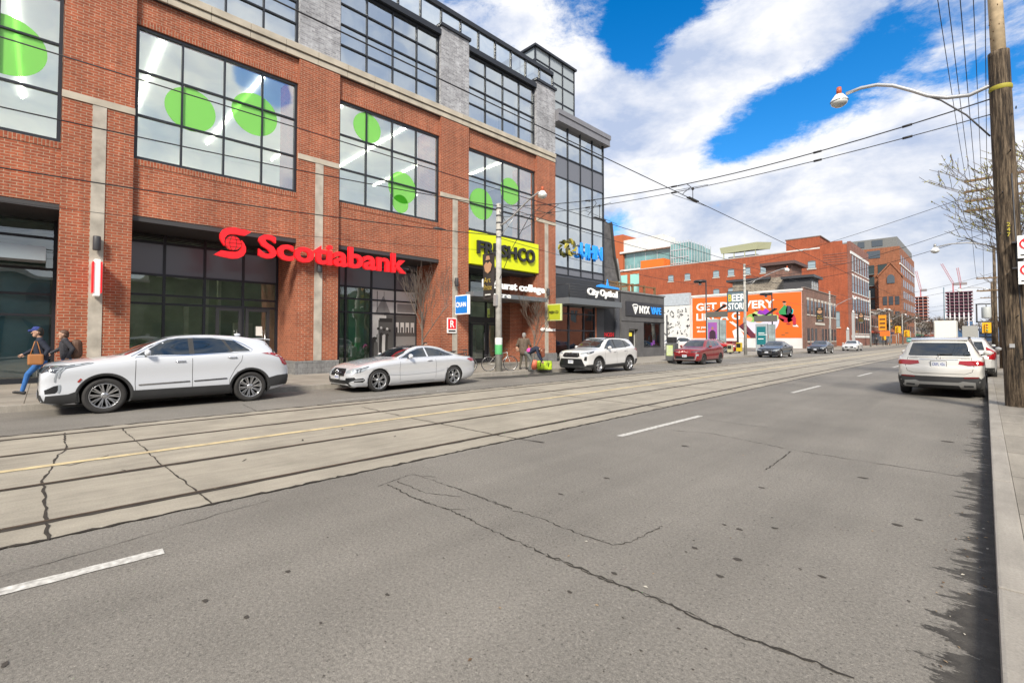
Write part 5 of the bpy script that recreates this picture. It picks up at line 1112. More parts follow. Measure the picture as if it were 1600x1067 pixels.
# grey steep-roofed house behind
OH=thing('steep_roofed_house','tall weathered grey house with a steep slate gable behind the vape shop','building',(-27,34,.15))
SLATE=mat('grey_slate',(.13,.125,.125),.8,var=.35,vscale=2.2,bump=.3,bscale=8)
b=MB(); b.prism([(30.5,.15),(37.9,.15),(37.75,7.0),(36.95,9.2),(36.5,12.1),(35.6,12.3),(33.2,13.0),(30.5,12.6)],lambda A,B_,d:(d,A,B_),-24,-31); b.build('gable_wall',SLATE,OH)
b=MB(); b.prism([(37.85,7.0),(38.0,7.0),(37.1,9.3),(36.62,12.15),(36.45,12.25),(36.9,9.2)],lambda A,B_,d:(d,A,B_),-23.8,-31.1); b.build('eave_board',mat('eave_dark',(.05,.05,.05),.7),OH)
b=MB(); b.tube([(-23.8,37.3,9.0),(-23.8,37.5,8.3),(-23.8,37.9,6.8),(-23.8,37.9,5)],.09,6); b.build('drain_pipe',mat('pipe_grey',(.22,.22,.22),.6),OH)
# ================================================================ mural building and the rest of the block
MY=84.6
PALEW=mat('white_painted_wall',(.66,.66,.64),.7,var=.12,vscale=.7); ORA=mat('mural_orange',(.78,.13,.010),.6,var=.05,vscale=.4); BRB=brick('brown_brick',(.23,.10,.07),(.16,.07,.05),(.28,.22,.18),.27,.088,.011,big=.3)
MBD=thing('mural_building','two storey brown brick building with a white side wall painted with the orange mural','building',(-28,95,.15))
b=MB(); b.box(-20.25,-43,MY,MY+.3,.15,9.3); b.build('side_wall',PALEW,MBD)
b=MB(); b.box(-20.0,-20.3,MY-.02,107,.15,9.7); b.box(-20.3,-43,106.7,107,.15,9.3); b.build('brick_front',BRB,MBD)
b=MB(); b.box(-20.15,-43.1,MY-.1,MY+.35,9.3,9.62); b.build('parapet_coping',PALEW,MBD); b=MB(); b.box(-20.3,-43,MY+.3,106.7,9.0,9.1); b.build('roof',DARK,MBD)
b=MB(); b.box(-19.9,-20.35,MY-.05,107.1,9.7,9.85); b.build('brick_coping',mat('coping_brown',(.20,.16,.14),.8),MBD)
def winobj(parent,name,W_,H_,y,z,X,glass,trim,arch=False,lint=None,frame=None,bars=1):
    """a sash window in a wall facing +X (X given) at y..y+W"""
    b=MB(); b.mi(1).box(X+.015,X-.02,y,y+W_,z,z+H_); b.mi(0).box(X+.04,X-.02,y-.03,y+.05,z,z+H_).box(X+.04,X-.02,y+W_-.05,y+W_+.03,z,z+H_).box(X+.038,X-.02,y+.05,y+W_-.05,z+H_*.5-.04,z+H_*.5+.04)
    b.mi(2).box(X+.09,X-.02,y-.15,y+W_+.15,z-.18,z)
    if lint: b.mi(2).box(X+.05,X-.02,y-.12,y+W_+.12,z+H_,z+H_+lint)
    return b.build(name,[frame or FRAME,glass,trim],parent)
WG=mat('far_window_glass',(.06,.075,.09),.08,spec=1)
for k in range(9):
    y=86.3+k*2.35
    winobj(MBD,'window',1.15,2.3,y,5.6,-20,WG,mat('pale_stone',(.50,.47,.42),.8),lint=.4)
    if k!=3: winobj(MBD,'window',1.15,2.1,y,1.3,-20,WG,mat('pale_stone'))
b=MB(); b.box(-19.9,-20.05,91.2,97.5,4.0,4.4); b.build('fascia_board',mat('pale_stone'),MBD)
b=MB(); b.box(-37.95,-38.05,MY-.06,MY,.15,9.2)
WT=YW; my=MY-.03
MU=thing('wall_mural','orange painted advertisement with white words, a salad bowl and a crouching figure','mural',(-29,my,1.8))
b=MB(); b.box(-37.95,-20.35,my,MY+.02,1.8,9.12); b.build('orange_field',ORA,MU)
mw=mat('mural_white',(.80,.80,.78),.6)
def mt(s,x0,z0,w,h): b=MB(); lettering(b,s,(x0,my-.004,z0),*YW,w,h,.01,.03); b.build('lettering',mw,MU)
a1=P(1088,483,Y=my); a2=P(1210,470,Y=my)
mt('GET DELIVERY',a1.x,6.75,a2.x-a1.x,1.38); mt('LIKE A G',a1.x,4.95,7.6,1.33); mt('to your',a1.x,3.45,2.2,.5); mt('door.',a1.x+.1,2.85,1.7,.42)
def mp(poly,col,nm,k):
    b=MB(); b.prism(poly,lambda A,B_,d:(A,my-d,B_),0,.008+.003*k); return b.build(nm,col,MU,fix=True)
def ell(cx,cz,rx,rz,a0=0,a1=2*math.pi,n=22): return [(cx+rx*math.cos(a0+(a1-a0)*i/n),cz+rz*math.sin(a0+(a1-a0)*i/n)) for i in range(n+(0 if a1-a0>6.2 else 1))]
bx=-26.1
bowl=ell(bx,4.85,2.55,2.6,math.pi,2*math.pi); mp(bowl,mat('mural_bowl',(.62,.60,.72),.6),'bowl',1)
mp([(-28.9,4.5),(-28.5,3.9),(-27.4,2.6),(-26.9,1.82),(-27.9,1.82),(-29.0,3.0),(-29.9,3.8)],mat('mural_maroon',(.12,.02,.04),.6),'hand',2)
for (cx,cz,rx,rz,c_) in ((-27.6,5.2,1.0,.75,'g'),(-26.8,5.7,.9,.6,'g2'),(-26.6,4.9,.8,.6,'o'),(-25.3,5.3,.9,.6,'g'),(-24.3,5.1,.7,.55,'g2'),(-28.1,5.0,.5,.4,'o'),(-24.9,4.8,.8,.35,'r')): mp(ell(cx,cz,rx,rz,n=9),mat('mural_'+c_,{'g':(.22,.45,.10),'g2':(.45,.60,.22),'o':(.80,.42,.22),'r':(.35,.08,.1)}[c_],.6),'salad',3 if c_[0]=='g' else 4)
mp([(-26.9,5.9),(-26.5,6.5),(-26.0,6.3),(-25.5,6.7),(-25.0,6.2),(-24.7,5.8),(-25.4,5.6),(-26.3,5.7)],mat('mural_purple',(.28,.03,.45),.6),'cabbage',5)
for dx in (0,.35): mp([(-31.4+dx,4.6),(-31.25+dx,4.7),(-28.6+dx,2.6),(-28.7+dx,2.45)],mw,'chopstick',2)
mp([(-30.6,1.82),(-30.9,3.0),(-30.0,3.6),(-29.2,2.6),(-28.9,1.82)],mw,'napkin',1)
# crouching figure, painted flat
fx,fz=-22.6,3.9; S_=.95
for nm,pl,c_ in (('coat_green',[(-1.1,2.3),(-.2,3.4),(.3,3.1),(.2,1.9),(-.3,1.4),(-1.0,1.9)],(.03,.28,.08)),('vest',[(0,2.5),(.25,3.3),(.85,3.1),(1.0,2.2),(.6,1.5),(.1,1.6)],(.06,.05,.08)),('sleeve',[(.7,3.0),(1.2,2.5),(1.1,1.9),(.35,1.2),(.1,1.35),(.8,2.1)],(.02,.40,.38)),('trousers',[(.5,2.0),(1.3,1.7),(1.55,1.0),(1.5,-.1),(1.1,-.1),(1.0,.9),(.1,1.2),(-.9,1.8),(-1.2,1.3),(-.2,.9),(-.4,.5),(.4,.35),(.2,.8)],(.45,.02,.05)),('shoe',[(1.0,-.05),(1.6,.05),(1.9,-.35),(1.1,-.3)],(.75,.72,.70)),('head',ell(-.15,3.65,.26,.32),(.45,.24,.16)),('hair',ell(-.2,3.92,.28,.16),(.03,.02,.02)),('glove',ell(-1.25,2.0,.25,.22),(.70,.05,.04)),('shadow',ell(.4,.15,.35,.12),(.25,.02,.02))):
    mp([(fx+a*S_,fz+q*S_) for a,q in pl],mat('mural_fig_'+nm,c_,.6),'painted_'+nm,6)
for (cx,cz) in ((-22.5,2.6),(-23.0,2.3)): mp(ell(cx,cz,.3,.12),mat('mural_speck',(.30,.10,.02),.6),'painted_speck',2)
# graffiti wall to the left, grey top
GW=thing('graffiti_wall','white shed wall with black vine graffiti and a grey upper band','wall',(-41,83.9,.15))
b=MB(); b.box(-38.05,-46,83.6,84.2,.15,7.9); b.build('wall',PALEW,GW); b=MB(); b.box(-38.02,-46,83.5,84.25,7.9,10.1); b.build('upper_band',mat('pale_blue_grey',(.42,.46,.50),.7,var=.15),GW)
b=MB()
for k in range(70):
    cx,cz=random.gauss(-39.3,.8) if k%2 else random.gauss(-42,.9),random.uniform(2.5,7.2)
    if not -45.5<cx<-38.2: continue
    pts=[(cx,83.56,cz)]
    for j in range(3): pts.append((pts[-1][0]+random.uniform(-.22,.22),83.56,pts[-1][2]+random.uniform(-.25,.25)))
    b.tube(pts,random.choice((.03,.05,.08)),4)
b.build('painted_vines',mat('graffiti_black',(.03,.03,.035),.7),GW,kind='stuff')
b=MB(); b.tube([(-42.4,83.45,.2),(-42.4,83.45,6.2)],.12,6); b.build('vent_pipe',SDK,GW)
# stone and brick houses behind the mural
STN=brick('rubble_stone',(.36,.31,.24),(.22,.18,.14),(.40,.36,.30),.5,.3,.03,big=.4)
RH=thing('rubble_stone_house','house of pale rubble stone with flat dark eaves seen above the mural wall','building',(-29,98,.15))
b=MB(); b.box(-24.9,-35.3,97,104,.15,13.2); b.build('wall',STN,RH); b=MB(); b.box(-28.3,-36.3,96.4,104,12.9,13.35); b.build('eave',SDK,RH)
b=MB(); b.box(-24.9,-29.2,97.05,104,13.2,15.4); b.build('upper_wall',BRB,RH); b=MB(); b.box(-24.1,-30.0,96.2,104.8,15.4,15.95); b.build('roof',mat('brown_flat_roof',(.10,.06,.055),.7),RH)
DH=thing('dark_dormer','dark timber clad rooftop dormer with white framed windows behind the mural wall','building',(-23.5,97,9))
b=MB(); b.box(-21.5,-25.8,95.5,101,9.1,12.5); b.build('wall',mat('dark_cladding',(.06,.058,.062),.7),DH); b=MB(); b.box(-20.9,-26.1,94.9,101.5,12.5,12.95); b.build('roof',SDK,DH)
for k in range(3):
    winobj(DH,'window',.9,1.5,96.2+k*1.6,10.4,-21.5,WG,PALEW,frame=PALEW)
# ================================================================ tall red warehouse
WB=brick('warehouse_brick',(.40,.085,.030),(.31,.064,.024),(.36,.16,.09),.27,.088,.008,big=.22); WBD=brick('warehouse_front_brick',(.27,.085,.055),(.20,.06,.042),(.30,.22,.18),.27,.088,.010)
WH=thing('brick_warehouse','tall red brick warehouse with rows of sash windows behind the mural building','building',(-40,133,.15)); Yw=122
b=MB(); b.box(-20.2,-70,Yw,Yw+.5,.15,21.7); b.box(-70,-70.5,Yw,144,.15,21.7); b.box(-20.2,-70,143.6,144,.15,21.7)
b.box(-25.6,-32.3,Yw+.02,Yw+9,21.7,24.5).box(-21.5,-25.58,Yw+.01,Yw+.6,21.7,22.95).box(-20.2,-21.5,Yw+.01,Yw+.6,21.7,22.1); b.build('side_wall',WB,WH)
b=MB(); b.box(-20,-20.6,Yw-.02,144,.15,22.6); b.build('street_wall',WBD,WH)
b=MB(); b.box(-25.4,-32.5,Yw-.06,Yw+9.2,24.5,24.7); b.build('coping',mat('coping_brown'),WH)
b=MB(); b.box(-32.4,-25.6,Yw-.05,Yw+.0,21.75,22.05); b.build('white_band',PALEW,WH); b=MB(); b.box(-32.3,-70.2,Yw-.06,Yw+1,21.7,21.95); b.build('parapet_coping',mat('coping_pale',(.45,.42,.40),.8),WH)
b=MB(); b.box(-20.6,-70,Yw+.5,143.6,21.2,21.4); b.build('roof',DARK,WH)
for z0,z1,m in ((19.9,20.5,PALEW),(15.6,16.0,PALEW),(11.1,11.35,PALEW),(6.6,6.8,PALEW),(1.9,2.5,PALEW)): b=MB(); b.box(-19.9,-20.1,Yw-.05,144.02,z0,z1); b.build('white_band',m,WH) if z0>19 or z0<2 else None
for r_,(z,h) in enumerate(((16.4,3.3),(11.8,3.5),(7.1,3.5),(2.9,3.3))):
    for k in range(7):
        winobj(WH,'window',1.9,h,Yw+1.1+k*3.1,z,-20,WG,PALEW,lint=.45 if r_ else None)
def swin(x,z,w_=1.5,h_=1.6,par=None,Yy=Yw,arch=True):
    b=MB(); n=10; pl=[(x,z),(x+w_,z)]+[(x+w_/2+w_/2*math.cos(math.pi*i/n),z+h_+.3*math.sin(math.pi*i/n)) for i in range(n+1)] if arch else [(x,z),(x+w_,z),(x+w_,z+h_),(x,z+h_)]
    b.mi(0).prism(pl,lambda A,B_,d:(A,Yy-d,B_),-.02,.03); b.mi(1).box(x+.08,x+w_-.08,Yy-.05,Yy-.02,z+.08,z+h_*.5-.04).box(x+.08,x+w_-.08,Yy-.05,Yy-.02,z+h_*.5+.04,z+h_-.05)
    b.mi(2).box(x-.15,x+w_+.15,Yy-.12,Yy,z-.25,z); return b.build('window',[mat('sash_dark',(.10,.13,.14),.5),mat('sash_glass',(.28,.36,.40),.12,spec=1),mat('pale_stone')],par or WH,fix=True)
for x in (-61.5,-56.8,-49.2,-45.5,-41.7,-37.9,-28): swin(x,17.5,1.55,1.45)
for x in (-49.2,-45.5,-41.7): swin(x,13.0,1.55,1.2)
for k in range(5): 
    b=MB(); b.box(-20.6,-25,Yw-.06,Yw,17.9+k*.55,18.05+k*.55); b.build('brick_rib',WBD,WH)
swin(-23.2,4.2,1.1,3.2)
b=MB(); b.box(-24.9,-22.9,Yw-.12,Yw-.02,3.2,4.9); b.build('white_notice',PALEW,WH)
b=MB(); lettering(b,'EJ',(-24.4,Yw-.12,3.6),*YW,.9,.9,.01,.04); b.build('lettering',mat('ink_blue',(.05,.08,.16),.6),WH)
# roof pavilion
t=thing('roof_pavilion','pale green roofed pavilion on the warehouse roof terrace','pavilion',(-45,127,21.4))
pa,pb,pc_,pd=P(1127,397,Y=124),P(1182,393,Y=124),P(1190,389,Y=128),P(1127,386,Y=124)
b=MB(); zb_,zt_=pa.z,pd.z; b.add([(pa.x,124,zb_),(pb.x,124,zb_+.1),(pb.x+1.6,129,zb_+.6),(pa.x+2,129,zb_+.6),(pa.x-.3,123.7,zt_-.3),(pb.x+.2,123.7,zt_),(pb.x+1.9,129.3,zt_+.5),(pa.x+1.8,129.3,zt_+.5)],[(3,2,1,0),(4,5,6,7),(0,1,5,4),(1,2,6,5),(2,3,7,6),(3,0,4,7)]); b.build('canopy',mat('pale_green_metal',(.40,.41,.26),.6),t)
for k in range(4): x=pa.x+.4+k*(pb.x-pa.x-.8)/3; b=MB(); b.box(x,x+.2,124.2,124.4,21.4,zb_+.2); b.build('post',mat('pale_green_metal'),t)
b=MB(); b.box(pa.x+1,pb.x-.5,126,128,21.4,22.9); b.build('counter',mat('roof_rail_grey',(.40,.42,.42),.6),t)
b=MB(); b.box(-53,-33,123.4,123.5,21.4,22.2); b.build('railing',mat('roof_rail_grey'),t)
# orange and glass hospital block behind
HB=thing('glass_topped_block','white block with teal glass storeys and an orange brick end wall behind the warehouse','building',(-67,132,.15)); Yh=130.
OB=mat('orange_brick_far',(.42,.11,.04),.8,var=.1,vscale=.5); TG=mat('teal_glass_far',(.16,.33,.33),.12,spec=1,var=.35,vscale=.4)
def hb(n,x0,x1,y0,y1,m,dy=0,dd=6,yy=None,par=HB):
    a=P(x0,y0,Y=Yh+dy); c_=P(x1,y1,Y=Yh+dy); zt=P((x0+x1)/2,y0,Y=Yh+dy).z; zb=P((x0+x1)/2,y1,Y=Yh+dy).z
    b=MB(); b.box(a.x,c_.x,Yh+dy,Yh+dy+dd,zb,zt); return b.build(n,m,par)
hb('end_wall',953,974,368,500,OB,0,10); hb('white_storey',974,1036,371,392,PALEW,.5,8)
hb('white_storey',1036,1048,375,388,PALEW,.7,8); hb('glass_storey',974,1048,392,420,TG,1.,8); hb('glass_storey',1048,1078,380,412,TG,.2,10)
b=MB(); a=P(1078,382,Y=Yh+.2); c_=P(1101,392,Y=Yh+9)
b.box(a.x,a.x+.3,Yh+.2,Yh+14,20,a.z+.3); b.build('glass_side',TG,HB)
gs=P(1076,380,Y=Yh+.1); gx0=P(1048,380,Y=Yh+.1).x
for k in range(8): b=MB(); b.box(gx0+k*(gs.x-gx0)/7-.1,gx0+k*(gs.x-gx0)/7+.1,Yh+.0,Yh+.2,20,gs.z+1.0); b.build('mullion',mat('pale_metal'),HB)
for k in range(8): b=MB(); b.box(a.x+.28,a.x+.45,Yh+.2+k*1.9,Yh+.4+k*1.9,20,a.z+1.2); b.build('mullion',mat('pale_metal'),HB)
for q in (390,402,411): z=P(1062,q,Y=Yh+.1).z; b=MB(); b.box(gx0,gs.x,Yh+.02,Yh+.18,z-.12,z+.12); b.build('transom',mat('pale_metal'),HB)
wx0=P(974,400,Y=Yh+.9).x
for k in range(12): b=MB(); x=wx0+k*1.3; b.box(x-.07,x+.07,Yh+.9,Yh+1.02,22.5,28.2 if k%3==0 else 25); b.build('mullion',mat('pale_metal'),HB)
b=MB(); zz_=P(1000,392,Y=Yh+.3).z; b.box(wx0-.5,gx0,Yh-.4,Yh+2,zz_-.2,zz_+.35); b.build('white_eave',PALEW,HB)
OBX=thing('orange_annex','bright orange brick roof annex with teal windows beneath the glass storeys','building',(-68,126,.15))
a=P(1001,408,Y=126); c_=P(1037,404,Y=126); b=MB(); b.box(a.x,c_.x,126,129.8,21.4,a.z); b.build('wall',mat('orange_panel',(.75,.16,.015),.6),OBX)
a=P(960,425,Y=126.5); c_=P(1001,425,Y=126.5); b=MB(); b.box(a.x,c_.x,126.5,129.5,10,a.z-.2); b.build('brick_wall',OB,OBX); b=MB(); b.box(a.x-.2,c_.x+.0,126.2,126.5,a.z-.2,a.z+.3); b.build('coping',PALEW,OBX)
for x0,x1 in ((967,980),(985,1000)):
    a=P(x0,432,Y=126.4);c_=P(x1,432,Y=126.4)
    for z0 in (14.5,18.2): b=MB(); b.box(a.x,c_.x,126.3,126.5,z0,z0+3.1); b.build('window',mat('teal_window_light',(.30,.62,.55),.15,spec=1),OBX)
# ================================================================ condominium and the end of the street
CY=205.; k_=(CY-0)/214.87
CD=thing('condo_building','orange brick apartment block with grey metal penthouse storey and dark balconies','building',(-26,230,.15))
CB=brick('condo_brick',(.33,.105,.045),(.25,.078,.033),(.30,.19,.12),.6,.2,.02); CZ=mat('penthouse_metal',(.17,.175,.17),.6,var=.15); BALC=mat('balcony_dark',(.035,.05,.05),.25)
b=MB(); b.box(-20,-52,CY,252,.15,33.2); b.build('wall',CB,CD); b=MB(); b.box(-20.6,-52,CY+.6,251,33.2,36.6); b.build('penthouse',CZ,CD)
def cbox(n,x0,x1,z0,z1,m,pr_=.15): b=MB(); b.box(x0,x1,CY-pr_,CY+.1,z0,z1); return b.build(n,m,CD)
for x0,x1 in ((-33.5,-30.2),(-28.9,-25.2)): cbox('window_band',x0,x1,29.8,32.4,mat('far_window_glass')); 
for x0,x1 in ((-29.9,-26.9),(-25.9,-23.3)):
    for z in (8,12,16,20,24): cbox('balcony',x0,x1,z,z+3.4,BALC); b=MB(); b.box(x0,x1,CY-1.2,CY-.15,z,z+.25); b.build('balcony_slab',CZ,CD)
for x0,x1 in ((-38,-32),): 
    for z in (8,13,18,23): cbox('window_band',x0,x1,z,z+2.6,WG)
for x0,x1 in ((-31.5,-29.6),(-27.5,-24.5),): b=MB(); b.box(x0,x1,CY+.45,CY+.62,34,36.1); b.build('penthouse_window',WG,CD)
for j,z in enumerate((4,8,12,16,20,24,28)):
    for k in range(8): b=MB(); b.box(-19.95,-20.1,CY+3+k*5.6,CY+5.6+k*5.6,z,z+2.5); b.build('window',WG,CD)
b=MB(); b.box(-19.8,-20.1,CY-.1,252.1,27.0,27.5); b.build('white_band',PALEW,CD)
CH=thing('gabled_church_front','orange stone gabled church front with an arched window before the apartment block','building',(-21.5,190,.15))
gx=P(1391,423,Y=198.).x; tz=P(1391,411,Y=198.).z
b=MB(); b.prism([(gx-3.3,.15),(gx+2.6,.15),(gx+2.6,tz-4.2),(gx+.0,tz-.3),(gx-3.3,tz-4.2)],lambda A,B_,d:(A,d,B_),199,204.5); b.build('gable_wall',CB,CH,fix=True)
b=MB(); b.prism([(gx-3.6,tz-4.4),(gx,tz),(gx+2.9,tz-4.4),(gx+2.9,tz-3.8),(gx,tz+.6),(gx-3.6,tz-3.8)],lambda A,B_,d:(A,d,B_),198.8,204.6); b.build('gable_coping',CB,CH,fix=True)
b=MB(); b.prism(ell(gx,tz-5.0,1.0,1.3,0,math.pi,10)+[(gx-1.0,tz-6.6),(gx+1.0,tz-6.6)],lambda A,B_,d:(A,d,B_),198.75,199.1); b.build('arched_window',WG,CH,fix=True)
for z in (8,13): 
    for dx in (-2.2,-.6,1.0): b=MB(); b.box(gx+dx,gx+dx+1.1,198.85,199.1,z,z+2.8); b.build('window',WG,CH)
# street wall of shops further off
cols=[(.20,.09,.06),(.30,.24,.19),(.12,.10,.09),(.36,.15,.08),(.24,.22,.20)]
rows=[(146,160,8.2,0,'brown brick shop row just beyond the tall warehouse'),(160,172,9.5,2,'dark shop building between the brown shops and the church front'),(172,186,10.2,3,'orange brick shop next to the church front'),(254,285,8.,1,'beige low building after the apartment block'),(286,330,9.5,4,'grey low building on the far side of the crossing'),(335,400,11,0,'brown far building closing the left side of the street')]
for y0,y1,h,ci,lb in rows:
    t=thing('shop_building',lb,'building',(-20.5,(y0+y1)/2,.15),group='distant shop buildings on the left'); X_=-20.4
    b=MB(); b.box(X_,X_-16,y0,y1,.15,h); b.build('wall',mat('shop_wall_%d'%ci,cols[ci],.85,var=.2,vscale=.6),t); b=MB(); b.box(X_+.3,X_-.2,y0,y1,h,h+.35); b.build('cornice',mat('pale_stone'),t); b=MB(); b.box(X_+.6,X_,y0+.5,y1-.5,3.2,3.7); b.build('awning',mat('awning_%d'%ci,[(.35,.06,.03),(.05,.18,.10),(.5,.42,.3),(.08,.10,.2),(.4,.1,.05)][ci],.7),t)
    n=int((y1-y0)/3.4)
    for k in range(n): winobj(t,'window',1.4,2.,y0+1+k*3.4,5,X_,WG,PALEW); b=MB(); b.box(X_+.05,X_,y0+.7+k*3.4,y0+3.4+k*3.4,.5,3.0); b.build('shop_window',WG,t)
rr=[(62,95,9,'red brick row house row just past the bare tree',(.26,.09,.055)),(118,150,7,'pale blue shop building on the right past the wooden poles',(.25,.33,.42)),(152,190,9,'tan shop building on the right beyond the pale blue one',(.42,.33,.24)),(195,260,12,'pinkish brick building far on the right',(.42,.22,.18)),(265,380,15,'grey glass office far on the right',(.22,.27,.32))]
for y0,y1,h,lb,cc in rr:
    t=thing('shop_building',lb,'building',(7,(y0+y1)/2,.15),group='distant buildings on the right'); b=MB(); X_=5.6
    b.box(X_,X_+14,y0,y1,.15,h); b.build('wall',mat('right_wall_%d'%y0,cc,.85,var=.2,vscale=.6),t)
    b=MB(); b.box(X_-.3,X_+.2,y0-.1,y1,h,h+.3); b.build('cornice',mat('pale_stone'),t)
    for k in range(int((y1-y0)/4)):
        b=MB(); b.box(X_-.03,X_+.05,y0+1+k*4,y0+3+k*4,1.0,3.0); b.build('window',WG,t); b=MB(); b.box(X_-.03,X_+.05,y0+1+k*4,y0+3+k*4,4.5,6.3); b.build('window',WG,t)
    for k in range(3): b=MB(); b.box(X_+1+k*4,X_+3+k*4,y0-.03,y0+.05,4.5,6.3); b.build('window',WG,t)
# buildings across the near street: out of view, mirrored in the glass
for y0,y1,h,cc,lb in ((-30,-9,7.5,(.13,.12,.10),'brown brick shop behind the camera across the pavement'),(-9,6,6.4,(.22,.22,.19),'beige shop behind the camera across the pavement'),(6,22,7.2,(.11,.11,.09),'dark grey shop across the pavement beside the wooden pole'),(22,46,6.5,(.18,.18,.15),'tan shop across the pavement past the wooden pole')):
    t=thing('shop_building',lb,'building',(7,(y0+y1)/2,.15),group='shops on the near pavement'); b=MB(); b.box(6.4,16,y0,y1,.15,h); b.build('wall',mat('near_wall_%d'%y0,cc,.85,var=.2),t); b=MB(); b.box(6.1,6.5,y0,y1,h,h+.3); b.build('cornice',mat('pale_stone'),t)
    for k in range(int((y1-y0)/3.6)): winobj_=MB(); winobj_.box(6.36,6.45,y0+.8+k*3.6,y0+2.4+k*3.6,4.4,6.0); winobj_.build('window',WG,t); q=MB(); q.box(6.36,6.45,y0+.6+k*3.6,y0+3.4+k*3.6,.6,3.1); q.build('shop_window',WG,t)
# ================================================================ towers under construction, cranes
PUR=mat('slab_formwork',(.20,.07,.10),.8,var=.3,vscale=.1); CONT=mat('tower_concrete',(.42,.38,.38),.8); WHC=mat('white_column',(.72,.70,.72),.7); BLG=mat('blue_tower_glass',(.06,.13,.25),.12,spec=1,var=.3,vscale=.15); DKF=mat('open_floor_dark',(.05,.03,.045),.9)
def tower(label,x0,x1,y,h,zg=0,col=PUR):
    t=thing('unfinished_tower',label,'tower',((x0+x1)/2,y,0),group='towers under construction'); d=18
    b=MB(); b.box(x0+1.2,x1-1.2,y+1.2,y+d-1,0,h-1.5); b.build('dark_floors',DKF,t)
    z=3.
    while z<h: b=MB(); b.box(x0,x1,y,y+d,z,z+.7); b.build('floor_slab',col if z>zg else CONT,t); z+=3.0
    n=int((x1-x0)/3)
    for k in range(n+1):
        x=x0+(x1-x0)*k/n; b=MB(); b.box(x-.2,x+.2,y-.05,y+.4,0 if zg<1 else zg,h-1); b.build('column',CONT,t)
        if zg: b=MB(); b.box(x-.45,x+.45,y-.5,y+.3,zg*.45,zg+4); b.build('white_column',WHC,t)
    if zg: b=MB(); b.box(x0+.2,x1-.2,y-.3,y-.1,0,zg*.8); b.build('glass_skin',BLG,t)
    return t
tower('purple formwork tower under construction with a blue glass base',-26,-7.4,600,46,22)
b=MB()
tower('low reddish tower under construction left of the purple one',-48.4,-38.6,600,44,0,mat('red_formwork',(.40,.12,.07),.8))
def crane(label,x,z0,zt,jx,jz,y=602):
    t=thing('tower_crane',label,'crane',(x,y,0),group='tower cranes'); m=mat('crane_red_white',(.45,.16,.18),.6)
    b=MB(); b.box(x-.5,x+.5,y-.5,y+.5,0,z0); b.build('mast',m,t)
    b=MB(); L_=math.hypot(jx-x,jz-z0); n=14
    for k in range(n):
        u0,u1=k/n,(k+1)/n; p0=(x+(jx-x)*u0,y,z0+(jz-z0)*u0); p1=(x+(jx-x)*u1,y,z0+(jz-z0)*u1)
        b.tube([(p0[0]-.7,y,p0[2]),(p1[0]-.7,y,p1[2])],.18,4); b.tube([(p0[0]+.7,y,p0[2]),(p1[0]+.7,y,p1[2])],.18,4); b.tube([(p0[0]-.7,y,p0[2]),(p1[0]+.7,y,p1[2])],.13,4)
    b.build('jib',m,t); b=MB(); b.box(x+.5,x+4.5,y-1,y+1,z0-2.2,z0); b.build('counterweight',mat('crane_grey',(.25,.22,.22),.7),t)
crane('left of the two luffing cranes above the purple tower',-20.5,54,50,-28,73); crane('right of the two luffing cranes above the purple tower',-15.5,54,50,-17.2,68); crane('crane standing over the low reddish tower',-43.5,50,46,-46.5,68)
for x0,x1,y,h,lb,cc in ((-70,-50,640,26,'beige far block left of the reddish tower',(.35,.30,.28)),(-4,8,560,11,'blue grey far block right of the purple tower',(.20,.28,.42)),(9,22,520,34,'slender glass block far right',(.25,.33,.42)),(-37,-27,520,11,'low brown block under the purple tower',(.22,.15,.12))):
    t=thing('far_block',lb,'building',((x0+x1)/2,y,0),group='far blocks at the end of the street'); b=MB(); b.box(x0,x1,y,y+20,0,h); b.build('wall',mat('far_%d'%y+str(x0),cc,.8,var=.25,vscale=.12),t)
    for k in range(int(h/3.5)-1): b=MB(); b.box(x0+.5,x1-.5,y-.1,y+.1,2.5+k*3.5,4.2+k*3.5); b.build('window_band',WG,t)
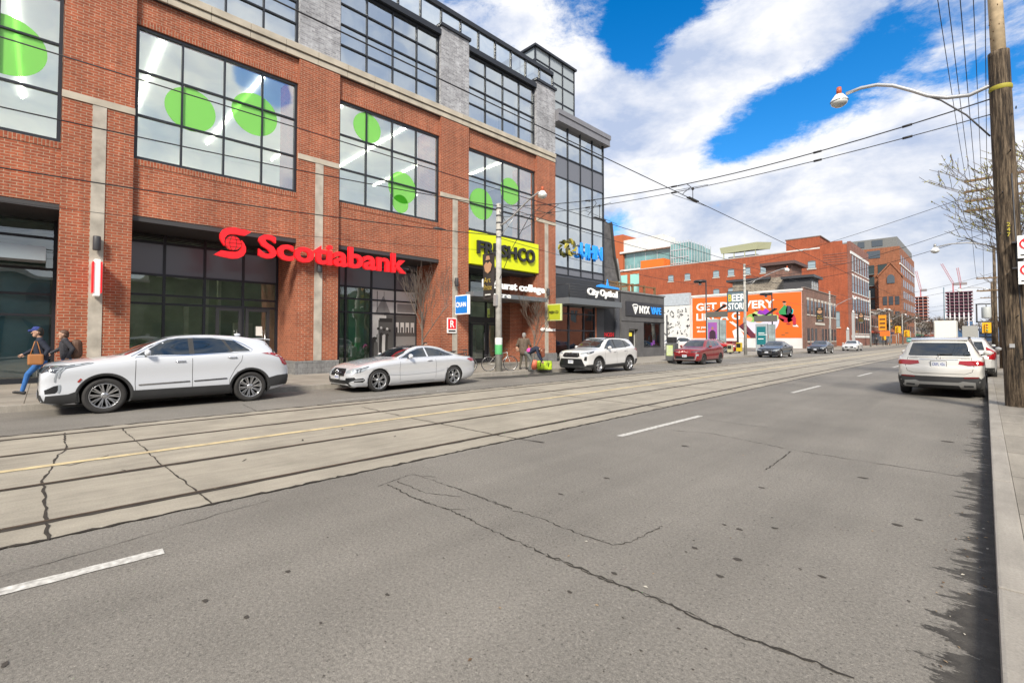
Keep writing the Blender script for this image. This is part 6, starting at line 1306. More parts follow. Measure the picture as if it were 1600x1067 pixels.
# ================================================================ poles, lamps, wires
CPOLE=mat('concrete_pole',(.40,.39,.36),.8,var=.25,vscale=5); WPALE=mat('new_pole_wood',(.52,.40,.25),.8,var=.3,vscale=7); GALV=mat('galvanised_arm',(.50,.50,.50),.4,metal=.5)
LWHITE=mat('lamp_white',(.80,.80,.78),.3); LGLASS=mat('lamp_glass',(.55,.55,.52),.1,spec=1); WIREM=mat('wire_black',(.02,.02,.022),.6); BAND=mat('yellow_strap',(.34,.30,.03),.7); ORANGE=mat('lamp_orange_cap',(.45,.09,.03),.5)
def wood_mat():
    m=newmat('weathered_pole_wood'); nt=m.node_tree; b=nt.nodes['Principled BSDF']; N=nt.nodes.new; L=nt.links.new
    tc_=N('ShaderNodeTexCoord'); mp=N('ShaderNodeMapping'); mp.inputs['Scale'].default_value=(1,1,.07); L(tc_.outputs['Object'],mp.inputs[0])
    n=N('ShaderNodeTexNoise'); n.inputs['Scale'].default_value=26; n.inputs['Detail'].default_value=8; n.inputs['Roughness'].default_value=.72; L(mp.outputs[0],n.inputs['Vector'])
    n2=N('ShaderNodeTexNoise'); n2.inputs['Scale'].default_value=1.7; n2.inputs['Detail'].default_value=5; L(tc_.outputs['Object'],n2.inputs['Vector'])
    r=N('ShaderNodeValToRGB'); e=r.color_ramp.elements; e[0].position=.40; e[0].color=(.014,.010,.007,1); e[1].position=.62; e[1].color=(.22,.165,.11,1); x=e.new(.5); x.color=(.085,.060,.038,1); L(n.outputs['Fac'],r.inputs[0])
    mx=N('ShaderNodeMix'); mx.data_type='RGBA'; mx.blend_type='MULTIPLY'; mx.inputs[0].default_value=.7; L(r.outputs[0],mx.inputs[6])
    r2=N('ShaderNodeMapRange'); L(n2.outputs['Fac'],r2.inputs[0]); r2.inputs[1].default_value=.35;r2.inputs[2].default_value=.65;r2.inputs[3].default_value=.55;r2.inputs[4].default_value=1.35; L(r2.outputs[0],mx.inputs[7]); L(mx.outputs[2],b.inputs['Base Color']); b.inputs['Roughness'].default_value=.9
    bp=N('ShaderNodeBump'); bp.inputs['Strength'].default_value=1; bp.inputs['Distance'].default_value=.03; L(n.outputs['Fac'],bp.inputs['Height']); L(bp.outputs[0],b.inputs['Normal']); return m
PWOOD=wood_mat()
def lamp_head(parent,p,d,s=1.,cap=ORANGE):
    b=MB(); x,y,z=p; b.mi(1).lathe((x,y,z-.02),[(.0,.20*s),(.05*s,.20*s),(.06*s,.12*s),(.055*s,.02)],12); b.mi(0).lathe((x,y,z-.18*s),[(.02,.20*s),(.09*s,.17*s),(.17*s,.06*s),(.20*s,.0)],20,'Z',False); b.mi(2).lathe((x,y,z-.18*s),[(.19*s,.0),(.17*s,-.07*s),(.09*s,-.13*s),(0,-.15*s)],16)
    return b.build('lamp_head',[LWHITE,cap,LGLASS],parent)
def lamp_post(y,x,h,la,lz,lx,label,banner=False,rp=.15):
    t=thing('street_lamp',label,'street lamp',(x,y,.15),group='concrete poles with arm lamps on the left')
    b=MB(); b.tube([(x,y,.1),(x,y,h*.5),(x,y,h)],[rp,rp*.85,rp*.68],14); b.build('pole',CPOLE,t)
    b=MB(); q=[(x,y,la),(x+.5,y,la+.02),(x+1.1,y,la+.22),(x+1.7,y,la+.55),(x+2.2,y,la+.82),(x+2.55,y,lz)] if lx is None else [(x,y,la)]+[(x+(lx-x)*u,y,la+(lz-la)*(3*u*u-2*u**3)) for u in (.15,.3,.45,.6,.75,.9,1)]
    b.tube(q,.035,8); b.tube([(x,y,la-.55),(x+.9,y,la+.12)],.015,6); b.build('arm',GALV,t); lamp_head(t,(q[-1][0],y,q[-1][2]),1)
    b=MB()
    for k in range(5): b.lathe((x,y,h-.25-k*.33),[(rp*.74,0),(rp*.80,.02),(rp*.80,.05),(rp*.74,.07)],12)
    b.build('strap_bands',SDK,t)
    b=MB(); b.box(x-.1,x+.1,y-rp-.08,y-rp+.02,3.1,3.6); b.build('control_box',GALV,t)
    return t
hX_=lambda x,X: P(x,560,X=X).y
t=lamp_post(14.55,-15.5,7.75,6.75,7.75,-12.85,'tall concrete lamp pole before the lime sign with posters at its foot',rp=.16)
b=MB(); b.lathe((-15.5,14.55,1.35),[(.166,0),(.168,.01),(.168,.30),(.166,.31)],14); b.build('poster',mat('poster_white',(.72,.74,.72),.7),t); b=MB(); b.lathe((-15.5,14.55,.92),[(.169,0),(.171,.01),(.171,.42),(.169,.43)],14); b.build('poster',mat('poster_green',(.10,.42,.16),.7),t)
def banner(x,y,z0,z1,w,par=None,label='x'):
    t=thing('pole_banner',label,'banner',(x-.2,y,z0),group='black and gold pole banners'); b=MB()
    b.tube([(x,y,z1),(x-w-.15,y,z1)],.018,6).tube([(x,y,z0),(x-w-.15,y,z0)],.018,6); b.build('bracket',SDK,t)
    b=MB(); n=10; vs=[]
    for i in range(n+1):
        for j in range(5): u=i/n; v=j/4; vs.append((x-.14-w*v,y+.03*math.sin(v*5+u*4),z1+(z0-z1)*u))
    b.add(vs,[(i*5+j,i*5+j+1,i*5+j+6,i*5+j+5) for i in range(n) for j in range(4)],True); b.build('cloth',mat('banner_black',(.035,.030,.028),.7),t)
    g=mat('banner_gold',(.42,.30,.05),.7); b=MB()
    F2=lambda A,B_,d:(x-.14-w*(1-A)-.0,y-.05-d*.0,z0+(z1-z0)*B_)
    for pl in ([(.25,.62),(.5,.56),(.75,.62),(.85,.75),(.65,.82),(.5,.78),(.35,.82),(.15,.75)],[(.3,.86),(.7,.86),(.62,.95),(.38,.95)]): b.mi(1).prism(pl,lambda A,B_,d:(x-.14-w*(1-A),y-.045-d,z0+(z1-z0)*B_),0,.004)
    b.mi(0)
    lettering(b,'Art',(x-.14-w*.85,y-.05,z0+(z1-z0)*.36),*YW,w*.6,(z1-z0)*.12,.004); lettering(b,'Prize',(x-.14-w*.85,y-.05,z0+(z1-z0)*.20),*YW,w*.7,(z1-z0)*.12,.004); b.mi(2).box(x-.14-w*.75,x-.14-w*.25,y-.05,y-.045,z0+(z1-z0)*.08,z0+(z1-z0)*.11)
    b.build('printing',[g,mat('banner_skin',(.45,.25,.14),.7),mat('banner_white',(.6,.6,.58),.7)],t,fix=True)
banner(-15.6,14.5,3.45,5.55,.78,label='black banner with gold letters hanging from the pole before the lime sign')
spec=[(1165,8.5,'concrete lamp pole by the road in front of the dark billboard sign'),(1298,8.4,'concrete lamp pole at the street end of the mural building'),(1361,10.9,'tallest concrete lamp pole by the far white sedan'),(1391,7.6,'concrete lamp pole just past the white sedan'),(1411,8.5,'concrete lamp pole beside the church front'),(1431,8.8,'farthest concrete lamp pole near the crossing')]
PY_=[14.55]
for x,h,lb in spec:
    y=hX_(x,-15.5); PY_.append(y); lamp_post(y,-15.5,h,6.2 if x>1165 else 6.75,7.3 if x>1165 else 7.75,-12.6 if x>1165 else -12.0,lb,rp=.14)
for i,(x,zz0) in enumerate(((1290,4.),(1353,4.5),(1386,4.4),(1398,4.6))): banner(-15.6,hX_(x,-15.6),zz0,zz0+2.,.9,label=['gold winged black banner on the pole by the brown brick front','gold winged black banner on the pole by the tall warehouse','gold winged black banner beside the orange construction signs','gold winged black banner nearest the church front'][i])
# wooden poles on the near pavement
W1=thing('utility_pole','thick weathered wooden pole spliced to a pale upper pole at the right','utility pole',(.50,15,.15))
b=MB(); ctr=[(.515,15,.1),(.49,15,.6),(.455,15,1.6),(.40,15,3.9),(.36,15,5.9),(.33,15,8.0)]; b.tube(ctr,[.245,.225,.205,.195,.185,.175],28,True); 
for _ in range(0): pass
o=b.build('lower_pole',PWOOD,W1)
bm=bmesh.new(); bm.from_mesh(o.data); bmesh.ops.subdivide_edges(bm,edges=[e for e in bm.edges if abs(e.verts[0].co.z-e.verts[1].co.z)>.2],cuts=20,use_grid_fill=True)
for v in bm.verts:
    a=math.atan2(v.co.y,v.co.x-(-.022*v.co.z)); f_=1+.02*math.sin(a*7+v.co.z*1.3)+.015*math.sin(a*13-v.co.z*2.1)+random.uniform(-.012,.012); v.co.y*=f_
bm.to_mesh(o.data); bm.free()
b=MB(); b.tube([(.345,15,7.3),(.295,15,9.5),(.24,15,13)],[.125,.12,.105],16); b.build('upper_pole',WPALE,W1)
b=MB()
for k in range(34): 
    z=random.uniform(7.6,11.5); a=random.uniform(3.5,5.9); b.sph((.32-.0227*(z-8)+.122*math.cos(a),15+.122*math.sin(a),z),.011,6,(1,1,2))
b.build('knots',mat('knot_dark',(.10,.06,.03),.9),W1,kind='stuff')
b=MB()
for z,x in ((7.12,.345),): b.lathe((x,15,z),[(.182,0),(.192,.02),(.192,.08),(.182,.1)],24,'Z',False)
b.build('yellow_strap',BAND,W1)
b=MB(); 
for k in range(7): z=1.2+k*.9; b.tube([(.42+.15*math.cos(k),14.86,z),(.42+.15*math.cos(k),14.74,z+.01)],.012,5)
b.tube([(.60,14.80,.3),(.52,14.82,3),(.47,14.83,5.2)],.015,6); b.build('ground_wire',SDK,W1)
b=MB()
for k_,ch in enumerate('247'): lettering(b,ch,(.375,14.80,4.05-k_*.11),(1,0,0),(0,0,1),.05,.085,.008,.01)
b.build('pole_number',mat('paint_yellow_old',(.50,.42,.05),.8),W1)
b=MB(); b.box(.36,.44,14.77,14.80,1.42,1.50); b.build('tag_plate',GALV,W1)
W1L=thing('arm_lamp','long curved grey lamp arm with a white bell lamp strapped to the wooden pole','street lamp',(.30,15,7))
pts=[P(x,y,Y=14.98) for x,y in ((1543,136),(1515,149),(1480,153),(1450,150),(1425,142),(1395,134),(1370,133),(1345,138),(1322,147))]
b=MB(); b.tube([(.30,15,pts[0].z)]+pts,.042,10); b.build('arm',GALV,W1L); b=MB(); b.tube([P(1432,146,Y=14.98),P(1470,157,Y=14.98),P(1510,180,Y=14.98),P(1547,213,Y=14.98)],.018,6); b.build('brace',SDK,W1L)
p=P(1311,147,Y=14.98); lamp_head(W1L,(p.x,p.y,p.z-.02),1,1.05)
def wpole(y,x,h,label,arms,lamp=None,r=.19):
    t=thing('utility_pole',label,'utility pole',(x,y,.15),group='wooden poles along the near pavement'); b=MB(); b.tube([(x,y,.1),(x,y,h*.5),(x,y,h)],[r,r*.85,r*.7],14); b.build('pole',PWOOD,t)
    for z in arms:
        b=MB(); b.box(x-1.25,x+1.25,y-.13,y-.02,z,z+.11); b.build('cross_arm',WOOD,t)
        b=MB()
        for k in (-1.15,-.75,-.35,.4,.8,1.15): b.lathe((x+k,y-.07,z+.11),[(.03,0),(.045,.05),(.03,.08),(.045,.12),(0,.15)],8)
        b.build('insulators',mat('insulator_grey',(.25,.25,.27),.4),t)
    if lamp:
        l=thing('arm_lamp',lamp[1],'street lamp',(x,y,lamp[0])); q=[(x,y,lamp[0]),(x-.6,y,lamp[0]+.35),(x-1.2,y,lamp[0]+.52),(x-1.9,y,lamp[0]+.55),(x-2.4,y,lamp[0]+.45)]
        b=MB(); b.tube(q,.035,8); b.build('arm',GALV,l); lamp_head(l,(x-2.45,y,lamp[0]+.45),1,1,STEELD)
    return t
wpole(34,.62,11,'second wooden pole with stacked cross arms behind the thick pole',[9.75,9.2,8.7,8.2],(6.1,'grey bell lamp on a curved arm fixed to the second wooden pole'),.155)
wpole(64,.72,10.5,'third wooden pole with cross arms and a transformer',[7.4,6.2],(6.1,'small bell lamp on the third wooden pole'),.15)
wpole(98,.8,10,'fourth wooden pole far along the near pavement',[8.6,7.6],None,.2)
b=MB(); b.lathe((.1,63.8,3.6),[(.0,0),(.32,.02),(.34,.1),(.34,1.0),(.3,1.08),(0,1.1)],16); b.tube([(.1,63.8,4.7),(.1,63.8,5.0)],.05,6)
one('transformer',b,mat('transformer_grey',(.42,.44,.43),.5),'pale grey drum transformer hung on the third wooden pole','transformer')
b=MB(); b.box(-.62,.55,63.5,63.62,3.2,3.32).box(-.62,-.5,63.5,63.62,3.2,5.0).box(-.62,.4,63.5,63.62,4.9,5.0); one('pole_bracket',b,SDK,'black square steel bracket round the transformer','bracket')
b=MB(); b.box(-1.1,1.3,33.2,33.5,6.0,7.3) if 0 else None
# no-parking signs beside the wooden pole
for i,(z,lb) in enumerate(((3.55,'upper white parking sign with a red ring on the thick wooden pole'),(3.0,'lower white parking sign with a red ring on the thick wooden pole'))):
    t=thing('parking_sign',lb,'sign',(.67,14.72,z)); b=MB(); x0=.515; b.box(x0,x0+.30,14.60,14.615,z-.24,z+.24); b.build('plate',SWHITE,t,)
    b=MB(); c0=(x0+.15,14.59,z+.06); b.tube([(c0[0]+.11*math.cos(a),14.595,c0[2]+.11*math.sin(a)) for a in np.linspace(0,2*math.pi,25)],.016,6); b.tube([(c0[0]-.08,14.595,c0[2]+.08),(c0[0]+.08,14.595,c0[2]-.08)],.014,6); b.build('red_ring',SRED,t)
    b=MB(); lettering(b,'P' ,(c0[0]-.04,14.598,c0[2]-.05),*YW,.08,.11,.004,.01); b.box(x0+.04,x0+.26,14.596,14.6,z-.19,z-.16); b.build('lettering',SBLACK,t)
    b=MB(); b.box(x0-.08,x0+.30,14.615,14.85,z+.10,z+.13); b.build('bracket',SDK,t)
# ---- wires
def wire(p0,p1,label,sag=.3,r=.011,name='overhead_wire',cat='wire',n=16,grp='overhead wires over the street',extra=None):
    p0,p1=Vector(p0),Vector(p1); b=MB(); b.tube([p0.lerp(p1,i/n)-Vector((0,0,sag*4*(i/n)*(1-i/n))) for i in range(n+1)],r,5); 
    return one(name,b,WIREM,label,cat,grp)
wire((-6.6,-8,6.12),(-6.6,240,6.12),'straight trolley wire above the nearer streetcar track',.0,.012); wire((-10.15,-8,6.05),(-10.15,240,6.12),'straight trolley wire above the farther streetcar track',.0,.012)
ys=PY_
for i in range(len(ys)-1):
    g='cables strung between the left lamp poles'
    wire((-15.5,ys[i],7.7),(-15.5,ys[i+1],7.9),'upper cable between the left lamp poles',.35,.016,grp=g); wire((-15.5,ys[i],6.2),(-15.5,ys[i+1],6.3),'lower cable between the left lamp poles',.55,.013,grp=g)
wire((-15.5,14.55,7.65),(-15.5,-22,7.4),'upper cable running left from the nearest lamp pole',.75,.018,grp='cables running left from the nearest lamp pole'); wire((-15.5,14.55,6.3),(-15.5,-22,6.0),'lower cable running left from the nearest lamp pole',.75,.018,grp='cables running left from the nearest lamp pole')
wire((-15.5,14.55,5.6),(-15.5,-22,5.3),'thin lowest cable running left from the nearest lamp pole',.8,.007,grp='cables running left from the nearest lamp pole')
b=MB(); b.tube([(-15.55,11.1,6.08),(-15.55,11.45,6.08)],.05,6); b.tube([(-15.55,11.0,6.08),(-15.55,11.6,6.08)],.03,6); one('cable_splice',b,SDK,'black splice clamp on the cable left of the nearest lamp pole','clamp')
# span wires and hangers
def span(y,zl,zr,xl,xr,labels,hang=True,y2=None):
    y2=y2 or y
    S=lambda u,zl,zr,sg: Vector((xl+(xr-xl)*u,y+(y2-y)*u,zl+(zr-zl)*u-sg*4*u*(1-u)))
    for (a,c,sg,lb,rr) in ((zl,zr,.62,labels[0],.016),(zl-.5,zr-.35,.40,labels[1],.012)):
        b=MB(); b.tube([S(i/20,a,c,sg) for i in range(21)],rr,5)
        for u in (.18,.3,.52,.78,.9): p=S(u,a,c,sg); q=S(u+.012,a,c,sg); b.tube([p,q],.03,6)
        one('span_wire',b,WIREM,lb,'wire','span wires across the street')
    if hang:
        for X0,lb in ((-6.6,'hanger and curved feeder over the nearer trolley wire'),(-10.15,'hanger and curved feeder over the farther trolley wire')):
            u=(X0-xl)/(xr-xl); p=S(u,zl,zr,.62); q=S(u,zl-.5,zr-.35,.40); b=MB()
            b.tube([q,(X0,q.y,6.12)],.012,5); b.sph((X0,q.y,q.z),.05,8); b.box(X0-.05,X0+.05,q.y-.35,q.y+.35,6.10,6.14)
            b.tube([p+Vector((-.5,0,.0)),p+Vector((-.15,-.1,-.03)),p+Vector((.1,-.35,-.25)),(X0+.05,q.y-.7,6.2),(X0,q.y-.75,6.12)],.012,5); b.tube([q+Vector((-.7,0,-.03)),(X0,q.y+1.2,6.12)],.008,5); b.tube([q+Vector((.5,0,.02)),(X0,q.y-1.3,6.12)],.008,5)
            one('wire_hanger',b,WIREM,lb+(' in front of the building' if y<20 else ' by the second wooden pole'),'hanger','hangers on the trolley wires')
span(14.6,7.65,7.0,-15.5,.22,('upper span wire from the thick wooden pole to the nearest lamp pole','lower span wire from the thick wooden pole to the nearest lamp pole'),y2=15)
for i,(yl,yr) in enumerate(((PY_[1],34),(PY_[2],64),(PY_[3],98))):
    for j,dz in enumerate((0,.6)):
        lb=['second','third','fourth'][i]; wire((-15.5,yl,7.3-dz),(.6,yr,7.9-dz*1.2),('upper' if j==0 else 'lower')+' span wire at the %s pair of poles'%lb,.8,.014,'span_wire',grp='span wires across the street')
wire((-15.5,PY_[1],8.3),(-.6,34,9.0),'highest sloping span wire reaching the cross arms of the second wooden pole',.2,.014,'span_wire',grp='span wires across the street')
for i,(x,z) in enumerate([(-.55,9.85),(-.35,9.3),(-.15,8.8),(.02,9.85),(.2,9.3),(1.35,9.85),(1.55,9.3),(1.75,8.8)]):
    lb=['%s power line left of the thick wooden pole'%q for q in ('leftmost','second from left','third from left','fourth from left','fifth from left')]+['%s power line right of the thick wooden pole'%q for q in ('first','second','third')]
    wire((x,34,z),(x-.15,-12,z+.8),lb[i],.9,.009,grp='power lines along the near pavement'); 
for i,(x,z) in enumerate([(-.5,9.85),(.0,9.3),(1.3,9.85),(1.6,8.8)]): wire((x,34,z),(x,64,7.5),'power line between the second and third wooden poles',.7,.012,grp='power lines beyond the second wooden pole')
# small drops round the nearest lamp pole
b=MB(); b.tube([(-15.4,14.5,7.4),(-14.9,14.6,6.6),(-14.2,14.7,6.35),(-13.2,14.8,6.7),(-12.2,14.8,7.1)],.013,5); b.tube([(-15.4,14.5,4.3),(-14.7,14.6,5.6),(-13.8,14.7,6.8),(-13.2,14.8,7.2)],.014,5); b.tube([(-15.4,14.5,7.7),(-14.4,14.8,7.5),(-13.4,16,7.1)],.012,5)
one('guy_cables',b,WIREM,'tangle of loose guy cables at the top of the nearest lamp pole','cable')
# ================================================================ parking lot furniture
BLKP=mat('black_post',(.025,.025,.028),.5)
def lotlamp(x,y,h,label):
    t=thing('parking_lot_lamp',label,'lamp post',(x,y,.16),group='black lamps in the parking lot'); b=MB(); b.tube([(x,y,.15),(x,y,h)],.09,8); b.build('post',BLKP,t)
    b=MB(); b.lathe((x-.8,y,h-.25),[(.15,-.05),(.75,0),(.85,.12),(.7,.32),(0,.38)],20); b.tube([(x,y,h),(x-.6,y,h)],.07,6); b.build('shade',BLKP,t); b=MB(); b.lathe((x-.8,y,h-.62),[(0,0),(.14,.04),(.2,.2),(.15,.32)],12); b.build('glass',LGLASS,t)
q=P(1103,438,Y=62); lotlamp(q.x,62,q.z,'black lamp post with a disc shade in front of the words on the mural'); q=P(1206,458,Y=74); lotlamp(q.x,74,q.z,'black lamp post with a disc shade right of the salad bowl')
a=P(1137,457,Y=64); c_=P(1167.5,486,Y=64); t=thing('store_sign','grey square store sign with BEER STORE letters on a black post','sign',((a.x+c_.x)/2,64,.16))
b=MB(); b.box(a.x,c_.x,63.9,64.15,c_.z,a.z); b.build('panel',mat('sign_slate',(.12,.17,.20),.5),t); b=MB(); fr0,fr1=a.x-.06,c_.x+.06; b.box(fr0,fr1,63.88,64.17,a.z,a.z+.07).box(fr0,fr1,63.88,64.17,c_.z-.07,c_.z).box(fr0,a.x,63.88,64.17,c_.z,a.z).box(c_.x,fr1,63.88,64.17,c_.z,a.z); b.build('frame',BLKP,t)
b=MB(); xm=P(1152,500,Y=64).x; b.box(xm-.1,xm+.1,64,64.15,.16,c_.z-.07); b.build('post',BLKP,t)
w_=c_.x-a.x; h_=a.z-c_.z
b=MB(); lettering(b,'EER',(a.x+w_*.24,63.9,c_.z+h_*.52),*YW,w_*.70,h_*.36,.02,.02); lettering(b,'STORE',(a.x+w_*.05,63.9,c_.z+h_*.10),*YW,w_*.88,h_*.34,.02,.02); b.build('lettering',SWHITE,t); b=MB(); lettering(b,'B',(a.x+w_*.05,63.9,c_.z+h_*.52),*YW,w_*.17,h_*.36,.02,.02); b.build('lettering',mat('sign_gold',(.65,.55,.05),.5),t)
def kiosk(x0,x1,yt,yb,Y,label,face,rx):
    a=P(x0,yt,Y=Y); c_=P(x1,yb,Y=Y); r=P(rx,yt,Y=Y+1.2); t=thing('advert_kiosk',label,'kiosk',((a.x+c_.x)/2,Y,.16),group='advertising kiosks in the parking lot')
    b=MB(); b.box(a.x,c_.x,Y,Y+.5,.16,a.z); b.build('frame',mat('kiosk_frame',(.42,.46,.48),.45,metal=.3),t,bevel=.05); w_=c_.x-a.x; b=MB(); b.box(a.x+w_*.12,c_.x-w_*.12,Y-.02,Y+.01,.16+(a.z-.16)*.25,a.z-(a.z)*.10); b.build('poster',face,t)
    b=MB(); b.box(c_.x+.12,c_.x+.75,Y+.1,Y+.5,.16,a.z-.1); b.build('side_panel',mat('kiosk_side',(.30,.36,.36),.3,var=.4,vscale=1.5),t)
    b=MB(); b.box(a.x-.1,c_.x+.9,Y-.1,Y+.7,a.z+.25,a.z+.95); b.build('crown_louvre',mat('kiosk_crown',(.12,.115,.10),.5),t)
    b=MB(); 
    for s_ in (-1,1): xm=(a.x+c_.x)/2+.4; b.add([(xm,Y,a.z+.95),(xm+s_*1.1,Y-.1,a.z+1.75),(xm+s_*1.25,Y+.5,a.z+1.65),(xm,Y+.6,a.z+.95),(xm,Y,a.z+1.02),(xm+s_*1.1,Y-.1,a.z+1.82),(xm+s_*1.25,Y+.5,a.z+1.72),(xm,Y+.6,a.z+1.02)],[(3,2,1,0),(4,5,6,7),(0,1,5,4),(1,2,6,5),(2,3,7,6),(3,0,4,7)])
    b.build('solar_wings',SDK,t); return t,a,c_,w_,Y
POSP=mat('poster_magenta',(.38,.06,.22),.5,var=.6,vscale=.9,vcol=(.10,.12,.45))
t,a,c_,w_,Y_=kiosk(1104,1123,499,545,60,'advertising kiosk with a magenta poster of a person behind the red hatchback',POSP,1135)
xm=(a.x+c_.x)/2; b=MB(); b.mi(0).prism([(xm-.42,1.55),(xm-.38,2.5),(xm-.12,2.75),(xm+.12,2.75),(xm+.38,2.5),(xm+.42,1.55)],lambda A,B_,d:(A,Y_-.02-d,B_),0,.01); b.mi(1).prism(ell(xm,3.0,.15,.2,n=12),lambda A,B_,d:(A,Y_-.02-d,B_),0,.012); b.mi(2); lettering(b,'cunos',(xm-.55,Y_-.03,1.35),*YW,1.1,.28,.01,.02); b.build('poster_figure',[mat('poster_dark',(.05,.02,.04),.6),mat('poster_skin',(.35,.18,.12),.6),SWHITE],t,fix=True)
t,a,c_,w_,Y_=kiosk(1180,1199,506,545,60,'advertising kiosk with a teal poster behind the charcoal sedan',mat('poster_teal',(.015,.16,.18),.4),1212)
b=MB()
for k in range(2): b.box(a.x+.35,a.x+1.0+.3*k,Y_-.03,Y_-.02,2.3-k*.2,2.37-k*.2)
b.box(a.x+.3,a.x+.9,Y_-.03,Y_-.02,1.6,1.68); b.build('poster_text',SWHITE,t)
# litter bin, boxes and small things near the lot
t=thing('litter_bin','grey street litter bin with a yellow green poster beside the red hatchback','litter bin',(-15.,27.8,.15)); q=P(1050,560,X=-14.9); x,y=-14.9,q.y
t.location=(x,y,.15); b=MB(); b.box(x-.32,x+.32,y-.32,y+.32,.15,1.35); b.build('body',mat('bin_grey',(.10,.105,.11),.5),t,bevel=.05); b=MB(); b.box(x-.22,x+.22,y-.335,y-.32,.5,1.2); b.build('poster',mat('bin_poster',(.40,.50,.10),.5,var=.5,vscale=5,vcol=(.55,.6,.5)),t); b=MB(); b.box(x-.26,x+.26,y-.26,y+.26,1.35,1.75); b.build('hood',BLKP,t,bevel=.06)
for (px,py,X_,w2,h2,mm,lb,nm,cat) in ((1155,545,-18,.5,.9,mat('box_yellow',(.60,.42,.02),.5),'yellow newspaper box near the dark billboard sign','newspaper_box','newspaper box'),(1141,548,-17.5,.45,.7,mat('box_cream',(.45,.42,.25),.5),'cream newspaper box near the dark billboard sign','newspaper_box','newspaper box'),(1128,540,-21,.45,1.0,mat('box_green',(.05,.18,.07),.5),'green newspaper box behind the bright red car','newspaper_box','newspaper box')):
    y=P(px,540,X=X_).y; t=thing(nm,lb,cat,(X_,y,.15)); b=MB(); b.box(X_-w2/2,X_+w2/2,y-.2,y+.2,.35,.35+h2); b.build('body',mm,t,bevel=.03); b=MB(); b.box(X_-w2/2+.05,X_+w2/2-.05,y-.22,y-.2,.35+h2*.45,.35+h2*.9); b.build('window',SBLACK,t); b=MB(); b.box(X_-.08,X_+.08,y-.08,y+.08,.15,.35); b.build('pedestal',SDK,t)
# red pickup in the lot
q=P(1140,545,Z=.2); t=thing('pickup_truck','dark red pickup truck in the parking lot under the store sign','truck',(-24.5,68,.16)); x0,x1,y=-29.6,-24.6,68
mr_=mat('pickup_red',(.22,.010,.015),.3,coat=1); b=MB(); b.prism([(x0,.75),(x0,1.25),(x0+1.3,1.32),(x0+1.9,1.95),(x0+3.2,1.98),(x0+3.45,1.38),(x1,1.36),(x1,.65),(x0+.1,.6)],lambda A,B_,d:(A,y+d,B_),-.95,.95); b.build('body',mr_,t,bevel=.05,fix=True)
b=MB(); b.prism([(x0+1.55,1.35),(x0+1.98,1.86),(x0+3.1,1.88),(x0+3.25,1.40)],lambda A,B_,d:(A,y+d,B_),-.97,-.94); b.build('side_window',CARGLASS,t,fix=True)
for wx in (x0+.95,x1-1.0): 
    for s_ in (-1,1): b=MB(); b.lathe((wx,y+s_*.82,.54),[(0,-.12),(.36,-.12),(.38,-.08),(.38,.08),(.36,.12),(0,.12)],20,'Y'); w0=b.build('wheel',TYRE,t); b=MB(); b.lathe((wx,y+s_*.86,.54),[(0,-.1),(.22,-.1),(.22,.1),(0,.1)],16,'Y'); b.build('rim',ALLOY,w0)
# ================================================================ far street: truck, signals, signs
q0=P(1459,505,Y=118); q1=P(1494,505,Y=118); zt=P(1475,501,Y=118).z
t=thing('box_truck','white box truck driving away in the distance','truck',((q0.x+q1.x)/2,120,0)); b=MB(); b.box(q0.x,q1.x,118,125,1.0,zt); b.build('cargo_box',mat('truck_white',(.66,.65,.60),.5),t,bevel=.08); b=MB(); b.box(q0.x+.15,q1.x-.15,117.93,118,1.15,zt-.35); b.build('rear_door',mat('truck_door',(.72,.71,.66),.5),t)
b=MB(); b.box(q0.x+.3,q1.x-.3,125.1,127,.8,zt-.9); b.build('cab',mat('truck_white'),t,bevel=.1); b=MB(); b.box(q0.x,q1.x,118,125,.7,1.0); b.build('chassis',SDK,t)
for s_ in (q0.x+.2,q1.x-.2):
    for wy in (119.5,126): b=MB(); b.lathe((s_,wy,.45),[(0,-.14),(.42,-.14),(.45,-.1),(.45,.1),(.42,.14),(0,.14)],16,'X'); b.build('wheel',TYRE,t)
b=MB(); b.box(q1.x+.2,q1.x+2.6,140,146,.9,zt-.6); t2=thing('box_truck','grey truck just right of the white box truck','truck',(q1.x+1.4,143,0)); b.build('cargo_box',mat('truck_grey',(.36,.36,.34),.6),t2,bevel=.06); b=MB(); b.box(q1.x+.3,q1.x+2.5,140.2,147,.4,.9); b.build('chassis',SDK,t2)
YEL=mat('signal_yellow',(.80,.42,.01),.5); 
def signal(px,py,Y,label,arm,h=5.2,big=1.,flip=0):
    p=P(px,py,Y=Y); t=thing('traffic_signal',label,'traffic light',(p.x,Y,p.z),group='yellow traffic signals'); s_=big
    b=MB(); b.box(p.x-.55*s_,p.x+.55*s_,Y-.02,Y+.04,p.z-.85*s_,p.z+.85*s_); b.build('backboard',YEL,t); b=MB(); b.box(p.x-.2*s_,p.x+.2*s_,Y-.3,Y-.02,p.z-.65*s_,p.z+.65*s_); b.build('housing',YEL,t)
    for k,c_ in enumerate(((.25,.02,.02),(.20,.12,.02),(.02,.15,.08))): b=MB(); b.lathe((p.x,Y-.3,p.z+.42*s_-k*.42*s_),[(0,-.02),(.14*s_,-.02),(.15*s_,0)],12,'Y'); b.build('lens',mat('lens_%d'%k,c_,.3),t)
    b=MB(); b.tube([(p.x,Y+.1,p.z+.3),(arm,Y+.1,p.z+.5),(arm,Y+.1,.15)],[.06,.08,.1],8); b.build('post_arm',CPOLE,t)
signal(1403,515,150,'yellow traffic signal on a long arm near the church front',-15.2); signal(1417,521,160,'yellow traffic signal right of the one near the church front',-13.8); signal(1381,527,140,'small yellow traffic signal low beside the left lamp poles',-14.6,big=.7)
signal(1542,512,120,'yellow traffic signal hanging over the near kerb in the distance',1.4,big=1.1)
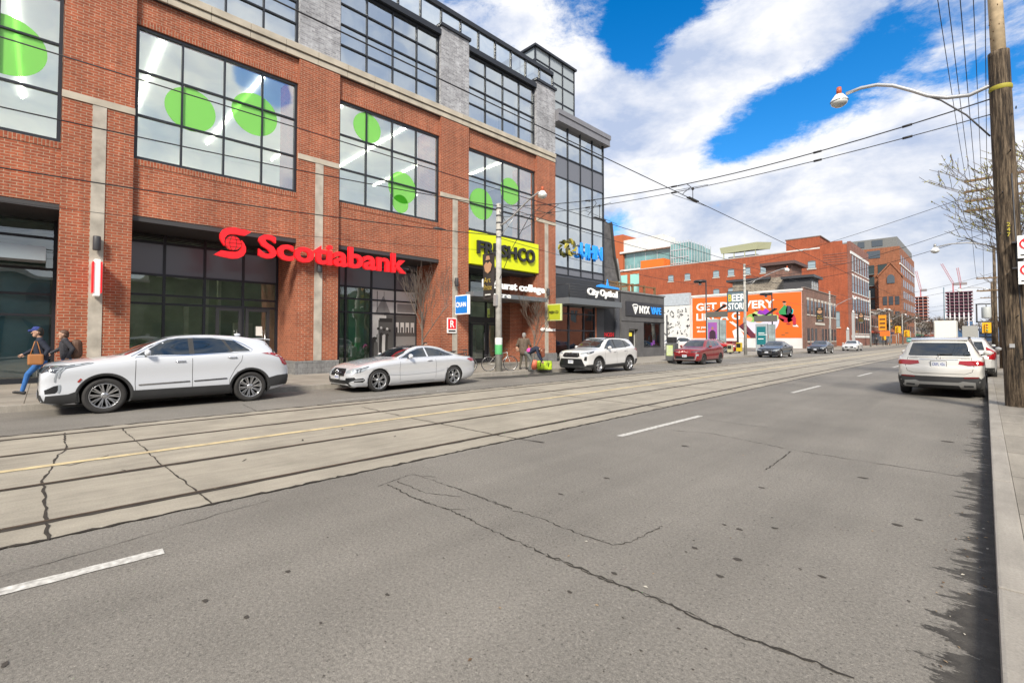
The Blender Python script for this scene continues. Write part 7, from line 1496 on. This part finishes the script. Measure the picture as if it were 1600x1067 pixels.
OSG=mat('construction_orange',(.75,.28,.01),.6); OSR=mat('construction_red_orange',(.70,.16,.02),.6)
yc=hX_(1380,-16.2); p=P(1380,515,X=-16.2); t=thing('construction_sign','stack of orange construction signs on a post','sign',(-16.2,yc,.15)); b=MB(); b.box(-16.9,-15.5,yc,yc+.06,3.6,7.0); b.build('upper_panel',OSG,t); b=MB(); b.box(-16.7,-14.9,yc-.02,yc+.05,2.3,3.45); b.build('lower_panel',OSR,t); b=MB(); b.tube([(-16.2,yc+.1,.15),(-16.2,yc+.1,6.8)],.07,6); b.build('post',SDK,t)
b=MB()
for k in range(3): b.box(-16.7,-15.7,yc-.02,yc,4.1+k*.9,4.4+k*.9)
b.build('lettering_bars',SBLACK,t)
for px,py,w2,h2,Y,cc,lb in ((1423,531,1.6,1.1,150,(.05,.22,.20),'teal street sign panel above the distant crossing'),(1474,503,1.2,.45,140,(.02,.22,.10),'small green street name sign over the distant crossing'),(1308,510,0,0,0,0,'')):
    if not w2: continue
    p=P(px,py,Y=Y); t=thing('street_sign',lb,'sign',(p.x,Y,.15)); b=MB(); b.box(p.x-w2/2,p.x+w2/2,Y,Y+.05,p.z-h2/2,p.z+h2/2); b.build('panel',mat('street_sign_%d'%px,cc,.5),t); b=MB(); b.tube([(p.x,Y+.1,.15),(p.x,Y+.1,p.z)],.05,6); b.build('post',GALV,t); b=MB(); b.box(p.x-w2*.35,p.x+w2*.35,Y-.01,Y,p.z-.05,p.z+.05); b.build('lettering_bar',SWHITE,t)
p=P(1475,470,Y=150); b=MB(); b.tube([(p.x,150,0),(p.x,150,P(1475,449,Y=150).z)],[.16,.1],8); one('slender_pole',b,mat('blue_grey_pole',(.14,.20,.24),.5),'slender blue grey pole left of the purple tower','pole')
# white gate posts by the warehouse
for i,px in enumerate((1325,1334)):
    y=P(px,540,X=-17.4).y; b=MB(); b.box(-17.6,-17.2,y-.2,y+.2,.15,6.5 if i else 3.2); b.lathe((-17.4,y,6.5 if i else 3.2),[(.2,0),(.28,.2),(0,.6)],8); one('gate_post',b,mat('pale_metal'),['shorter pale post beside the white sedan','taller pale post beside the white sedan'][i],'post')
# ================================================================ trees
BARK=mat('bark_grey',(.16,.135,.115),.9,var=.3,vscale=8); TWIG=mat('twig_brown',(.13,.105,.085),.9); BUD=mat('bud_green',(.34,.33,.08),.8)
def tree(name,label,loc,h,spread,levels=5,r0=.16,nb=3,seed=1,group=None,first=.35,up=.5,buds=0,tn=4,bias=(0,0,0),minr=.006):
    rnd=random.Random(seed); t=thing(name,label,'tree',loc,0,group); tb=MB(); cb=MB(); bb=MB(); ox,oy,oz=loc
    bias=Vector(bias)
    def grow(p,d,L,r,lev):
        n=4 if lev<2 else 3; pts=[p]; rs=[r]
        for i in range(n):
            d=(d+Vector((rnd.uniform(-.22,.22),rnd.uniform(-.22,.22),rnd.uniform(-.05,.16)))*(1 if lev else .3)+bias*.04*lev).normalized(); p=p+d*L/n; pts.append(p); rs.append(max(minr,r*(1-.45*(i+1)/n)))
        (tb if lev==0 else cb).tube(pts,rs,8 if lev==0 else tn if lev<3 else 3)
        if lev<levels:
            k=nb+(1 if lev in (1,2) else 0)
            for j in range(k+ (2 if lev==0 else 0)):
                u=rnd.uniform(.35,1) if lev else rnd.uniform(first,1); i=min(int(u*n),n-1); q=pts[i].lerp(pts[i+1],u*n-i)
                a=rnd.uniform(0,2*math.pi); out=Vector((math.cos(a),math.sin(a),0)); 
                nd=(d*(.55 if lev else .3)+out*spread*rnd.uniform(.7,1.1)+Vector((0,0,up))+bias*.35).normalized(); grow(q,nd,L*rnd.uniform(.52,.78),max(minr,rs[i]*.62),lev+1)
        elif buds:
            for _ in range(buds):
                q=pts[-1].lerp(pts[0],rnd.random()); s_=rnd.uniform(.03,.06); u=Vector((rnd.uniform(-1,1),rnd.uniform(-1,1),rnd.uniform(-1,1))).normalized(); v=u.orthogonal().normalized(); bb.add([q-u*s_,q+v*s_*.5,q+u*s_,q-v*s_*.5],[(0,1,2,3)])
    grow(Vector(loc)-Vector((0,0,.05)),Vector((0,0,1)),h,r0,0)
    tb.build('trunk',BARK,t); cb.build('branches',TWIG,t)
    if buds: bb.build('buds',BUD,t)
    return t
tree('bare_tree','large bare tree with a few green buds arching left behind the thick wooden pole',(2.4,25,.15),4.3,1.0,5,.17,3,9,buds=3,up=.50,bias=(-.5,0,.10),minr=.009,first=.5)
tree('bare_tree','small bare street tree between the second and third brick piers',(-17.4,11.75,.15),2.7,.50,4,.055,3,11,first=.5,up=.9,minr=.005)
tree('bare_tree','small bare street tree in front of the last brick pier',(-17.4,18.9,.15),2.0,.55,4,.055,3,23,first=.45,up=.7,minr=.005)
k=0
for (x,y,h,sd,lb) in ((4.6,48,5.5,3,'bare brown tree on the right behind the second wooden pole'),(3.9,78,5.5,5,'bare tree far on the right beyond the third wooden pole'),(-17.6,150,4.6,7,'bare tree left of the church front'),(-17,178,5,8,'bare tree before the church front'),(-19,262,6.5,9,'bare tree just past the apartment block'),(-13,300,6,10,'bare tree left of the distant box truck'),(-6,310,6,12,'bare tree behind the distant box truck'),(0,300,6,13,'bare tree right of the distant trucks'),(-24,275,7,14,'tall bare tree under the reddish tower'),(5,230,6,15,'bare tree at the far right pavement')):
    tree('bare_tree',lb,(x,y,.15),h,1.0,4,.2,4,sd,group='distant bare trees',up=.5,minr=.02 if y<120 else .05,buds=2 if sd in (3,7,12) else 0)
# ================================================================ bicycles
def bike(label,loc,rz,col,lock=True,group='bicycles on the far pavement'):
    t=thing('bicycle',label,'bicycle',loc,rz,group); fm=mat('bike_'+col,{'white':(.50,.50,.48),'black':(.03,.03,.03)}[col],.35,metal=.3); R_=.335
    for x in (-.52,.52):
        b=MB(); b.tube([(x+R_*math.cos(a),0,R_+R_*math.sin(a)) for a in np.linspace(0,2*math.pi,37)],.016,6); w_=b.build('wheel',TYRE,t,local=True); w_.parent=t
        b=MB(); b.tube([(x+(R_-.02)*math.cos(a),0,R_+(R_-.02)*math.sin(a)) for a in np.linspace(0,2*math.pi,37)],.009,5)
        for k in range(14): a=k*math.pi/7; b.tube([(x,.015*(-1)**k,R_),(x+(R_-.02)*math.cos(a),0,R_+(R_-.02)*math.sin(a))],.0025,3)
        r_=b.build('rim',ALLOY,w_,local=True)
    b=MB(); bb,seat,head,hub,ft=(-.05,0,.29),(-.20,0,.78),(.36,0,.80),(-.52,0,R_),(.52,0,R_)
    for p,q,r in ((bb,seat,.017),(seat,(.34,0,.84),.016),(bb,(.38,0,.68),.019),(bb,hub,.011),((-.18,0,.72),hub,.010),((.34,0,.88),(.40,0,.62),.018),((.40,0,.62),(.46,0,.5),.013),((.46,0,.5),ft,.011)): b.tube([p,q],r,7)
    b.build('frame',fm,t,local=True)
    b=MB(); b.tube([seat,(-.235,0,.90)],.013,6); b.prism([(-.14,-.0),(.12,-.02),(.12,.02),(-.10,.08),(-.14,.07)],lambda A,B_,d:(-.235+A,B_-.02,.90+d),0,.05) if 0 else b.obox((-.24,0,.92),(1,0,0),(0,1,0),(0,0,1),.12,.055,.022); b.build('saddle',BLKP,t,local=True,bevel=.01)
    b=MB(); b.tube([(.35,0,.84),(.33,0,.97),(.36,0,.99)],.013,6); b.tube([(.24,-.28,.98),(.36,-.2,1.0),(.37,0,.99),(.36,.2,1.0),(.24,.28,.98)],.012,6); b.build('handlebar',SDK,t,local=True)
    b=MB(); b.lathe((-.05,-.03,.29),[(0,0),(.09,0),(.09,.005),(0,.005)],18,'Y'); b.tube([(-.05,-.06,.29),(.02,-.08,.14)],.009,5); b.tube([(-.05,.06,.29),(-.12,.08,.44)],.009,5); b.box(-.03,.07,-.14,-.08,.125,.145); b.box(-.17,-.07,.08,.14,.43,.45); b.build('crank',SDK,t,local=True)
    b=MB(); b.tube([(-.75,0,.72),(-.62,0,.73),(-.25,0,.70)],.008,5); b.tube([(-.60,.05,.72),(-.52,.03,R_)],.006,4); b.build('rack',SDK,t,local=True)
    for o in t.children: pass
    return t
bike('pale bicycle locked just behind the nearest lamp pole',(-15.75,14.85,.15),R(62),'white'); bike('dark bicycle half hidden behind the tail of the silver coupe',(-15.6,12.25,.15),R(80),'black'); bike('second dark bicycle leaning behind the silver coupe',(-16.3,12.9,.15),R(70),'black')
b=MB(); b.tube([(-15.75,14.9,.15),(-15.75,14.9,.8)],.03,8); b.tube([(-15.75+.16*math.cos(a),14.9,.86+.16*math.sin(a)) for a in np.linspace(0,2*math.pi,20)],.02,6); one('bike_stand',b,STEELD,'ring and post bike stand at the pale bicycle','bike stand')
t=thing('delivery_bag','bright lime and black bag on the kerb beside the bending woman','bag',(-14.9,17.0,.15)); b=MB(); b.box(-.36,.36,-.22,.22,0,.42); o=b.build('bag',mat('bag_lime',(.45,.62,.01),.6,var=.3,vscale=6,vcol=(.08,.16,.02)),None,local=True,bevel=.07); o.parent=t
b=MB(); b.tube([(-.2,-.23,.15),(-.15,-.26,.48),(.15,-.26,.48),(.2,-.23,.15)],.018,6); o=b.build('handle_strap',BLKP,None,local=True); o.parent=t
t.rotation_euler=(0,0,.7)
b=MB(); b.lathe((-15.25,16.65,.15),[(.10,0),(.13,.05),(.14,.42),(.10,.45)],14); one('small_bag',b,mat('bag_salmon',(.75,.18,.10),.6),'small salmon coloured bag beside the lime bag','bag')
# ================================================================ people
SK=mat('skin',(.45,.27,.19),.6)
def person(name,label,loc,rz,J,cols,vox=.0085,extras=None,bag=None):
    """J: joints dict in metres (x forward... local: +y is forward, +x is the person's right); body grown from tapered limbs and fused into one skin"""
    t=thing(name,label,'person',loc,rz); mb=MB(); segs=[]
    def cap(a,b_,ra,rb,k,sc=1):
        a,b_=Vector(a),Vector(b_); d=b_-a; L=d.length; n=max(2,int(L/.03)); pts=[];rs=[]
        dn=d/L if L else Vector((0,0,1))
        for q in (-.95,-.75,-.4): pts.append(a+dn*ra*q); rs.append(ra*math.sqrt(1-q*q))
        for i in range(n+1): u=i/n; pts.append(a+d*u); rs.append(ra+(rb-ra)*u)
        for q in (.4,.75,.95): pts.append(b_+dn*rb*q); rs.append(rb*math.sqrt(1-q*q))
        mb.tube(pts,rs,10); segs.append((a,b_,ra,rb,k))
    def ellp(c,r,k):
        mb.sph(c,1,14,r); segs.append((Vector(c),Vector(c)+Vector((0,0,.001)),(r[0]+r[1]+r[2])/3,(r[0]+r[1]+r[2])/3,k))
    g=lambda n:Vector(J[n])
    hip,chest,neck,head=g('hip'),g('chest'),g('neck'),g('head'); sr=(g('sr')-g('sl')).normalized(); ax=(chest-hip).normalized(); fwd=ax.cross(sr)*1
    if fwd.length<.1: fwd=Vector((0,1,0))
    fwd.normalize(); bulk=J.get('bulk',1)
    for s_ in (-1,1):
        cap(hip+sr*s_*.06,hip.lerp(chest,.55)+sr*s_*.055,.125*bulk,.120*bulk,1); cap(hip.lerp(chest,.5)+sr*s_*.06,chest+sr*s_*.085,.125*bulk,.115*bulk,1)
        cap(hip+sr*s_*.07-ax*.03,hip+sr*s_*.09-ax*.10,.115,.105,2)
    cap(chest+ax*.06,neck,.085*bulk,.055,1); cap(neck,head-ax*.03,.055,.055,3)
    hd=J.get('hd',(0,1,0)); hd=Vector(hd).normalized(); hu=J.get('hu',(0,0,1)); hu=Vector(hu).normalized(); hr=hd.cross(hu).normalized()
    cap(head+hu*.02,head+hu*.03+hd*.01,.098,.095,3); cap(head+hd*.03-hu*.05,head+hd*.045-hu*.075,.072,.055,3)      # skull and jaw
    cap(head+hd*.095+hu*.01,head+hd*.118-hu*.018,.010,.015,3)                                               # nose
    for s_ in (-1,1): cap(head+hr*s_*.092+hu*.01,head+hr*s_*.096-hu*.025,.014,.012,3)
    hk=4; cap(head-hd*.02+hu*.05,head-hd*.005+hu*.055,.100,.098,hk); cap(head-hd*.04+hu*.02,head-hd*.05-hu*.03,.088,.075,hk)
    if J.get('long'): 
        for a_,b__ in J['long']: cap(Vector(a_),Vector(b__),.075,.045,hk)
    if J.get('cap'): cap(head+hd*.02+hu*.075,head+hd*.03+hu*.08,.095,.09,5); cap(head+hd*.12+hu*.05,head+hd*.16+hu*.045,.035,.03,5)
    for s_,q in ((-1,'l'),(1,'r')):
        sh,el,wr=g('s'+q),g('e'+q),g('w'+q); cap(chest+sr*s_*.1+ax*.06,sh,.085*bulk,.070*bulk,1); cap(sh,el,.066*bulk,.052*bulk,1); cap(el,wr,.052*bulk,.036,1)
        d=(wr-el).normalized(); pa=wr+d*.055; side=d.cross(Vector((1,0,0)) if abs(d.x)<.8 else Vector((0,1,0))).normalized(); cap(wr,pa,.027,.030,3); cap(wr+d*.03+side*.018,pa+side*.022,.017,.016,3); cap(wr+d*.03-side*.018,pa-side*.022,.017,.016,3)
        nrm=d.cross(side).normalized()
        for k,(o_,L_) in enumerate(((.030,.062),(.010,.075),(-.010,.070),(-.030,.055))): m_=pa+side*o_+d*(.01+L_*.5)+nrm*.006; cap(pa+side*o_,m_,.0095,.009,3); cap(m_,m_+d*L_*.38+nrm*.02,.009,.0085,3)
        m_=wr+d*.03+side*.045+nrm*.012; cap(wr+d*.015+side*.02,m_,.011,.010,3); cap(m_,m_+d*.03+side*.008,.010,.009,3)
        hp,kn,an=hip+sr*s_*.095-ax*.06,g('k'+q),g('a'+q); cap(hp,kn,.092,.062,2); cap(kn,an+Vector((0,0,.03)),.060,.046,2)
        td=Vector(J.get('t'+q,(0,1,0))).normalized(); cap(an-td*.03-Vector((0,0,.035)),an+td*.16-Vector((0,0,.052)),.045,.034,6)
    if J.get('skirt'): cap(hip+ax*.02,hip-Vector((0,0,.10)),.145*bulk,.155*bulk,1)
    if extras:
        for a_,b__,ra,rb,k in extras: cap(a_,b__,ra,rb,k)
    o=mb.build('body',[cols[k] for k in range(len(cols))],None,local=True); md=o.modifiers.new('r','REMESH'); md.mode='VOXEL'; md.voxel_size=vox; md.use_smooth_shade=True
    bpy.context.view_layer.update(); dg=bpy.context.evaluated_depsgraph_get(); me=bpy.data.meshes.new_from_object(o.evaluated_get(dg)); old=o.data; o.modifiers.clear(); o.data=me; bpy.data.meshes.remove(old); me.name='body'
    me.materials.clear()
    for c_ in cols: me.materials.append(c_)
    n=len(me.polygons); C=np.empty(n*3); me.polygons.foreach_get('center',C); C=C.reshape(-1,3); best=np.full(n,1e9); idx=np.zeros(n,int)
    for a,b_,ra,rb,k in segs:
        a=np.array(a);d=np.array(b_)-a; L2=(d*d).sum(); u=np.clip(((C-a)@d)/max(L2,1e-9),0,1); dist=np.linalg.norm(C-(a+u[:,None]*d),axis=1)-(ra+(rb-ra)*u); m=dist<best; best[m]=dist[m]; idx[m]=k
    me.polygons.foreach_set('material_index',idx.astype(np.int32)); me.polygons.foreach_set('use_smooth',[True]*n); me.update(); o.parent=t
    b=MB()
    for s_ in (-1,1): b.mi(0).sph(head+hd*.083+hr*s_*.033+hu*.018,.013,8); b.mi(1).sph(head+hd*.093+hr*s_*.033+hu*.018,.006,6)
    b.mi(2).tube([head+hd*.098-hr*.022-hu*.055,head+hd*.104-hu*.057,head+hd*.098+hr*.022-hu*.055],.004,5)
    f=b.build('face_features',[mat('eye_white',(.7,.7,.7),.3),mat('eye_dark',(.02,.015,.01),.3),mat('lips',(.35,.12,.10),.5)],None,local=True); f.parent=t
    return t
def cl(n,c): return mat('cloth_'+n,c,.85,var=.22,vscale=14,bump=.25,bscale=30)
hair=mat('hair_brown',(.10,.05,.03),.6); hairb=mat('hair_black',(.02,.018,.016),.6); shoe=mat('shoe_dark',(.03,.03,.03),.6)
WALK=dict(hip=(0,0,.95),chest=(0,.04,1.32),neck=(0,.05,1.50),head=(0,.09,1.63),sl=(-.19,.04,1.42),sr=(.19,.04,1.42),el=(-.25,-.12,1.17),wl=(-.24,-.02,.93),er=(.25,.14,1.18),wr=(.20,.34,1.05),kl=(-.10,.26,.52),al=(-.10,.34,.09),kr=(.10,-.04,.50),ar=(.10,-.34,.14),tl=(0,1,.25),tr=(0,1,-.35),bulk=1.15,cap=True)
# walking towards the right pavement end (towards the camera's left): face -Y
a=P(64,605,X=-17.9)
person('person','person walking in a blue cap, navy puffer jacket and blue jeans by the nearest crossover',(-17.9,a.y,.15),R(180),WALK,[SK,cl('navy_puffer',(.020,.026,.045)),cl('blue_jeans',(.03,.13,.38)),SK,hairb,cl('cap_blue',(.03,.05,.22)),shoe])
a=P(84,605,X=-18.5); W2=dict(WALK); W2.update(cap=False,kl=(-.10,-.02,.50),al=(-.10,-.30,.13),kr=(.10,.25,.52),ar=(.10,.30,.09),tl=(0,1,-.35),tr=(0,1,.25),bulk=1.1,head=(0,.08,1.58),neck=(0,.04,1.46))
person('person','second walker with a dark backpack just behind the one in the blue cap',(-18.6,a.y+.25,.15),R(178),W2,[SK,cl('dark_puffer',(.045,.045,.055)),cl('dark_jeans',(.02,.07,.22)),SK,hair,hair,shoe],extras=[((-.08,-.20,1.32),(-.08,-.20,1.02),.13,.14,5),((.08,-.20,1.32),(.08,-.20,1.02),.13,.14,5)])
a=P(45,570,X=-17.5); t=thing('tote_bag','orange brown shoulder bag carried by the person in the blue cap','bag',(-17.55,a.y+.12,.92)); b=MB(); b.obox((0,0,.15),(1,0,0),(0,1,0),(0,0,1),.06,.15,.14); o=b.build('bag',mat('leather_tan',(.36,.15,.05),.6),None,local=True,bevel=.04); o.parent=t; b=MB(); b.tube([(0,-.10,.27),(-.12,-.02,.62),(-.12,.02,.62),(0,.10,.27)],.012,6); o=b.build('strap',mat('leather_tan'),None,local=True); o.parent=t
# man in a brown coat seen from behind
a=P(818,577,Z=.15)
MAN=dict(hip=(0,0,.95),chest=(0,.02,1.34),neck=(0,.05,1.50),head=(0,.10,1.62),sl=(-.21,.02,1.42),sr=(.21,.02,1.42),el=(-.32,-.02,1.16),wl=(-.24,.20,1.05),er=(.30,.10,1.18),wr=(.26,.34,1.10),kl=(-.13,.04,.50),al=(-.17,-.02,.09),kr=(.12,.05,.50),ar=(.14,.02,.09),bulk=1.28,skirt=True,cap=True,hu=(0,-.1,1))
person('person','man in a brown coat and flat cap standing with his back to the street',(a.x,a.y,.15),R(25),MAN,[SK,cl('brown_coat',(.115,.085,.062)),cl('olive_trousers',(.085,.075,.055)),SK,mat('hair_grey',(.25,.24,.23),.7),cl('cap_dark',(.035,.03,.03)),shoe],extras=[((-.30,-.10,1.02),(-.28,-.05,.92),.07,.08,3)])
# woman bending down over the bags
a=P(828,580,Z=.15)
WOM=dict(hip=(0,-.05,.86),chest=(0,.28,1.02),neck=(0,.44,1.02),head=(0,.56,.94),hd=(0,.45,-.9),hu=(0,.9,.4),sl=(-.16,.36,1.00),sr=(.16,.36,1.00),el=(-.18,.42,.72),wl=(-.12,.55,.48),er=(.18,.44,.72),wr=(.12,.58,.46),kl=(-.10,.06,.48),al=(-.12,-.05,.09),kr=(.10,.10,.48),ar=(.14,.02,.09),long=[((0,.62,.92),(.02,.66,.70)),((.04,.56,.9),(.05,.60,.66))],bulk=1.0)
person('person','woman bending over bags in a navy jacket with long red brown hair',(a.x,a.y,.15),R(-62),WOM,[SK,cl('navy_jacket',(.018,.025,.05)),cl('grey_trousers',(.12,.13,.12)),SK,mat('hair_red',(.16,.045,.02),.6),cl('pink_top',(.75,.08,.38)),shoe],extras=[((-.07,-.02,.93),(.07,-.02,.93),.125,.125,5)])
# people inside behind the wing shop glass are only vague in the photograph: two standing customers
# seated person by the small tree
SIT=dict(hip=(0,-.02,.50),chest=(0,-.04,.88),neck=(0,0,1.04),head=(0,.04,1.17),sl=(-.18,0,.98),sr=(.18,0,.98),el=(-.24,.10,.74),wl=(-.10,.32,.72),er=(.24,.10,.74),wr=(.08,.32,.75),kl=(-.13,.42,.52),al=(-.14,.45,.09),kr=(.13,.42,.52),ar=(.14,.45,.09))
person('person','person sitting in a white patterned top behind the silver coupe by the tree',(-18.6,12.7,.15),R(-80),SIT,[SK,cl('white_print',(.55,.55,.60)),cl('dark_trousers',(.03,.03,.04)),SK,hairb,hairb,shoe])
t=thing('planter_bench','low concrete planter edge on which the seated person rests','bench',(-18.62,12.65,.15)); b=MB(); b.box(-18.9,-18.35,12.2,13.2,.15,.55); b.build('seat_block',KERBM,t,bevel=.03)
# farther pedestrians near the crossing
for i,(px,X_,c1,lb) in enumerate(((1370,-17,(.02,.02,.02),'pedestrian in black far off beside the orange construction signs'),(1385,-17.5,(.03,.03,.04),'pedestrian in dark clothes right of the orange construction signs'),(1425,-16.8,(.30,.05,.04),'pedestrian in dark red far off at the crossing'))):
    y=P(px,540,X=X_).y; J=dict(WALK); J['cap']=False; person('person',lb,(X_,y,.15),R(180+30*i),J,[SK,cl('far_%d'%i,c1),cl('dark_trousers',(.03,.03,.04)),SK,hairb,hairb,shoe],vox=.02)
bpy.context.view_layer.update()
